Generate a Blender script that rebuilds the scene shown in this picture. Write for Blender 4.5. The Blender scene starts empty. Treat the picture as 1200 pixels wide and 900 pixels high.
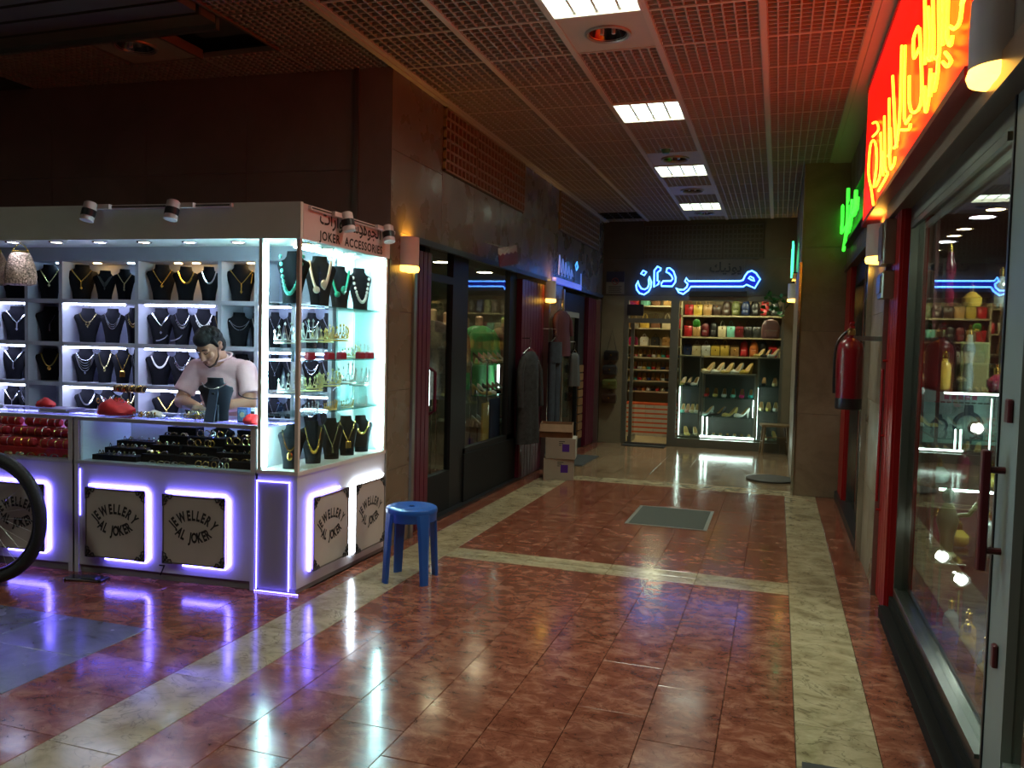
import bpy, bmesh, math, random
from mathutils import Vector, Matrix
random.seed(7)
R = math.radians
PI = math.pi
SC = bpy.context.scene
COL = SC.collection

# ---------------------------------------------------------------- camera
FOC, CAMH, ROLL, VPX, VPY = 950.0, 1.5, R(1.4), 912.0, 410.0
def _cam():
    c, s = math.cos(ROLL), math.sin(ROLL)
    u, v = VPX - 600, 450 - VPY
    a, b = u * c - v * s, u * s + v * c
    p = math.atan2(b, FOC)
    psi = math.atan2(a, FOC * math.cos(p) + b * math.sin(p))
    fw = Vector((-math.sin(psi) * math.cos(p), math.cos(psi) * math.cos(p), -math.sin(p)))
    r0 = Vector((math.cos(psi), math.sin(psi), 0))
    u0 = r0.cross(fw)
    return fw, c * r0 + s * u0, -s * r0 + c * u0
FW, RT, UP = _cam()
cam_data = bpy.data.cameras.new('camera')
cam = bpy.data.objects.new('camera', cam_data)
COL.objects.link(cam)
cam_data.sensor_width = 36.0
cam_data.lens = FOC / 1200 * 36
cam_data.clip_start = 0.05
cam.matrix_world = Matrix(((RT.x, UP.x, -FW.x, 0), (RT.y, UP.y, -FW.y, 0), (RT.z, UP.z, -FW.z, CAMH), (0, 0, 0, 1)))
SC.camera = cam

# ---------------------------------------------------------------- world and exposure
world = bpy.data.worlds.new('world')
SC.world = world
world.use_nodes = True
bg = world.node_tree.nodes['Background']
bg.inputs[0].default_value = (0.9, 0.75, 0.6, 1)
bg.inputs[1].default_value = 0.012
vs = SC.view_settings
vs.view_transform = 'Standard'
vs.look = 'None'
vs.gamma = 1.0
vs.exposure = 0.5
vs.use_curve_mapping = False
cy = SC.cycles
cy.max_bounces = 7
cy.diffuse_bounces = 3
cy.glossy_bounces = 4
cy.transparent_max_bounces = 24
cy.sample_clamp_indirect = 3.0
cy.sample_clamp_direct = 0.0
cy.caustics_reflective = False
cy.caustics_refractive = False
cy.use_light_tree = True
try:
    cy.use_denoising = True
except Exception:
    pass

# ---------------------------------------------------------------- pixel helpers (distances come from the surface touched)
def ray(x, y):
    return (FW * FOC + RT * (x - 600) + UP * (450 - y)).normalized()
def P(x, y, z=None, X=None, Y=None):
    d = ray(x, y)
    if z is not None: t = (z - CAMH) / d.z
    elif X is not None: t = X / d.x
    else: t = Y / d.y
    return Vector((0, 0, CAMH)) + d * t
KO = Vector((-2.625, 4.06))                     # outer corner of the kiosk on the floor
KE = Vector((-1.548, -0.12)).normalized()       # along its front
def KP(x, y, t=0.0):                            # pixel -> (s, z) on the kiosk's upright plane at depth t
    d = ray(x, y); n = Vector((-KE.y, KE.x)); o = KO + Vector((0, t))
    k = o.dot(n) / (d.x * n.x + d.y * n.y); p = d * k
    return (Vector((p.x, p.y)) - o).dot(KE), p.z + CAMH
def KW(s, t, z):                                # kiosk coordinates -> world
    return Vector((KO.x + KE.x * s, KO.y + KE.y * s + t, z))
KROT = math.atan2(KE.y, KE.x) - PI              # turn of things that face the kiosk front

# ---------------------------------------------------------------- mesh building
class MB:
    def __init__(s): s.v = []; s.f = []; s.mi = []; s.cur = 0
    def add(s, vs_, fs):
        b = len(s.v); s.v += [tuple(p) for p in vs_]
        for f in fs: s.f.append([b + i for i in f]); s.mi.append(s.cur)
        return s
    def hexa(s, p):
        return s.add(p, [(3, 2, 1, 0), (4, 5, 6, 7), (0, 1, 5, 4), (1, 2, 6, 5), (2, 3, 7, 6), (3, 0, 4, 7)])
    def box(s, x0, x1, y0, y1, z0, z1):
        x0, x1 = min(x0, x1), max(x0, x1); y0, y1 = min(y0, y1), max(y0, y1); z0, z1 = min(z0, z1), max(z0, z1)
        return s.hexa([(x0, y0, z0), (x1, y0, z0), (x1, y1, z0), (x0, y1, z0), (x0, y0, z1), (x1, y0, z1), (x1, y1, z1), (x0, y1, z1)])
    def kbox(s, s0, s1, t0, t1, z0, z1):        # box in kiosk coordinates (s runs away from the corner)
        s0, s1 = max(s0, s1), min(s0, s1)
        q = [(s0, t0), (s1, t0), (s1, t1), (s0, t1)]
        return s.hexa([KW(a, b, z0) for a, b in q] + [KW(a, b, z1) for a, b in q])
    def bbox(s, x0, x1, y0, y1, z0, z1, c=.01):  # box with chamfered upright and top edges
        def ring(i, z): 
            return [(x0 + i + c, y0 + i, z), (x1 - i - c, y0 + i, z), (x1 - i, y0 + i + c, z), (x1 - i, y1 - i - c, z), (x1 - i - c, y1 - i, z), (x0 + i + c, y1 - i, z), (x0 + i, y1 - i - c, z), (x0 + i, y0 + i + c, z)]
        return s.loft([ring(0, z0), ring(0, z1 - c), ring(c * .8, z1)])
    def loft(s, rings, caps=True, closed=True):
        n = len(rings[0]); b = len(s.v)
        for r in rings: s.v += [tuple(p) for p in r]
        for i in range(len(rings) - 1):
            for j in range(n if closed else n - 1):
                k = (j + 1) % n
                s.f.append([b + i * n + j, b + i * n + k, b + (i + 1) * n + k, b + (i + 1) * n + j]); s.mi.append(s.cur)
        if caps and closed:
            s.f.append([b + j for j in reversed(range(n))]); s.mi.append(s.cur)
            e = b + (len(rings) - 1) * n
            s.f.append([e + j for j in range(n)]); s.mi.append(s.cur)
        return s
    def tube(s, pts, r, n=6, closed=False):
        pts = [Vector(p) for p in pts]; m = len(pts)
        rs = r if isinstance(r, (list, tuple)) else [r] * m
        rings = []; prev = None
        for i, p in enumerate(pts):
            if closed: d = pts[(i + 1) % m] - pts[i - 1]
            else: d = pts[min(i + 1, m - 1)] - pts[max(i - 1, 0)]
            d = d.normalized() if d.length > 1e-9 else Vector((0, 0, 1))
            if prev is None:
                a = Vector((0, 0, 1)) if abs(d.z) < .9 else Vector((1, 0, 0))
                u = d.cross(a).normalized()
            else:
                u = prev - d * prev.dot(d)
                u = u.normalized() if u.length > 1e-6 else d.orthogonal().normalized()
            prev = u; w = d.cross(u)
            rings.append([p + (u * math.cos(2 * PI * k / n) + w * math.sin(2 * PI * k / n)) * rs[i] for k in range(n)])
        if closed: rings.append(rings[0])
        return s.loft(rings, caps=not closed)
    def lathe(s, prof, n=16, c=(0, 0, 0), a0=0.0, a1=2 * PI):
        full = abs(a1 - a0 - 2 * PI) < 1e-6
        k = n if full else n + 1
        rings = [[(c[0] + r * math.cos(a0 + (a1 - a0) * j / n), c[1] + r * math.sin(a0 + (a1 - a0) * j / n), c[2] + z) for j in range(k)] for r, z in prof]
        return s.loft(rings, caps=full, closed=full)
    def ring(s, prof, n=16, c=(0, 0, 0)):        # closed profile turned round an axis, open in the middle
        prof = list(prof) + [prof[0]]
        return s.loft([[(c[0] + r * math.cos(2 * PI * j / n), c[1] + r * math.sin(2 * PI * j / n), c[2] + z) for j in range(n)] for r, z in prof], caps=False)
    def prism(s, poly, off):
        off = Vector(off); a = [Vector(p) for p in poly]
        return s.loft([a, [p + off for p in a]])
    def ball(s, c, rx, ry=None, rz=None, n=10, m=6):
        ry = rx if ry is None else ry; rz = rx if rz is None else rz
        rings = []
        for i in range(m + 1):
            th = -PI / 2 + PI * (i if 0 < i < m else (i + (.02 if i == 0 else -.02))) / m
            rings.append([(c[0] + rx * math.cos(th) * math.cos(2 * PI * j / n), c[1] + ry * math.cos(th) * math.sin(2 * PI * j / n), c[2] + rz * math.sin(th)) for j in range(n)])
        return s.loft(rings)
    def octa(s, c, r, rz=None):
        rz = rz or r; x, y, z = c
        return s.add([(x + r, y, z), (x, y + r, z), (x - r, y, z), (x, y - r, z), (x, y, z + rz), (x, y, z - rz)],
                     [(0, 1, 4), (1, 2, 4), (2, 3, 4), (3, 0, 4), (1, 0, 5), (2, 1, 5), (3, 2, 5), (0, 3, 5)])
    def mesh(s, name, mats, smooth=False):
        me = bpy.data.meshes.new(name); me.from_pydata(s.v, [], s.f)
        mats = mats if isinstance(mats, (list, tuple)) else [mats]
        for m in mats: me.materials.append(m)
        if len(mats) > 1: me.polygons.foreach_set('material_index', s.mi)
        me.validate(); 
        bm = bmesh.new(); bm.from_mesh(me); bmesh.ops.recalc_face_normals(bm, faces=bm.faces); bm.to_mesh(me); bm.free()
        if smooth:
            me.polygons.foreach_set('use_smooth', [True] * len(me.polygons))
            if smooth != 'all':
                try: me.set_sharp_from_angle(angle=R(40))
                except Exception: pass
        me.update()
        return me
    def build(s, name, mats, parent=None, smooth=False, world=False):
        if world and parent is not None:        # vertices given in world space under an unrotated Empty
            L = parent.location; s.v = [(x - L.x, y - L.y, z - L.z) for x, y, z in s.v]
        return link(name, s.mesh(name, mats, smooth), parent)

def link(name, data, parent=None, loc=None, rz=0.0):
    o = bpy.data.objects.new(name, data); COL.objects.link(o)
    if parent is not None: o.parent = parent
    if loc is not None: o.location = loc
    if rz: o.rotation_euler = (0, 0, rz)
    return o
def tag(o, label=None, cat=None, group=None, kind=None):
    if label: o['label'] = label
    if cat: o['category'] = cat
    if group: o['group'] = group
    if kind: o['kind'] = kind
    return o
def thing(name, label, cat, loc=(0, 0, 0), rz=0.0, group=None):
    return tag(link(name, None, None, loc, rz), label, cat, group)
def struct(name, mb, mats, parent=None, smooth=False, label=None):
    o = mb.build(name, mats, parent, smooth)
    if parent is None: o['kind'] = 'structure'
    if label: o['label'] = label
    return o
def ground_origin(o):
    """put a single-mesh thing's origin at the middle of its underside"""
    vs_ = [v.co for v in o.data.vertices]
    c = Vector(((min(v.x for v in vs_) + max(v.x for v in vs_)) / 2, (min(v.y for v in vs_) + max(v.y for v in vs_)) / 2, min(v.z for v in vs_)))
    o.data.transform(Matrix.Translation(-c)); o.location = o.location + c
    return o
KIDS = {}
def dup(root, loc, rz=0.0, label=None, group=None, mats=None, scale=None):
    """a copy of a thing with copies of its parts and sub-parts; mats = {part name: material}"""
    def cp(o, par):
        c = o.copy(); COL.objects.link(c); c.parent = par
        nm = o.name.split('.')[0]
        if mats and nm in mats and c.type == 'MESH':
            c.material_slots[0].link = 'OBJECT'; c.material_slots[0].material = mats[nm]
        for ch in o.children: cp(ch, c)
        return c
    r = cp(root, None)
    r.location = loc; r.rotation_euler = (0, 0, rz)
    if scale: r.scale = scale if isinstance(scale, (tuple, list)) else (scale,) * 3
    if label: r['label'] = label
    if group: r['group'] = group
    return r
def omat(o, m):
    o.material_slots[0].link = 'OBJECT'; o.material_slots[0].material = m
    return o
def text_mb(body, size=1.0, spacing=1.0, bold=0.0):
    """flat lettering as vertex/face lists: returns (verts, faces, width)"""
    c = bpy.data.curves.new('lettering', 'FONT'); c.body = body; c.size = size; c.space_character = spacing; c.offset = bold
    c.resolution_u = 3
    o = bpy.data.objects.new('lettering', c); COL.objects.link(o)
    dg = bpy.context.evaluated_depsgraph_get(); ev = o.evaluated_get(dg); m = ev.to_mesh()
    vs_ = [v.co.copy() for v in m.vertices]; fs = [list(p.vertices) for p in m.polygons]
    ev.to_mesh_clear(); bpy.data.objects.remove(o); bpy.data.curves.remove(c)
    if not vs_: return [], [], 0, 0
    x0 = min(v.x for v in vs_); x1 = max(v.x for v in vs_)
    return vs_, fs, x0, x1
def letter_on(mb, body, size, fn, spacing=1.0, bold=0.0, depth=.002):
    """lay lettering with fn(u, v, w) -> world, u centred"""
    vs_, fs, x0, x1 = text_mb(body, size, spacing, bold)
    m = (x0 + x1) / 2
    mb.add([fn(v.x - m, v.y, 0) for v in vs_], fs)
    return x1 - x0

# ---------------------------------------------------------------- materials
MATS = {}
def mat(name, col, rough=.5, metal=0.0, es=0.0, ecol=None, spec=.5, var=0.0, vscale=8.0, bump=0.0, bscale=40.0, coat=0.0, rnd=0.0, alpha=1.0):
    if name in MATS: return MATS[name]
    m = bpy.data.materials.new(name); m.use_nodes = True
    nt = m.node_tree; b = nt.nodes['Principled BSDF']
    c4 = (*col, 1)
    b.inputs['Base Color'].default_value = c4
    b.inputs['Roughness'].default_value = rough
    b.inputs['Metallic'].default_value = metal
    b.inputs['Specular IOR Level'].default_value = spec
    if coat: b.inputs['Coat Weight'].default_value = coat; b.inputs['Coat Roughness'].default_value = .08
    if es:
        b.inputs['Emission Color'].default_value = (*(ecol or col), 1); b.inputs['Emission Strength'].default_value = es
    tc = None
    if var or bump:
        tc = nt.nodes.new('ShaderNodeTexCoord')
    if var:
        n = nt.nodes.new('ShaderNodeTexNoise'); n.inputs['Scale'].default_value = vscale; n.inputs['Detail'].default_value = 4
        nt.links.new(tc.outputs['Object'], n.inputs['Vector'])
        h = nt.nodes.new('ShaderNodeHueSaturation'); h.inputs['Color'].default_value = c4
        mr = nt.nodes.new('ShaderNodeMapRange'); mr.inputs[1].default_value = .3; mr.inputs[2].default_value = .7
        mr.inputs[3].default_value = 1 - var; mr.inputs[4].default_value = 1 + var
        nt.links.new(n.outputs['Fac'], mr.inputs[0])
        last = mr.outputs[0]
        if rnd:
            oi = nt.nodes.new('ShaderNodeObjectInfo'); m2 = nt.nodes.new('ShaderNodeMapRange')
            m2.inputs[3].default_value = 1 - rnd; m2.inputs[4].default_value = 1 + rnd
            nt.links.new(oi.outputs['Random'], m2.inputs[0])
            mm = nt.nodes.new('ShaderNodeMath'); mm.operation = 'MULTIPLY'
            nt.links.new(last, mm.inputs[0]); nt.links.new(m2.outputs[0], mm.inputs[1]); last = mm.outputs[0]
        nt.links.new(last, h.inputs['Value']); nt.links.new(h.outputs['Color'], b.inputs['Base Color'])
    if bump:
        n2 = nt.nodes.new('ShaderNodeTexNoise'); n2.inputs['Scale'].default_value = bscale; n2.inputs['Detail'].default_value = 3
        nt.links.new(tc.outputs['Object'], n2.inputs['Vector'])
        bp = nt.nodes.new('ShaderNodeBump'); bp.inputs['Strength'].default_value = bump; bp.inputs['Distance'].default_value = .01
        nt.links.new(n2.outputs['Fac'], bp.inputs['Height']); nt.links.new(bp.outputs['Normal'], b.inputs['Normal'])
    MATS[name] = m
    return m
def marble(name, base, dark, light, rough=.14, scale=6.0, rnd=.16, spec=.5, vein=.5):
    """polished stone: clouded ground, blotches and thin veins, each slab cut from another place of the block"""
    if name in MATS: return MATS[name]
    m = bpy.data.materials.new(name); m.use_nodes = True
    nt = m.node_tree; N = nt.nodes.new; L = nt.links.new; b = nt.nodes['Principled BSDF']
    b.inputs['Roughness'].default_value = rough; b.inputs['Specular IOR Level'].default_value = spec
    tc = N('ShaderNodeTexCoord'); oi = N('ShaderNodeObjectInfo')
    sc = N('ShaderNodeVectorMath'); sc.operation = 'SCALE'; sc.inputs['Scale'].default_value = 37.0
    cx = N('ShaderNodeCombineXYZ'); L(oi.outputs['Random'], cx.inputs[0]); L(oi.outputs['Random'], cx.inputs[1])
    L(cx.outputs[0], sc.inputs[0])
    ad = N('ShaderNodeVectorMath'); ad.operation = 'ADD'; L(tc.outputs['Object'], ad.inputs[0]); L(sc.outputs[0], ad.inputs[1])
    mp = N('ShaderNodeMapping'); mp.inputs['Scale'].default_value = (1.0, 1.35, 1.0); L(ad.outputs[0], mp.inputs[0])
    n1 = N('ShaderNodeTexNoise'); n1.inputs['Scale'].default_value = scale; n1.inputs['Detail'].default_value = 7; n1.inputs['Roughness'].default_value = .65; n1.inputs['Distortion'].default_value = .6
    L(mp.outputs[0], n1.inputs['Vector'])
    r1 = N('ShaderNodeValToRGB'); e = r1.color_ramp.elements
    e[0].position = .33; e[0].color = (*dark, 1); e[1].position = .72; e[1].color = (*light, 1)
    k = e.new(.5); k.color = (*base, 1)
    L(n1.outputs['Fac'], r1.inputs[0])
    n2 = N('ShaderNodeTexNoise'); n2.inputs['Scale'].default_value = scale * .8; n2.inputs['Detail'].default_value = 5; n2.inputs['Distortion'].default_value = 1.6
    L(mp.outputs[0], n2.inputs['Vector'])
    ab = N('ShaderNodeMath'); ab.operation = 'SUBTRACT'; ab.inputs[1].default_value = .5; L(n2.outputs['Fac'], ab.inputs[0])
    a2 = N('ShaderNodeMath'); a2.operation = 'ABSOLUTE'; L(ab.outputs[0], a2.inputs[0])
    mr = N('ShaderNodeMapRange'); mr.inputs[1].default_value = 0; mr.inputs[2].default_value = .018; mr.inputs[3].default_value = vein; mr.inputs[4].default_value = 0
    L(a2.outputs[0], mr.inputs[0])
    mx = N('ShaderNodeMix'); mx.data_type = 'RGBA'; mx.inputs[7].default_value = (dark[0] * .5, dark[1] * .5, dark[2] * .5, 1)
    L(mr.outputs[0], mx.inputs[0]); L(r1.outputs[0], mx.inputs[6])
    h = N('ShaderNodeHueSaturation'); m2 = N('ShaderNodeMapRange'); m2.inputs[3].default_value = 1 - rnd; m2.inputs[4].default_value = 1 + rnd
    L(oi.outputs['Random'], m2.inputs[0]); L(m2.outputs[0], h.inputs['Value']); L(mx.outputs[2], h.inputs['Color']); L(h.outputs[0], b.inputs['Base Color'])
    n3 = N('ShaderNodeTexNoise'); n3.inputs['Scale'].default_value = 3.5; n3.inputs['Detail'].default_value = 4; L(ad.outputs[0], n3.inputs['Vector'])
    m3 = N('ShaderNodeMapRange'); m3.inputs[1].default_value = .3; m3.inputs[2].default_value = .75; m3.inputs[3].default_value = rough * .75; m3.inputs[4].default_value = rough * 1.7
    L(n3.outputs['Fac'], m3.inputs[0]); L(m3.outputs[0], b.inputs['Roughness'])
    MATS[name] = m
    return m
def glass(name, tint=(.93, .97, .95), rough=.0, base=.04):
    """thin clear pane: Schlick mirror over clear transmission"""
    if name in MATS: return MATS[name]
    m = bpy.data.materials.new(name); m.use_nodes = True
    nt = m.node_tree; N = nt.nodes.new; L = nt.links.new
    nt.nodes.remove(nt.nodes['Principled BSDF']); out = nt.nodes['Material Output']
    lw = N('ShaderNodeLayerWeight'); lw.inputs[0].default_value = .5
    pw = N('ShaderNodeMath'); pw.operation = 'POWER'; pw.inputs[1].default_value = 5; L(lw.outputs['Facing'], pw.inputs[0])
    mr = N('ShaderNodeMapRange'); mr.inputs[3].default_value = base; mr.inputs[4].default_value = 1; L(pw.outputs[0], mr.inputs[0])
    tr = N('ShaderNodeBsdfTransparent'); tr.inputs[0].default_value = (*tint, 1)
    gl = N('ShaderNodeBsdfGlossy'); gl.inputs['Roughness'].default_value = rough
    mx = N('ShaderNodeMixShader'); L(mr.outputs[0], mx.inputs[0]); L(tr.outputs[0], mx.inputs[1]); L(gl.outputs[0], mx.inputs[2]); L(mx.outputs[0], out.inputs[0])
    MATS[name] = m
    return m
def glow(name, col, es):
    return mat(name, (.8, .8, .8), .5, es=es, ecol=col)

M_WHITE = mat('white_laminate', (.55, .55, .57), .35, var=.05, vscale=5)
M_CREAMWHITE = mat('cream_laminate', (.58, .52, .47), .4, var=.06, vscale=5)
M_BLACK = mat('black_paint', (.012, .012, .014), .35)
M_VELVET = mat('black_velvet', (.006, .006, .009), .9, spec=.15, bump=.2, bscale=300)
M_NAVY = mat('navy_leatherette', (.018, .022, .035), .45)
M_RED = mat('red_fabric', (.55, .015, .02), .6, var=.15, vscale=30)
M_CRIMSON = mat('crimson_card', (.5, .01, .05), .45)
M_GOLD = mat('gold', (.95, .62, .14), .22, 1.0)
M_PALEGOLD = mat('pale_gold', (.9, .75, .35), .25, 1.0)
M_SILVER = mat('silver', (.9, .92, .95), .18, 1.0)
M_PEARL = mat('pearl', (.85, .83, .78), .2, coat=.5)
M_GREENBEAD = mat('green_bead', (.05, .55, .33), .25, coat=.4)
M_CHROME = mat('chrome', (.62, .62, .6), .16, 1.0)
M_ALU = mat('brushed_aluminium', (.42, .44, .42), .32, 1.0, var=.08, vscale=3)
M_DARKFRAME = mat('dark_bronze_frame', (.01, .011, .012), .5, spec=.3)
M_BURG = mat('burgundy_paint', (.075, .004, .02), .4, var=.08, vscale=4)
M_REDPAINT = mat('red_paint', (.3, .006, .007), .35)
M_BLUEPL = mat('blue_plastic', (.012, .075, .32), .28, var=.08, vscale=6)
M_GLASS = glass('clear_glass')
M_SHELFGLASS = glass('green_shelf_glass', (.72, .9, .86))
M_SHOPGLASS = glass('shopfront_glass', (.86, .9, .87), base=.05)
M_LEDBLUE = glow('led_violet_blue', (.15, .12, 1.0), 20)
M_LEDCOOL = glow('led_cool_white', (.72, .86, 1.0), 26)
M_LEDCYAN = glow('led_cyan_white', (.55, .95, 1.0), 110)
M_DOWNCOOL = glow('downlight_cool', (.8, .85, 1.0), 30)
M_DOWNWARM = glow('downlight_warm', (1.0, .72, .35), 30)
M_SCONCE = glow('sconce_glow', (1.0, .5, .06), 5)
M_CARD = mat('cardboard', (.2, .11, .055), .75, var=.1, vscale=12)
M_INK = mat('black_ink', (.012, .011, .013), .5)
# ================================================================ FLOOR
M_TILE_RED = marble('rosso_marble', (.175, .055, .032), (.1, .027, .016), (.31, .14, .09), rough=.13, scale=9.0, rnd=.08, vein=.6)
M_TILE_CREAM = marble('cream_marble', (.3, .24, .145), (.18, .135, .075), (.4, .33, .215), rough=.14, rnd=.08, vein=.7)
M_TILE_TAN = marble('tan_marble', (.2, .13, .075), (.12, .07, .04), (.3, .21, .13), rough=.12)
M_TILE_GREY = marble('grey_slate', (.1, .105, .12), (.07, .075, .085), (.14, .145, .16), rough=.2, rnd=.1, vein=.2)
M_GROUT = mat('dark_grout', (.09, .045, .03), .7, var=.1)
mb = MB(); mb.box(-8, 3.2, -3, 16.5, -.12, -.018)
floor = struct('floor', mb, M_GROUT)
_tiles = {}
def tile(x0, x1, y0, y1, m, g=.0012):
    w, h = round(x1 - x0, 3), round(y1 - y0, 3)
    if w < .04 or h < .04: return
    k = (w, h, m.name)
    if k not in _tiles:
        t = MB(); a, b = w / 2 - g, h / 2 - g; c = .0015
        q = lambda i, z: [(-a + i, -b + i, z), (a - i, -b + i, z), (a - i, b - i, z), (-a + i, b - i, z)]
        t.loft([q(0, -.018), q(0, -c), q(c, 0)])
        _tiles[k] = t.mesh('tile', m)
    o = link('tile', _tiles[k], floor, ((x0 + x1) / 2, (y0 + y1) / 2, random.uniform(-.0004, 0)))
    if w == h or random.random() < .5: o.rotation_euler[2] = PI
def courses(x0, x1, n, y0, y1, ln, m, stag=.5):
    w = (x1 - x0) / n
    for i in range(n):
        y = y0 - ln * ((i * stag) % 1.0)
        while y < y1 - .001:
            a, b = max(y, y0), min(y + ln, y1)
            if b - a > .05: tile(round(x0 + i * w, 3), round(x0 + (i + 1) * w, 3), round(a, 3), round(b, 3), m)
            y += ln
courses(-2.17, .12, 8, 1.6, 5.2, .52, M_TILE_RED, .37)
courses(-2.17, .12, 8, 5.46, 8.75, .548, M_TILE_RED, .5)
courses(-2.17, .19, 6, 9.05, 12.4, .67, M_TILE_TAN, .5)
for i in range(4):
    tile(round(-2.17 + i * .5725, 3), round(-2.17 + (i + 1) * .5725, 3), 5.2, 5.325, M_TILE_CREAM)
    tile(round(-2.17 + i * .5725, 3), round(-2.17 + (i + 1) * .5725, 3), 5.335, 5.46, M_TILE_CREAM)
    tile(round(-2.5 + i * .6725, 3), round(-2.5 + (i + 1) * .6725, 3), 8.75, 9.05, M_TILE_CREAM)
courses(-2.5, -2.17, 1, 1.6, 8.75, .65, M_TILE_CREAM)
courses(.12, .42, 1, 1.6, 8.85, .6, M_TILE_CREAM)
courses(.42, .66, 1, 1.6, 8.85, .7, M_TILE_RED)
courses(-2.8, -2.5, 1, 5.2, 12.4, .72, M_TILE_RED)
courses(-2.5, -2.17, 1, 9.05, 12.4, .67, M_TILE_TAN)
courses(-2.62, -2.5, 1, 3.3, 5.2, .6, M_TILE_RED)
courses(-3.0, -2.5, 1, 1.6, 3.3, .34, M_TILE_RED)
for r_, (ya, yb) in enumerate(((3.3, 3.6), (3.6, 3.9), (3.9, 4.2))):
    for j in range(7):
        x = -2.62 - .52 * j + (.26 if r_ % 2 else 0)
        tile(round(x - .52, 3), round(min(x, -2.62), 3), ya, yb, M_TILE_RED)
for j in range(5):
    tile(round(-3.0 - .6 * (j + 1), 3), round(-3.0 - .6 * j, 3), 2.48, 2.89, M_TILE_GREY)
    tile(round(-3.0 - .6 * (j + 1), 3), round(-3.0 - .6 * j, 3), 2.89, 3.3, M_TILE_GREY)
    tile(round(-3.0 - .6 * (j + 1), 3), round(-3.0 - .6 * j, 3), 2.1, 2.48, M_TILE_RED)
    tile(round(-3.0 - .6 * (j + 1), 3), round(-3.0 - .6 * j, 3), 1.7, 2.1, M_TILE_RED)

# ================================================================ CEILING
ZC = 3.4
M_CRATE = mat('ceiling_crate', (.36, .31, .26), .55, var=.05)
M_RUNNER = mat('ceiling_runner', (.5, .42, .33), .5)
M_PLENUM = mat('dark_plenum', (.07, .05, .04), .9)
mb = MB(); mb.box(-8, 3.2, -3, 16.5, 3.62, 3.75)
ceiling = struct('ceiling', mb, M_PLENUM)
def crate(w, h, nx, ny, th, d, z0=0.0):
    m = MB(); 
    for i in range(nx + 1):
        x = -w / 2 + w * i / nx; t = th * (1.6 if i in (0, nx) else 1)
        m.box(max(x - t / 2, -w / 2), min(x + t / 2, w / 2), -h / 2, h / 2, z0, z0 + d)
    for j in range(ny + 1):
        y = -h / 2 + h * j / ny; t = th * (1.6 if j in (0, ny) else 1)
        m.box(-w / 2, w / 2, max(y - t / 2, -h / 2), min(y + t / 2, h / 2), z0, z0 + d)
    return m
ROW = .5685
yk = lambda k: 4.11 + ROW * k
COLX = [-2.56, -1.95, -1.335, -.79, -.155, .44]
_cr = {}
def crate_panel(x0, x1, y0, y1, nx=9, ny=9, th=.0095, d=.035, m=None):
    k = (round(x1 - x0, 3), round(y1 - y0, 3), nx)
    if k not in _cr: _cr[k] = crate(k[0], k[1], nx, ny, th, d).mesh('panel', m or M_CRATE)
    link('panel', _cr[k], ceiling, ((x0 + x1) / 2, (y0 + y1) / 2, ZC))
LIGHT_ROWS = [-4, 0, 4, 8, 12]
CONC_ADDED = [(-4.6, 1.2), (-4.6, -1.2), (-7.0, 1.2)]  # unseen ceiling lights added out of view to brighten the kiosk header
PLAIN_ROWS = [1, 7, 10, 13]
_h = []
for _k in range(32):
    _c, _s = math.cos(2 * PI * _k / 32), math.sin(2 * PI * _k / 32); _q = max(abs(_c), abs(_s)); _h.append((_c, _s, _q))
_pl = MB().loft([[(.118 * c, .118 * s, 0) for c, s, q in _h], [(.26 * c / q, .272 * s / q, 0) for c, s, q in _h], [(.26 * c / q, .272 * s / q, .012) for c, s, q in _h], [(.118 * c, .118 * s, .012) for c, s, q in _h], [(.118 * c, .118 * s, 0) for c, s, q in _h]], caps=False).mesh('plain_panel', mat('plain_ceiling_panel', (.45, .36, .28), .5, var=.04))
for c in range(5):
    x0, x1 = COLX[c] + .018, COLX[c + 1] - .018
    for k in range(-5, 15):
        if c == 2 and k in LIGHT_ROWS: continue
        if c == 2 and k in PLAIN_ROWS:
            link('plain_panel', _pl, ceiling, ((x0 + x1) / 2, yk(k) + ROW / 2, ZC)); continue
        if c == 0 and k == 13: continue
        y1 = min(yk(k + 1), 12.4)
        crate_panel(x0, x1, yk(k) + .008, y1 - .008)
for i, x in enumerate(COLX):
    MB().box(x - .018, x + .018, 1.2, 12.4, ZC - .006, ZC + .03).build('runner', M_RUNNER, ceiling)
for k in range(-5, 15):
    MB().box(-2.56, .44, yk(k) - .008, yk(k) + .008, ZC - .003, ZC + .03).build('cross_runner', M_RUNNER, ceiling)
for x0, x1 in ((-2.62, -2.58), (.46, .62)):
    MB().box(x0, x1, 1.2, 12.4, ZC - .012, ZC + .04).build('border_strip', M_RUNNER, ceiling)
# over the kiosk and the concourse
for c in range(5):
    for r_ in range(3):
        x0 = -2.62 - .6 * (c + 1); y0 = 3.55 + .57 * r_
        if (c, r_) == (1, 1) or (r_ == 0 and c > 0): continue
        if (c, r_) == (2, 1):
            link('plain_panel', _pl, ceiling, (x0 + .3, y0 + .285, ZC)); continue
        crate_panel(x0 + .01, x0 + .59, y0 + .008, y0 + .562, nx=12, ny=12)
for r_ in range(-4, 0):
    crate_panel(-3.21, -2.63, 3.55 + .57 * r_ + .008, 3.55 + .57 * r_ + .562, nx=12, ny=12)
MB().box(-3.83, -3.81, 4.12, 4.69, ZC - .012, ZC + .05).build('hatch_edge', mat('hatch_edge_brown', (.16, .1, .07), .5), ceiling)
MB().box(-3.22, -3.20, 3.0, 4.69, ZC - .012, ZC + .05).build('hatch_edge', mat('hatch_edge_brown', (.16, .1, .07), .5), ceiling)
mb = MB()
mb.box(-3.8, -3.24, 4.13, 4.68, ZC + .12, ZC + .13)
mb.build('hatch_board', mat('hatch_grey', (.1, .09, .075), .8), ceiling)
M_LINEAR = mat('linear_ceiling', (.1, .095, .07), .45, var=.05)
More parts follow.
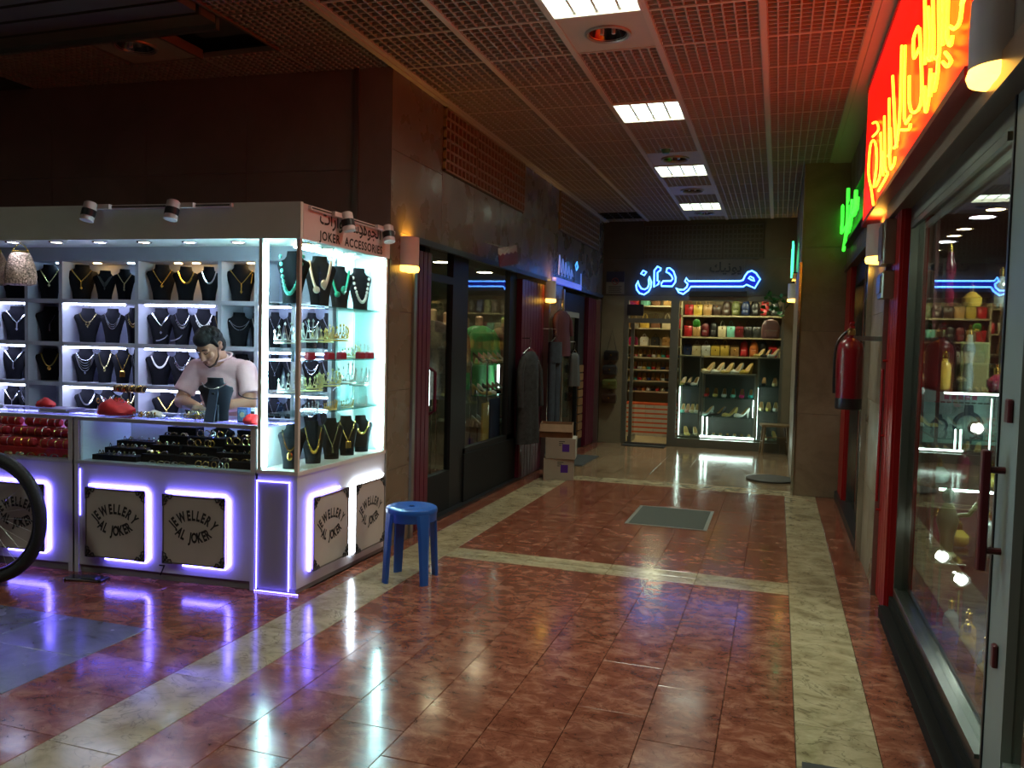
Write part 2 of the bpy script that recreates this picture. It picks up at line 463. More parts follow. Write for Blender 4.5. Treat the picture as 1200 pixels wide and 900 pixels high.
for i, (ya, yb) in enumerate(((3.96, 4.1), (3.78, 3.93), (3.6, 3.75), (3.42, 3.57), (3.24, 3.39), (3.06, 3.21), (2.88, 3.03))):
    m = MB(); m.bbox(-7.8, -3.24, ya, yb, ZC - .05, ZC + .02, .008); m.build('linear_slat', M_LINEAR, ceiling)
MB().box(-7.8, -3.24, 4.1, 4.13, ZC - .08, ZC + .05).build('edge_channel', M_ALU, ceiling)

# troffers, each with its louvres
M_TROFF = glow('fluorescent_diffuser', (.86, 1.0, .84), 5)
def troffer():
    t = thing('ceiling_light', 'square fluorescent ceiling light', 'ceiling light', (0, 0, 0))
    w = .265
    m = MB(); 
    for a in ((-w, w, -w, -w + .014), (-w, w, w - .014, w), (-w, -w + .014, -w, w), (w - .014, w, -w, w)): m.box(a[0], a[1], a[2], a[3], -.008, .07)
    m.build('frame', mat('troffer_frame', (.6, .55, .48), .4), t)
    MB().box(-w + .014, w - .014, -w + .014, w - .014, .035, .05).build('diffuser', M_TROFF, t)
    al = bpy.data.lights.new('lamp', 'AREA'); al.energy = 11.5; al.shape = 'SQUARE'; al.size = .48; al.spread = R(112); al.color = (.9, 1.0, .8)
    link('lamp', al, t, (0, 0, .011))
    lm = mat('louvre_white', (.75, .8, .75), .3)
    for i in range(3):
        x = -w + (i + 1) * .1325
        m = MB(); m.loft([[(x - .008, -w + .014, .012), (x + .008, -w + .014, .012), (x + .003, -w + .014, .034), (x - .003, -w + .014, .034)],
                          [(x - .008, w - .014, .012), (x + .008, w - .014, .012), (x + .003, w - .014, .034), (x - .003, w - .014, .034)]])
        m.build('louvre', lm, t)
    for j in range(6):
        y = -w + (j + 1) * .0757
        MB().box(-w + .014, w - .014, y - .0012, y + .0012, .024, .034).build('louvre', lm, t)
    return t
LN = ['just past the camera end of the arcade ceiling', 'before the round reflector beside the kiosk corner', 'above the mat in the arcade floor', 'with a blue edge past the smoke detector', 'closest to the blue neon shop']
tf = None
for i, k in enumerate(LIGHT_ROWS):
    loc = (-1.0625, yk(k) + ROW / 2, ZC)
    if tf is None: tf = troffer(); o = tf; o.location = loc
    else: o = dup(tf, loc)
    o['label'] = 'square fluorescent ceiling light ' + LN[i]; o['group'] = 'fluorescent lights along the arcade ceiling'
for i, (x, y) in enumerate(CONC_ADDED):
    dup(tf, (x, y, ZC), 0, 'unseen square fluorescent light added to the concourse ceiling ' + ['ahead of the kiosk', 'farther out from the kiosk', 'beyond the bicycle'][i], 'added unseen lights of the concourse')
# round reflector downlights (switched off)
def reflector():
    t = thing('round_downlight', 'x', 'downlight')
    m = MB(); m.ring([(.115, 0), (.128, -.012), (.14, -.008), (.142, .006), (.112, .006)], 28); m.build('trim_ring', mat('satin_ring', (.35, .3, .26), .35, .6), t, True)
    m = MB(); m.ring([(.115, -.002), (.095, .07), (.05, .11), (.002, .12), (.002, .124), (.054, .114), (.1, .07), (.118, -.002)], 28); m.build('reflector_bowl', mat('mirror_bowl', (.12, .1, .1), .12, .9), t, True)
    for x in (-.035, .035):
        m = MB(); m.tube([(x, 0, .0), (x, 0, .1)], .012, 8); m.build('lamp_tube', mat('frosted_tube', (.55, .5, .5), .3), t)
    return t
rf = None
for i, (x, y, l) in enumerate(((-1.0625, yk(1) + ROW / 2, 'after the first fluorescent light, in a plain panel'), (-1.0625, yk(7) + ROW / 2, 'before the third fluorescent light beside the smoke detector'),
                       (-1.0625, yk(10) + ROW / 2, 'between the third and fourth fluorescent lights'), (-1.0625, yk(13) + ROW / 2, 'past the last fluorescent light near the neon shop'),
                       (-4.12, 4.405, 'in the dark ceiling above the jewellery kiosk'))):
    loc = (x, y, ZC - .003)
    if rf is None: rf = reflector(); o = rf; o.location = loc
    else: o = dup(rf, loc)
    o['label'] = 'round reflector downlight ' + l; o['group'] = 'round reflector downlights'
sd = thing('smoke_detector', 'small green smoke detector on the arcade ceiling', 'smoke detector', (-1.1, 7.95, ZC))
MB().lathe([(.01, -.005), (.06, -.004), (.065, .012), (.06, .02), (.01, .02)], 20).build('base', mat('off_white_plastic', (.4, .42, .38), .4), sd, True)
MB().lathe([(.005, -.045), (.03, -.042), (.042, -.02), (.045, -.003), (.01, .0)], 20).build('sensor_head', mat('green_plastic', (.05, .22, .12), .4), sd, True)
mb = crate(.56, .55, 4, 4, .012, .03)
o = mb.build('ceiling_vent', mat('vent_black', (.02, .018, .016), .5)); o.location = (-2.255, yk(13) + ROW / 2, ZC - .01)
tag(o, 'dark square air vent in the ceiling by the shop wall', 'vent')

# ================================================================ WALLS
M_WALL = marble('wall_marble', (.135, .1, .066), (.118, .086, .056), (.155, .117, .08), rough=.25, scale=2.2, rnd=.08, vein=0)
M_CORE = mat('wall_core', (.1, .075, .055), .8)
def clad(parent, plane, a0, a1, z0, z1, na, nz, off, th=.02, m=None):
    """stone slabs on a wall; plane 'X' (slabs run along Y) or 'Y' (slabs run along X)"""
    for i in range(na):
        for j in range(nz):
            p, q = a0 + (a1 - a0) * i / na + .0015, a0 + (a1 - a0) * (i + 1) / na - .0015
            r, s = z0 + (z1 - z0) * j / nz + .0015, z0 + (z1 - z0) * (j + 1) / nz - .0015
            t = MB()
            if plane == 'X': t.box(off, off + th, p, q, r, s)
            else: t.box(p, q, off, off + th, r, s)
            t.build('slab', m or M_WALL, parent)
# left wall of the arcade
mb = MB()
mb.box(-2.85, -2.64, 5.2, 12.4, 2.28, 3.62); mb.box(-2.85, -2.64, 5.2, 5.56, 0, 2.28); mb.box(-2.95, -2.64, 9.34, 10.0, 0, 2.28); mb.box(-2.85, -2.64, 12.25, 12.4, 0, 2.28)
wall_left = struct('wall_left', mb, M_CORE)
clad(wall_left, 'X', 5.18, 6.08, 2.28, 3.4, 1, 2, -2.64)
clad(wall_left, 'X', 6.08, 8.26, 2.28, 2.87, 3, 1, -2.64)
clad(wall_left, 'X', 8.26, 9.7, 2.28, 3.4, 2, 2, -2.64)
clad(wall_left, 'X', 9.7, 12.0, 2.28, 2.9, 3, 1, -2.64)
clad(wall_left, 'X', 12.0, 12.4, 2.28, 3.4, 1, 2, -2.64)
clad(wall_left, 'X', 5.18, 5.56, 0, 2.28, 1, 4, -2.64)
clad(wall_left, 'X', 9.34, 10.0, 0, 2.28, 1, 3, -2.64)
M_VENT = mat('wall_vent_crate', (.27, .19, .13), .6)
def wall_vent(y0, y1, z0, z1, lab):
    t = thing('wall_vent', lab, 'vent', (-2.63, (y0 + y1) / 2, z0), 0, 'crate vents high on the arcade wall')
    n = 3; w = (y1 - y0) / n
    for i in range(n):
        c = crate(w - .02, z1 - z0, 8, 6, .02, .03)
        c.v = [(z, (i - 1) * w + x, y + (z1 - z0) / 2) for x, y, z in c.v]
        c.build('grille', M_VENT, t)
    b = MB(); b.box(-.01, -.004, (y0 - y1) / 2, (y1 - y0) / 2, 0, z1 - z0); b.build('backing', mat('vent_dark', (.03, .02, .016), .9), t)
wall_vent(6.09, 8.25, 2.88, 3.385, 'brown crate vent high on the wall above the boutique window')
wall_vent(9.71, 11.99, 2.91, 3.385, 'brown crate vent above the doorway with the faded blue neon')
# wall behind the kiosk
mb = MB(); mb.kbox(-.0, 5.4, 1.14, 1.3, 0, 3.62)
wall_kiosk = struct('wall_kiosk', mb, M_CORE)
M_WALLDK = marble('kiosk_wall_marble', (.2, .165, .145), (.17, .138, .12), (.23, .19, .17), rough=.4, scale=1.6, rnd=.06, vein=0)
for i in range(6):
    for j in range(2):
        s0 = .28 + i * .85
        MB().kbox(s0 + .0015, s0 + .8485, 1.12, 1.14, 2.0 + j * .7 + .0015, 2.0 + (j + 1) * .7 - .0015).build('slab', M_WALLDK, wall_kiosk)
MB().kbox(0.0, .24, 1.12, 1.14, 0, 3.4).build('slab', M_WALLDK, wall_kiosk)
MB().kbox(.24, .275, 1.105, 1.14, 2.0, 3.4).build('metal_strip', mat('grey_strip', (.16, .14, .13), .4, .5), wall_kiosk)
# far wall with the shoe shop opening
YF = 12.4
mb = MB()
mb.box(-2.85, -2.3, YF + .02, YF + .2, 0, 3.62); mb.box(-2.3, .09, YF + .02, YF + .2, 2.27, 3.62); mb.box(.09, .3, YF + .02, YF + .2, 0, 3.62)
wall_far = struct('wall_far', mb, M_CORE)
M_FARWALL = marble('far_wall_stone', (.085, .07, .052), (.07, .056, .042), (.1, .084, .065), rough=.35, scale=2, rnd=.08, vein=0)
clad(wall_far, 'Y', -2.62, -2.27, 0, 2.27, 1, 2, YF, m=mat('cream_post', (.2, .165, .105), .5, var=.06))
clad(wall_far, 'Y', .07, .19, 0, 2.27, 1, 2, YF, m=mat('cream_post', (.2, .165, .105), .5))
clad(wall_far, 'Y', -2.62, .19, 2.27, 2.82, 4, 1, YF, m=M_FARWALL)
clad(wall_far, 'Y', -2.62, -2.01, 2.82, 3.4, 1, 1, YF, m=M_FARWALL)
clad(wall_far, 'Y', -.25, .19, 2.82, 3.4, 1, 1, YF, m=M_FARWALL)
t = thing('wall_vent', 'dark three-part crate vent on the far wall above the blue neon sign', 'vent', (-1.13, YF, 2.83))
for i in range(3):
    c = crate(.555, .5, 9, 7, .016, .03); c.v = [(x + (i - 1) * .585, .0 + z * .6, y + .25) for x, y, z in c.v]
    c.build('grille', mat('far_vent', (.12, .1, .08), .6), t)
MB().box(-.88, .88, .021, .028, 0, .5).build('backing', mat('vent_dark', (.03, .02, .016), .9), t)
# pier and right-hand wall
mb = MB(); mb.box(.21, 1.2, 8.87, 12.4, 0, 3.62)
wall_pier = struct('wall_pier', mb, M_CORE)
mb = MB(); mb.box(.64, .8, .6, 8.87, 2.34, 3.62); mb.box(.64, .85, 5.42, 6.3, 0, 2.34)
wall_right = struct('wall_right', mb, M_CORE)
M_PIER = marble('pier_stone', (.27, .2, .13), (.2, .145, .09), (.33, .26, .18), rough=.35, scale=2.4, rnd=.07, vein=0)
clad(wall_pier, 'X', 8.85, 12.4, 0, 3.4, 4, 4, .19, m=M_PIER)
clad(wall_pier, 'Y', .21, .64, 0, 3.4, 1, 4, 8.85, m=M_PIER)
M_WALLR = marble('right_wall_stone', (.2, .15, .11), (.15, .11, .08), (.25, .19, .14), rough=.4, scale=2.2, rnd=.07, vein=0)
clad(wall_right, 'X', .9, 8.85, 2.34, 3.4, 7, 2, .62, m=M_WALLR)
clad(wall_right, 'X', 5.42, 6.3, 0, 2.34, 1, 4, .62, m=M_PIER)
MB().box(.175, .2, 8.835, 8.86, 0, 2.4).build('corner_strip', M_CHROME, wall_pier)
# the rest of the building's shell, behind the shop fronts and the camera
mb = MB(); mb.box(-8.1, -8.0, -3, 6, 0, 3.62); struct('wall_concourse', mb, mat('shell_wall', (.06, .05, .045), .8, var=.05))
mb = MB(); mb.box(-8.1, 3.3, -3.1, -3.0, 0, 3.62); struct('wall_rear', mb, mat('shell_wall', (.06, .05, .045), .8))

# ================================================================ SCONCES
M_SHADE = mat('sconce_shade', (.62, .55, .5), .45, var=.03)
def sconce(rad=.095, h=.23):
    """half-round shade open above and below; the wall is at local y = 0, the lamp bulges to -y"""
    t = thing('wall_sconce', 'x', 'wall lamp')
    m = MB(); pr = [(rad, -h / 2 + .02), (rad * 1.02, 0), (rad, h / 2)]
    m.lathe([(r_, z) for r_, z in pr] + [(rad - .006, h / 2), (rad - .004, 0), (rad - .006, -h / 2 + .02)], 16, a0=PI, a1=2 * PI)
    m.build('shade', M_SHADE, t, True)
    m = MB(); m.lathe([(rad * 1.0, -h / 2 + .02), (rad * 1.06, -h / 2), (rad * .98, -h / 2 - .02), (rad * .5, -h / 2 - .025), (.004, -h / 2 - .02)], 16, a0=PI, a1=2 * PI); m.build('glowing_lip', M_SCONCE, t, True)
    m = MB(); m.lathe([(.004, h / 2 - .01), (rad * .93, h / 2 - .01)], 16, a0=PI, a1=2 * PI); m.build('top_glow', glow('sconce_up', (1.0, .5, .06), 28), t)
    m = MB(); m.box(-.03, .03, -.012, 0, -h / 2 + .02, h / 2 - .02); m.build('back_plate', M_ALU, t)
    return t
sc0 = sconce()
def put_sconce(i, loc, rz, lab):
    o = sc0 if i == 0 else dup(sc0, loc)
    o.location = loc; o.rotation_euler = (0, 0, rz); o['label'] = lab; o['group'] = 'half-round wall lamps'
put_sconce(0, (-2.62, 5.44, 2.14), PI / 2, 'half-round wall lamp glowing yellow on the marble beside the kiosk')
put_sconce(1, (-2.62, 9.3, 2.13), PI / 2, 'half-round wall lamp glowing yellow above the hanging jeans')
put_sconce(2, (.62, 5.85, 2.22), -PI / 2, 'pinkish half-round wall lamp above the fire extinguisher')
put_sconce(3, (.62, 2.86, 2.47), -PI / 2, 'pale half-round wall lamp beside the red neon sign')
put_sconce(4, (.19, 11.9, 2.3), -PI / 2, 'half-round wall lamp under the small green neon on the pier')

# ================================================================ NEON SIGNS
def smooth_path(pts, n=4):
    """Catmull-Rom through 3-D points"""
    pts = [Vector(p) for p in pts]
    if len(pts) < 3: return pts
    out = []
    for i in range(len(pts) - 1):
        p0, p1, p2, p3 = pts[max(i - 1, 0)], pts[i], pts[i + 1], pts[min(i + 2, len(pts) - 1)]
        for k in range(n):
            t = k / n
            out.append(.5 * ((2 * p1) + (p2 - p0) * t + (2 * p0 - 5 * p1 + 4 * p2 - p3) * t * t + (3 * p1 - p0 - 3 * p2 + p3) * t ** 3))
    return out + [pts[-1]]
# blue neon outline lettering on the far shop
M_NBLUE = glow('neon_blue', (.06, .26, 1.0), 5)
M_NBLUEFACE = mat('sign_letter_blue', (.02, .03, .3), .4)
SY = YF - .05
def fs(cx, cy, y=SY): return P(730 + cx / 6.667, 290 + cy / 6.667, Y=y)
LET = [
 ('letter_noon', [(205, 228), (222, 270), (218, 310), (200, 345), (165, 368), (130, 358), (108, 330), (103, 295), (118, 262), (126, 295), (145, 322), (170, 328), (193, 315), (204, 285), (200, 255)]),
 ('letter_dot', [(140, 205), (158, 180), (184, 192), (166, 218)]),
 ('letter_alef', [(243, 310), (245, 180), (270, 148), (297, 163), (292, 178), (270, 196), (270, 262), (284, 262), (276, 287)]),
 ('letter_dal', [(338, 192), (345, 162), (365, 160), (395, 185), (412, 235), (410, 270), (385, 304), (300, 302), (300, 280), (315, 262), (375, 262), (389, 245), (380, 222), (358, 200)]),
 ('letter_ra_meem', [(415, 315), (440, 330), (475, 330), (500, 308), (506, 285), (484, 264), (495, 238), (512, 263), (700, 263), (915, 262), (938, 255), (955, 220), (975, 193), (1008, 182), (1040, 200), (1072, 248), (1030, 318), (965, 290), (940, 306), (730, 306), (530, 306), (510, 335), (470, 365), (435, 350)]),
]
ns = thing('neon_sign', 'blue neon Arabic shop sign on the far wall', 'neon sign', (-1.2, YF, 2.29))
tubes = []
for nm, pts in LET:
    f_ = MB(); f_.prism([fs(a, b, YF - .035) - ns.location for a, b in pts], (0, .03, 0)); fo = f_.build(nm, M_NBLUEFACE, ns)
    m = MB(); m.tube([fs(a, b) - ns.location for a, b in pts], .0125, 6, closed=True); m.build('neon_tube', M_NBLUE, fo, True)
m = MB(); m.tube([fs(a, b) - ns.location for a, b in [(980, 240), (995, 225), (1020, 240), (1028, 262), (1005, 255)]], .011, 6, closed=True); m.build('neon_tube', M_NBLUE, ns, True)
m = MB(); a, b = fs(520, 343, YF - .03), fs(970, 386, YF - .03); m.box(a.x - ns.location.x, b.x - ns.location.x, -.05, 0, b.z - ns.location.z, a.z - ns.location.z); m.build('transformer_box', M_BLACK, ns)
# small dark lettering above it
m = MB(); c0 = fs(800, 190, YF - .006)
letter_on(m, '\uFEDA\uFEF4\uFEE7\uFEEE\uFEF3', .2, lambda u, v, w: (c0.x + u, c0.y, c0.z + v), bold=.004)
o = m.build('wall_lettering', mat('dark_lettering', (.015, .014, .012), .5)); tag(o, 'small black Arabic lettering on the far wall above the neon', 'lettering'); ground_origin(o)
# red panel with yellow neon
XS = .52
M_NYEL = glow('neon_yellow', (1.0, .42, .012), 3.6)
M_REDSIGN = mat('red_sign_panel', (.75, .01, .005), .35, es=1.25, ecol=(1.0, .004, .001))
def rs(cx, cy, x=XS): return P(1010 + cx / 3.6, cy / 3.6, X=x)
y0s, y1s = 2.95, 6.35
rsn = thing('neon_sign', 'red lit sign panel with yellow neon Arabic script', 'neon sign', (.6, 4.6, 2.42))
L = rsn.location
m = MB(); m.box(.54 - L.x, .62 - L.x, y0s - L.y, y1s - L.y, 0, .92); m.build('panel', M_REDSIGN, rsn)
m = MB(); m.box(.53 - L.x, .62 - L.x, y0s - L.y, y1s - L.y, -.03, 0); m.box(.53 - L.x, .62 - L.x, y0s - L.y, y1s - L.y, .92, .94); m.build('edge_trim', M_REDPAINT, rsn)
STR = [[(48, 865), (40, 800), (28, 730), (35, 620), (48, 592), (60, 620), (62, 700), (50, 790)], [(80, 560), (80, 720), (60, 785)], [(46, 520), (62, 516), (70, 548), (46, 576)],
 [(95, 490), (98, 700), (108, 735), (70, 805)], [(115, 415), (118, 690), (135, 692), (140, 662)], [(130, 320), (140, 540), (146, 620)], [(168, 192), (162, 440), (150, 590), (136, 625)],
 [(183, 192), (179, 500), (205, 490)], [(165, 548), (198, 546), (205, 522)], [(200, 320), (200, 430), (215, 475), (248, 440), (252, 300), (243, 120)], [(236, 113), (218, 165), (220, 245), (240, 205)],
 [(265, -60), (268, 190), (266, 272)], [(280, 30), (288, 150), (283, 260)], [(265, 365), (268, 470), (280, 430), (290, 290)], [(298, -50), (302, 225), (278, 242)], [(288, 408), (302, 310)],
 [(325, -60), (326, 225), (308, 242)], [(345, -60), (342, 190)], [(306, 385), (318, 320), (323, 245)], [(365, -60), (360, 150), (374, 190), (382, 150)], [(342, 262), (360, 280), (376, 255), (352, 222)],
 [(428, -60), (416, 80), (392, 120), (372, 112)], [(448, -90), (444, -40), (420, 20)], [(120, 540), (122, 620), (112, 660)], [(88, 640), (90, 740)]]
for st in STR:
    m = MB(); m.tube([p - L for p in smooth_path([rs(a, b) for a, b in st], 3)], .0072, 6); m.build('neon_tube', M_NYEL, rsn, True)
# green neon script on the next shop
XG = .56
M_NGREEN = glow('neon_green', (.03, 1.0, .03), 1.4)
def gs(cx, cy): return P(930 + cx / 3.214, 200 + cy / 3.214, X=XG)
gn = thing('neon_sign', 'bright green neon script sign beside the red sign', 'neon sign', (.62, 7.6, 2.45)); L = gn.location
GST = [[(132, 335), (128, 280), (140, 245), (142, 190), (150, 168)], [(145, 368), (146, 300), (156, 250), (166, 230), (172, 280), (158, 292)], [(185, 118), (183, 200), (176, 265)],
       [(206, 68), (202, 200), (188, 300)], [(235, 75), (231, 160), (215, 172), (206, 232)], [(222, 108), (214, 200), (198, 240)], [(241, 100), (238, 142), (226, 155)], [(150, 300), (170, 250), (195, 215), (214, 190)], [(133, 250), (160, 270), (176, 262)]]
for st in GST:
    m = MB(); m.tube([p - L for p in smooth_path([gs(a, b) for a, b in st], 3)], .017, 6); m.build('neon_tube', M_NGREEN, gn, True)
for z in (.05, .4):
    m = MB(); m.box(-.06, 0, -1.1, .95, z, z + .012); m.build('mounting_rail', M_BLACK, gn)
gn2 = thing('neon_sign', 'small bluish green neon sign on the pier near the far shop', 'neon sign', (.19, 11.2, 2.45)); L = gn2.location
M_NTEAL = glow('neon_teal', (.05, 1.0, .4), 1.6)
for k in range(5):
    yy = -.5 + k * .22
    m = MB(); m.tube(smooth_path([(-.06, yy, .02 + .03 * (k % 2)), (-.06, yy + .03, .35 + .05 * (k % 3)), (-.06, yy + .12, .12), (-.06, yy + .17, .3)], 3), .014, 6); m.build('neon_tube', M_NTEAL, gn2, True)
m = MB(); m.box(-.05, 0, -.55, .65, .0, .012); m.build('mounting_rail', M_BLACK, gn2)
# faded blue neon over the second doorway on the arcade wall
bn = thing('neon_sign', 'faded blue neon lettering over the second doorway', 'neon sign', (-2.62, 10.1, 2.24)); L = bn.location
M_NDIM = glow('neon_dim_blue', (.02, .08, .8), .55)
m = MB(); m.box(0, .05, -.62, .7, .0, .07); m.build('blue_bar', M_NDIM, bn)
M_NDIM2 = glow('neon_dim_light', (.03, .2, .9), .35)
m = MB(); m.tube([(.06, .28, .3), (.06, .36, .35), (.06, .42, .29), (.06, .34, .24)], .009, 6, closed=True); m.build('neon_tube', glow('neon_dim_bright', (.05, .35, 1.0), 1.2), bn)
for k in range(5):
    yy = -.55 + k * .15
    m = MB(); m.tube(smooth_path([(.06, yy, .1), (.06, yy + .02, .34 - .03 * k), (.06, yy + .1, .14)], 3), .008, 6); m.build('neon_tube', M_NDIM2, bn)
m = MB(); m.tube([(.06, .62, .07), (.06, .6, .22)], .01, 6); m.build('neon_tube', M_NDIM2, bn)
# ================================================================ JEWELLERY KIOSK
M_BODY = mat('kiosk_body_white', (.5, .47, .48), .38, var=.06, vscale=3)
M_BOARD = mat('sign_board_taupe', (.42, .37, .34), .45, var=.08, vscale=4)
M_INNER = mat('kiosk_inner_white', (.62, .66, .72), .4)
M_PANEL_W = mat('shelf_lavender_white', (.5, .5, .6), .4, var=.04)
def arc_text(mb, body, size, rad, cu, cv, fn, up=True, gap=.05, cond=.6):
    gl = []; tot = 0
    for ch in body:
        if ch == ' ': gl.append((None, None, 0, size * .32)); tot += size * .32; continue
        v, f, a, b = text_mb(ch, size, bold=size * .045); a *= cond; b *= cond
        for q in v: q.x *= cond
        gl.append((v, f, a, b - a + size * gap)); tot += b - a + size * gap
    p = -tot / 2
    for v, f, a, w in gl:
        th = (p + w / 2) / rad
        if v:
            m = a + (w - size * gap) / 2
            pts = []
            for q in v:
                x, y = q.x - m, q.y
                if up: pts.append(fn(cu + math.sin(th) * (rad + y) + math.cos(th) * x, cv + math.cos(th) * (rad + y) - math.sin(th) * x))
                else: pts.append(fn(cu + math.sin(th) * (rad - y) + math.cos(th) * x, cv - math.cos(th) * (rad - y) + math.sin(th) * x))
            mb.add(pts, f)
        p += w
def ornament(mb, fn, u, v, su, sv, k=.07):
    """scrolled corner piece"""
    def tb(pts, r): mb.tube([fn(u + a * su * k, v + b * sv * k, .004) for a, b in pts], r, 4)
    tb([(0, 0), (.5, .0), (1.0, .02)], .0035); tb([(0, 0), (.0, .5), (.02, 1.0)], .0035)
    tb([(.12, .9), (.35, .8), (.3, .55), (.12, .6), (.2, .3)], .004); tb([(.9, .12), (.8, .35), (.55, .3), (.6, .12), (.3, .2)], .004)
    tb([(.05, .05), (.35, .35), (.5, .5), (.4, .6), (.35, .42)], .0045)
def sign_panel(par, fn, u0, u1, v0, v1, leds, ledmat):
    """framed board with lettering; fn(u, v, out) -> local point; leds = list of (u,v) polylines as fractions"""
    b = MB(); c = .012
    poly = [(u0 + c, v0), (u1 - c, v0), (u1, v0 + c), (u1, v1 - c), (u1 - c, v1), (u0 + c, v1), (u0, v1 - c), (u0, v0 + c)]
    b.loft([[fn(a, d, .014) for a, d in poly], [fn(a, d, .03) for a, d in poly]])
    bo = b.build('sign_board', M_BOARD, par)
    m = MB(); e = .008
    for q in ((u0, u1, v0, v0 + e), (u0, u1, v1 - e, v1), (u0, u0 + e, v0, v1), (u1 - e, u1, v0, v1)):
        m.loft([[fn(q[0], q[2], .03), fn(q[1], q[2], .03), fn(q[1], q[3], .03), fn(q[0], q[3], .03)], [fn(q[0], q[2], .034), fn(q[1], q[2], .034), fn(q[1], q[3], .034), fn(q[0], q[3], .034)]])
    m.build('rim', mat('board_rim', (.13, .11, .1), .4), bo)
    cu, cv = (u0 + u1) / 2, (v0 + v1) / 2; k = (u1 - u0) / .42
    m = MB(); arc_text(m, 'JEWELLERY', .082 * k, .17, cu, cv - .105, lambda a, d: fn(a, d, .0312)); arc_text(m, 'AL JOKER', .082 * k, .2, cu, cv + .13, lambda a, d: fn(a, d, .0312), up=False, gap=.07)
    m.build('lettering', M_INK, bo)
    for su, sv, uu, vv in ((1, 1, u0, v0), (-1, 1, u1, v0), (1, -1, u0, v1), (-1, -1, u1, v1)):
        m = MB(); ornament(m, lambda a, d, o: fn(a, d, .03 + o), uu, vv, su, sv); m.build('ornament', M_INK, bo)
    for pl in leds:
        m = MB(); pts = [(u0 + (u1 - u0) * a, v0 + (v1 - v0) * d) for a, d in pl]
        m.tube([fn(a, d, .012) for a, d in pts], .0085, 6); m.build('led_strip', ledmat, bo)

def front_fn(base):                             # u = kiosk s, seen from the front, letters must read the right way round
    return lambda u, v, o=0.0: KW(u, -o, v) - base
def make_counter(s0, s1, panels, lab, name='glass_counter'):
    base = KW((s0 + s1) / 2, .22, 0)
    t = thing(name, lab, 'display counter', base)
    W = lambda m, n, mt, p=None, sm=False: m.build(n, mt, t, sm, world=True)
    m = MB(); m.kbox(s0, s1, .0, .45, .05, .685); W(m, 'body', M_BODY)
    m = MB(); m.kbox(s0 + .0, s1, .015, .45, 0, .05); W(m, 'plinth', mat('grey_plinth', (.2, .18, .18), .5))
    m = MB(); m.kbox(s0, s1, -.008, .46, .685, .705); W(m, 'deck', mat('deck_grey', (.4, .4, .42), .35))
    for sa in (s0, s1 - .03):
        m = MB(); m.kbox(sa, sa + .03, -.006, .03, 0, .975); W(m, 'post', M_BODY)
    m = MB(); m.kbox(s0, s1, -.008, .02, .958, .98); m.kbox(s0, s1, .44, .46, .958, .98); W(m, 'top_rail', mat('rail_grey', (.42, .42, .45), .3, .3))
    m = MB(); m.kbox(s0 + .03, s1 - .03, .004, .01, .705, .958); W(m, 'front_pane', M_GLASS)
    m = MB(); m.kbox(s0 + .002, s1 - .002, .02, .44, .968, .976); W(m, 'top_pane', M_GLASS)
    m = MB(); m.kbox(s0, s1, .445, .46, .705, .958); W(m, 'back_panel', M_INNER)
    m = MB(); m.tube([KW(s0 + .04, .43, .95), KW(s1 - .04, .43, .95)], .005, 6); W(m, 'led_strip', glow('counter_led', (.25, .25, 1.0), 24))
    m = MB(); m.tube([KW(s0 + .035, -.006, .66), KW(s0 + .035, -.006, .1)], .004, 6); 
    for sa in (s0 + .002, s1 - .014):
        m = MB(); m.kbox(sa, sa + .012, .03, .445, .705, .958); W(m, 'end_panel', M_INNER)
    for u0, u1, v0, v1 in panels:
        fn = lambda u, v, o=0.0: KW(u0 + u1 - u, -o, v) - base      # u mirrored: s runs towards the other end
        sign_panel(t, fn, u0, u1, v0, v1, [[(.02, 1.03), (.97, 1.03), (1.03, .97), (1.035, .03), (.98, -.02), (.3, -.02)]], M_LEDBLUE)
    return t
c1 = make_counter(.27, 1.53, [(.45, .873, .122, .54), (.998, 1.423, .115, .546)], 'white glass-topped jewellery counter with two sign boards in violet light')
c2 = make_counter(1.545, 3.0, [(1.73, 2.15, .116, .54), (2.3, 2.72, .116, .54)], 'glass-topped jewellery counter holding red velvet rolls behind the bicycle wheel')
# edge of light at the left of the counter base, and the painted numeral
m = MB(); m.tube([KW(1.49, -.004, .655), KW(1.49, -.004, .36)], .004, 6); m.build('led_strip', glow('led_thin_blue', (.12, .1, 1.0), 8), c1, world=True)
m = MB(); b_ = KW(.9, -.002, .055); letter_on(m, '7', .1, lambda u, v, w: KW(.9 - u, -.0015, .03 + v)); m.build('numeral', M_INK, c1, world=True)

# ---- corner showcase
SD = 1.1
cs = thing('corner_showcase', 'tall brightly lit glass corner showcase of the kiosk with cyan light', 'showcase', KW(.13, .55, 0))
W = lambda m, n, mt, sm=False: m.build(n, mt, cs, sm, world=True)
m = MB(); m.kbox(0, .255, 0, SD, .03, .70); W(m, 'body', M_BODY)
m = MB(); m.kbox(.01, .25, .01, SD, 0, .03); W(m, 'plinth', mat('grey_plinth', (.2, .18, .18), .5))
m = MB(); m.kbox(-.008, .262, -.008, SD, .70, .722); W(m, 'deck', M_CREAMWHITE)
for sa, ta in ((-.004, -.004), (.235, -.004), (-.004, SD - .025), (.235, SD - .025)):
    m = MB(); m.kbox(sa, sa + .022, ta, ta + .022, .722, 2.07); W(m, 'post', M_CREAMWHITE)
m = MB(); m.kbox(.018, .235, .002, .008, .722, 2.07); W(m, 'front_pane', M_GLASS)
m = MB(); m.kbox(.002, .008, .018, SD - .025, .722, 2.07); W(m, 'side_pane', M_GLASS)
m = MB(); m.kbox(.02, .24, SD - .012, SD, .722, 2.07); W(m, 'back_panel', mat('cyan_white_panel', (.62, .85, .85), .35))
m = MB(); m.kbox(.238, .252, .86, SD, .722, 2.07); W(m, 'inner_panel', mat('cyan_white_panel', (.62, .85, .85), .35))
SHZ = [1.05, 1.372, 1.70]
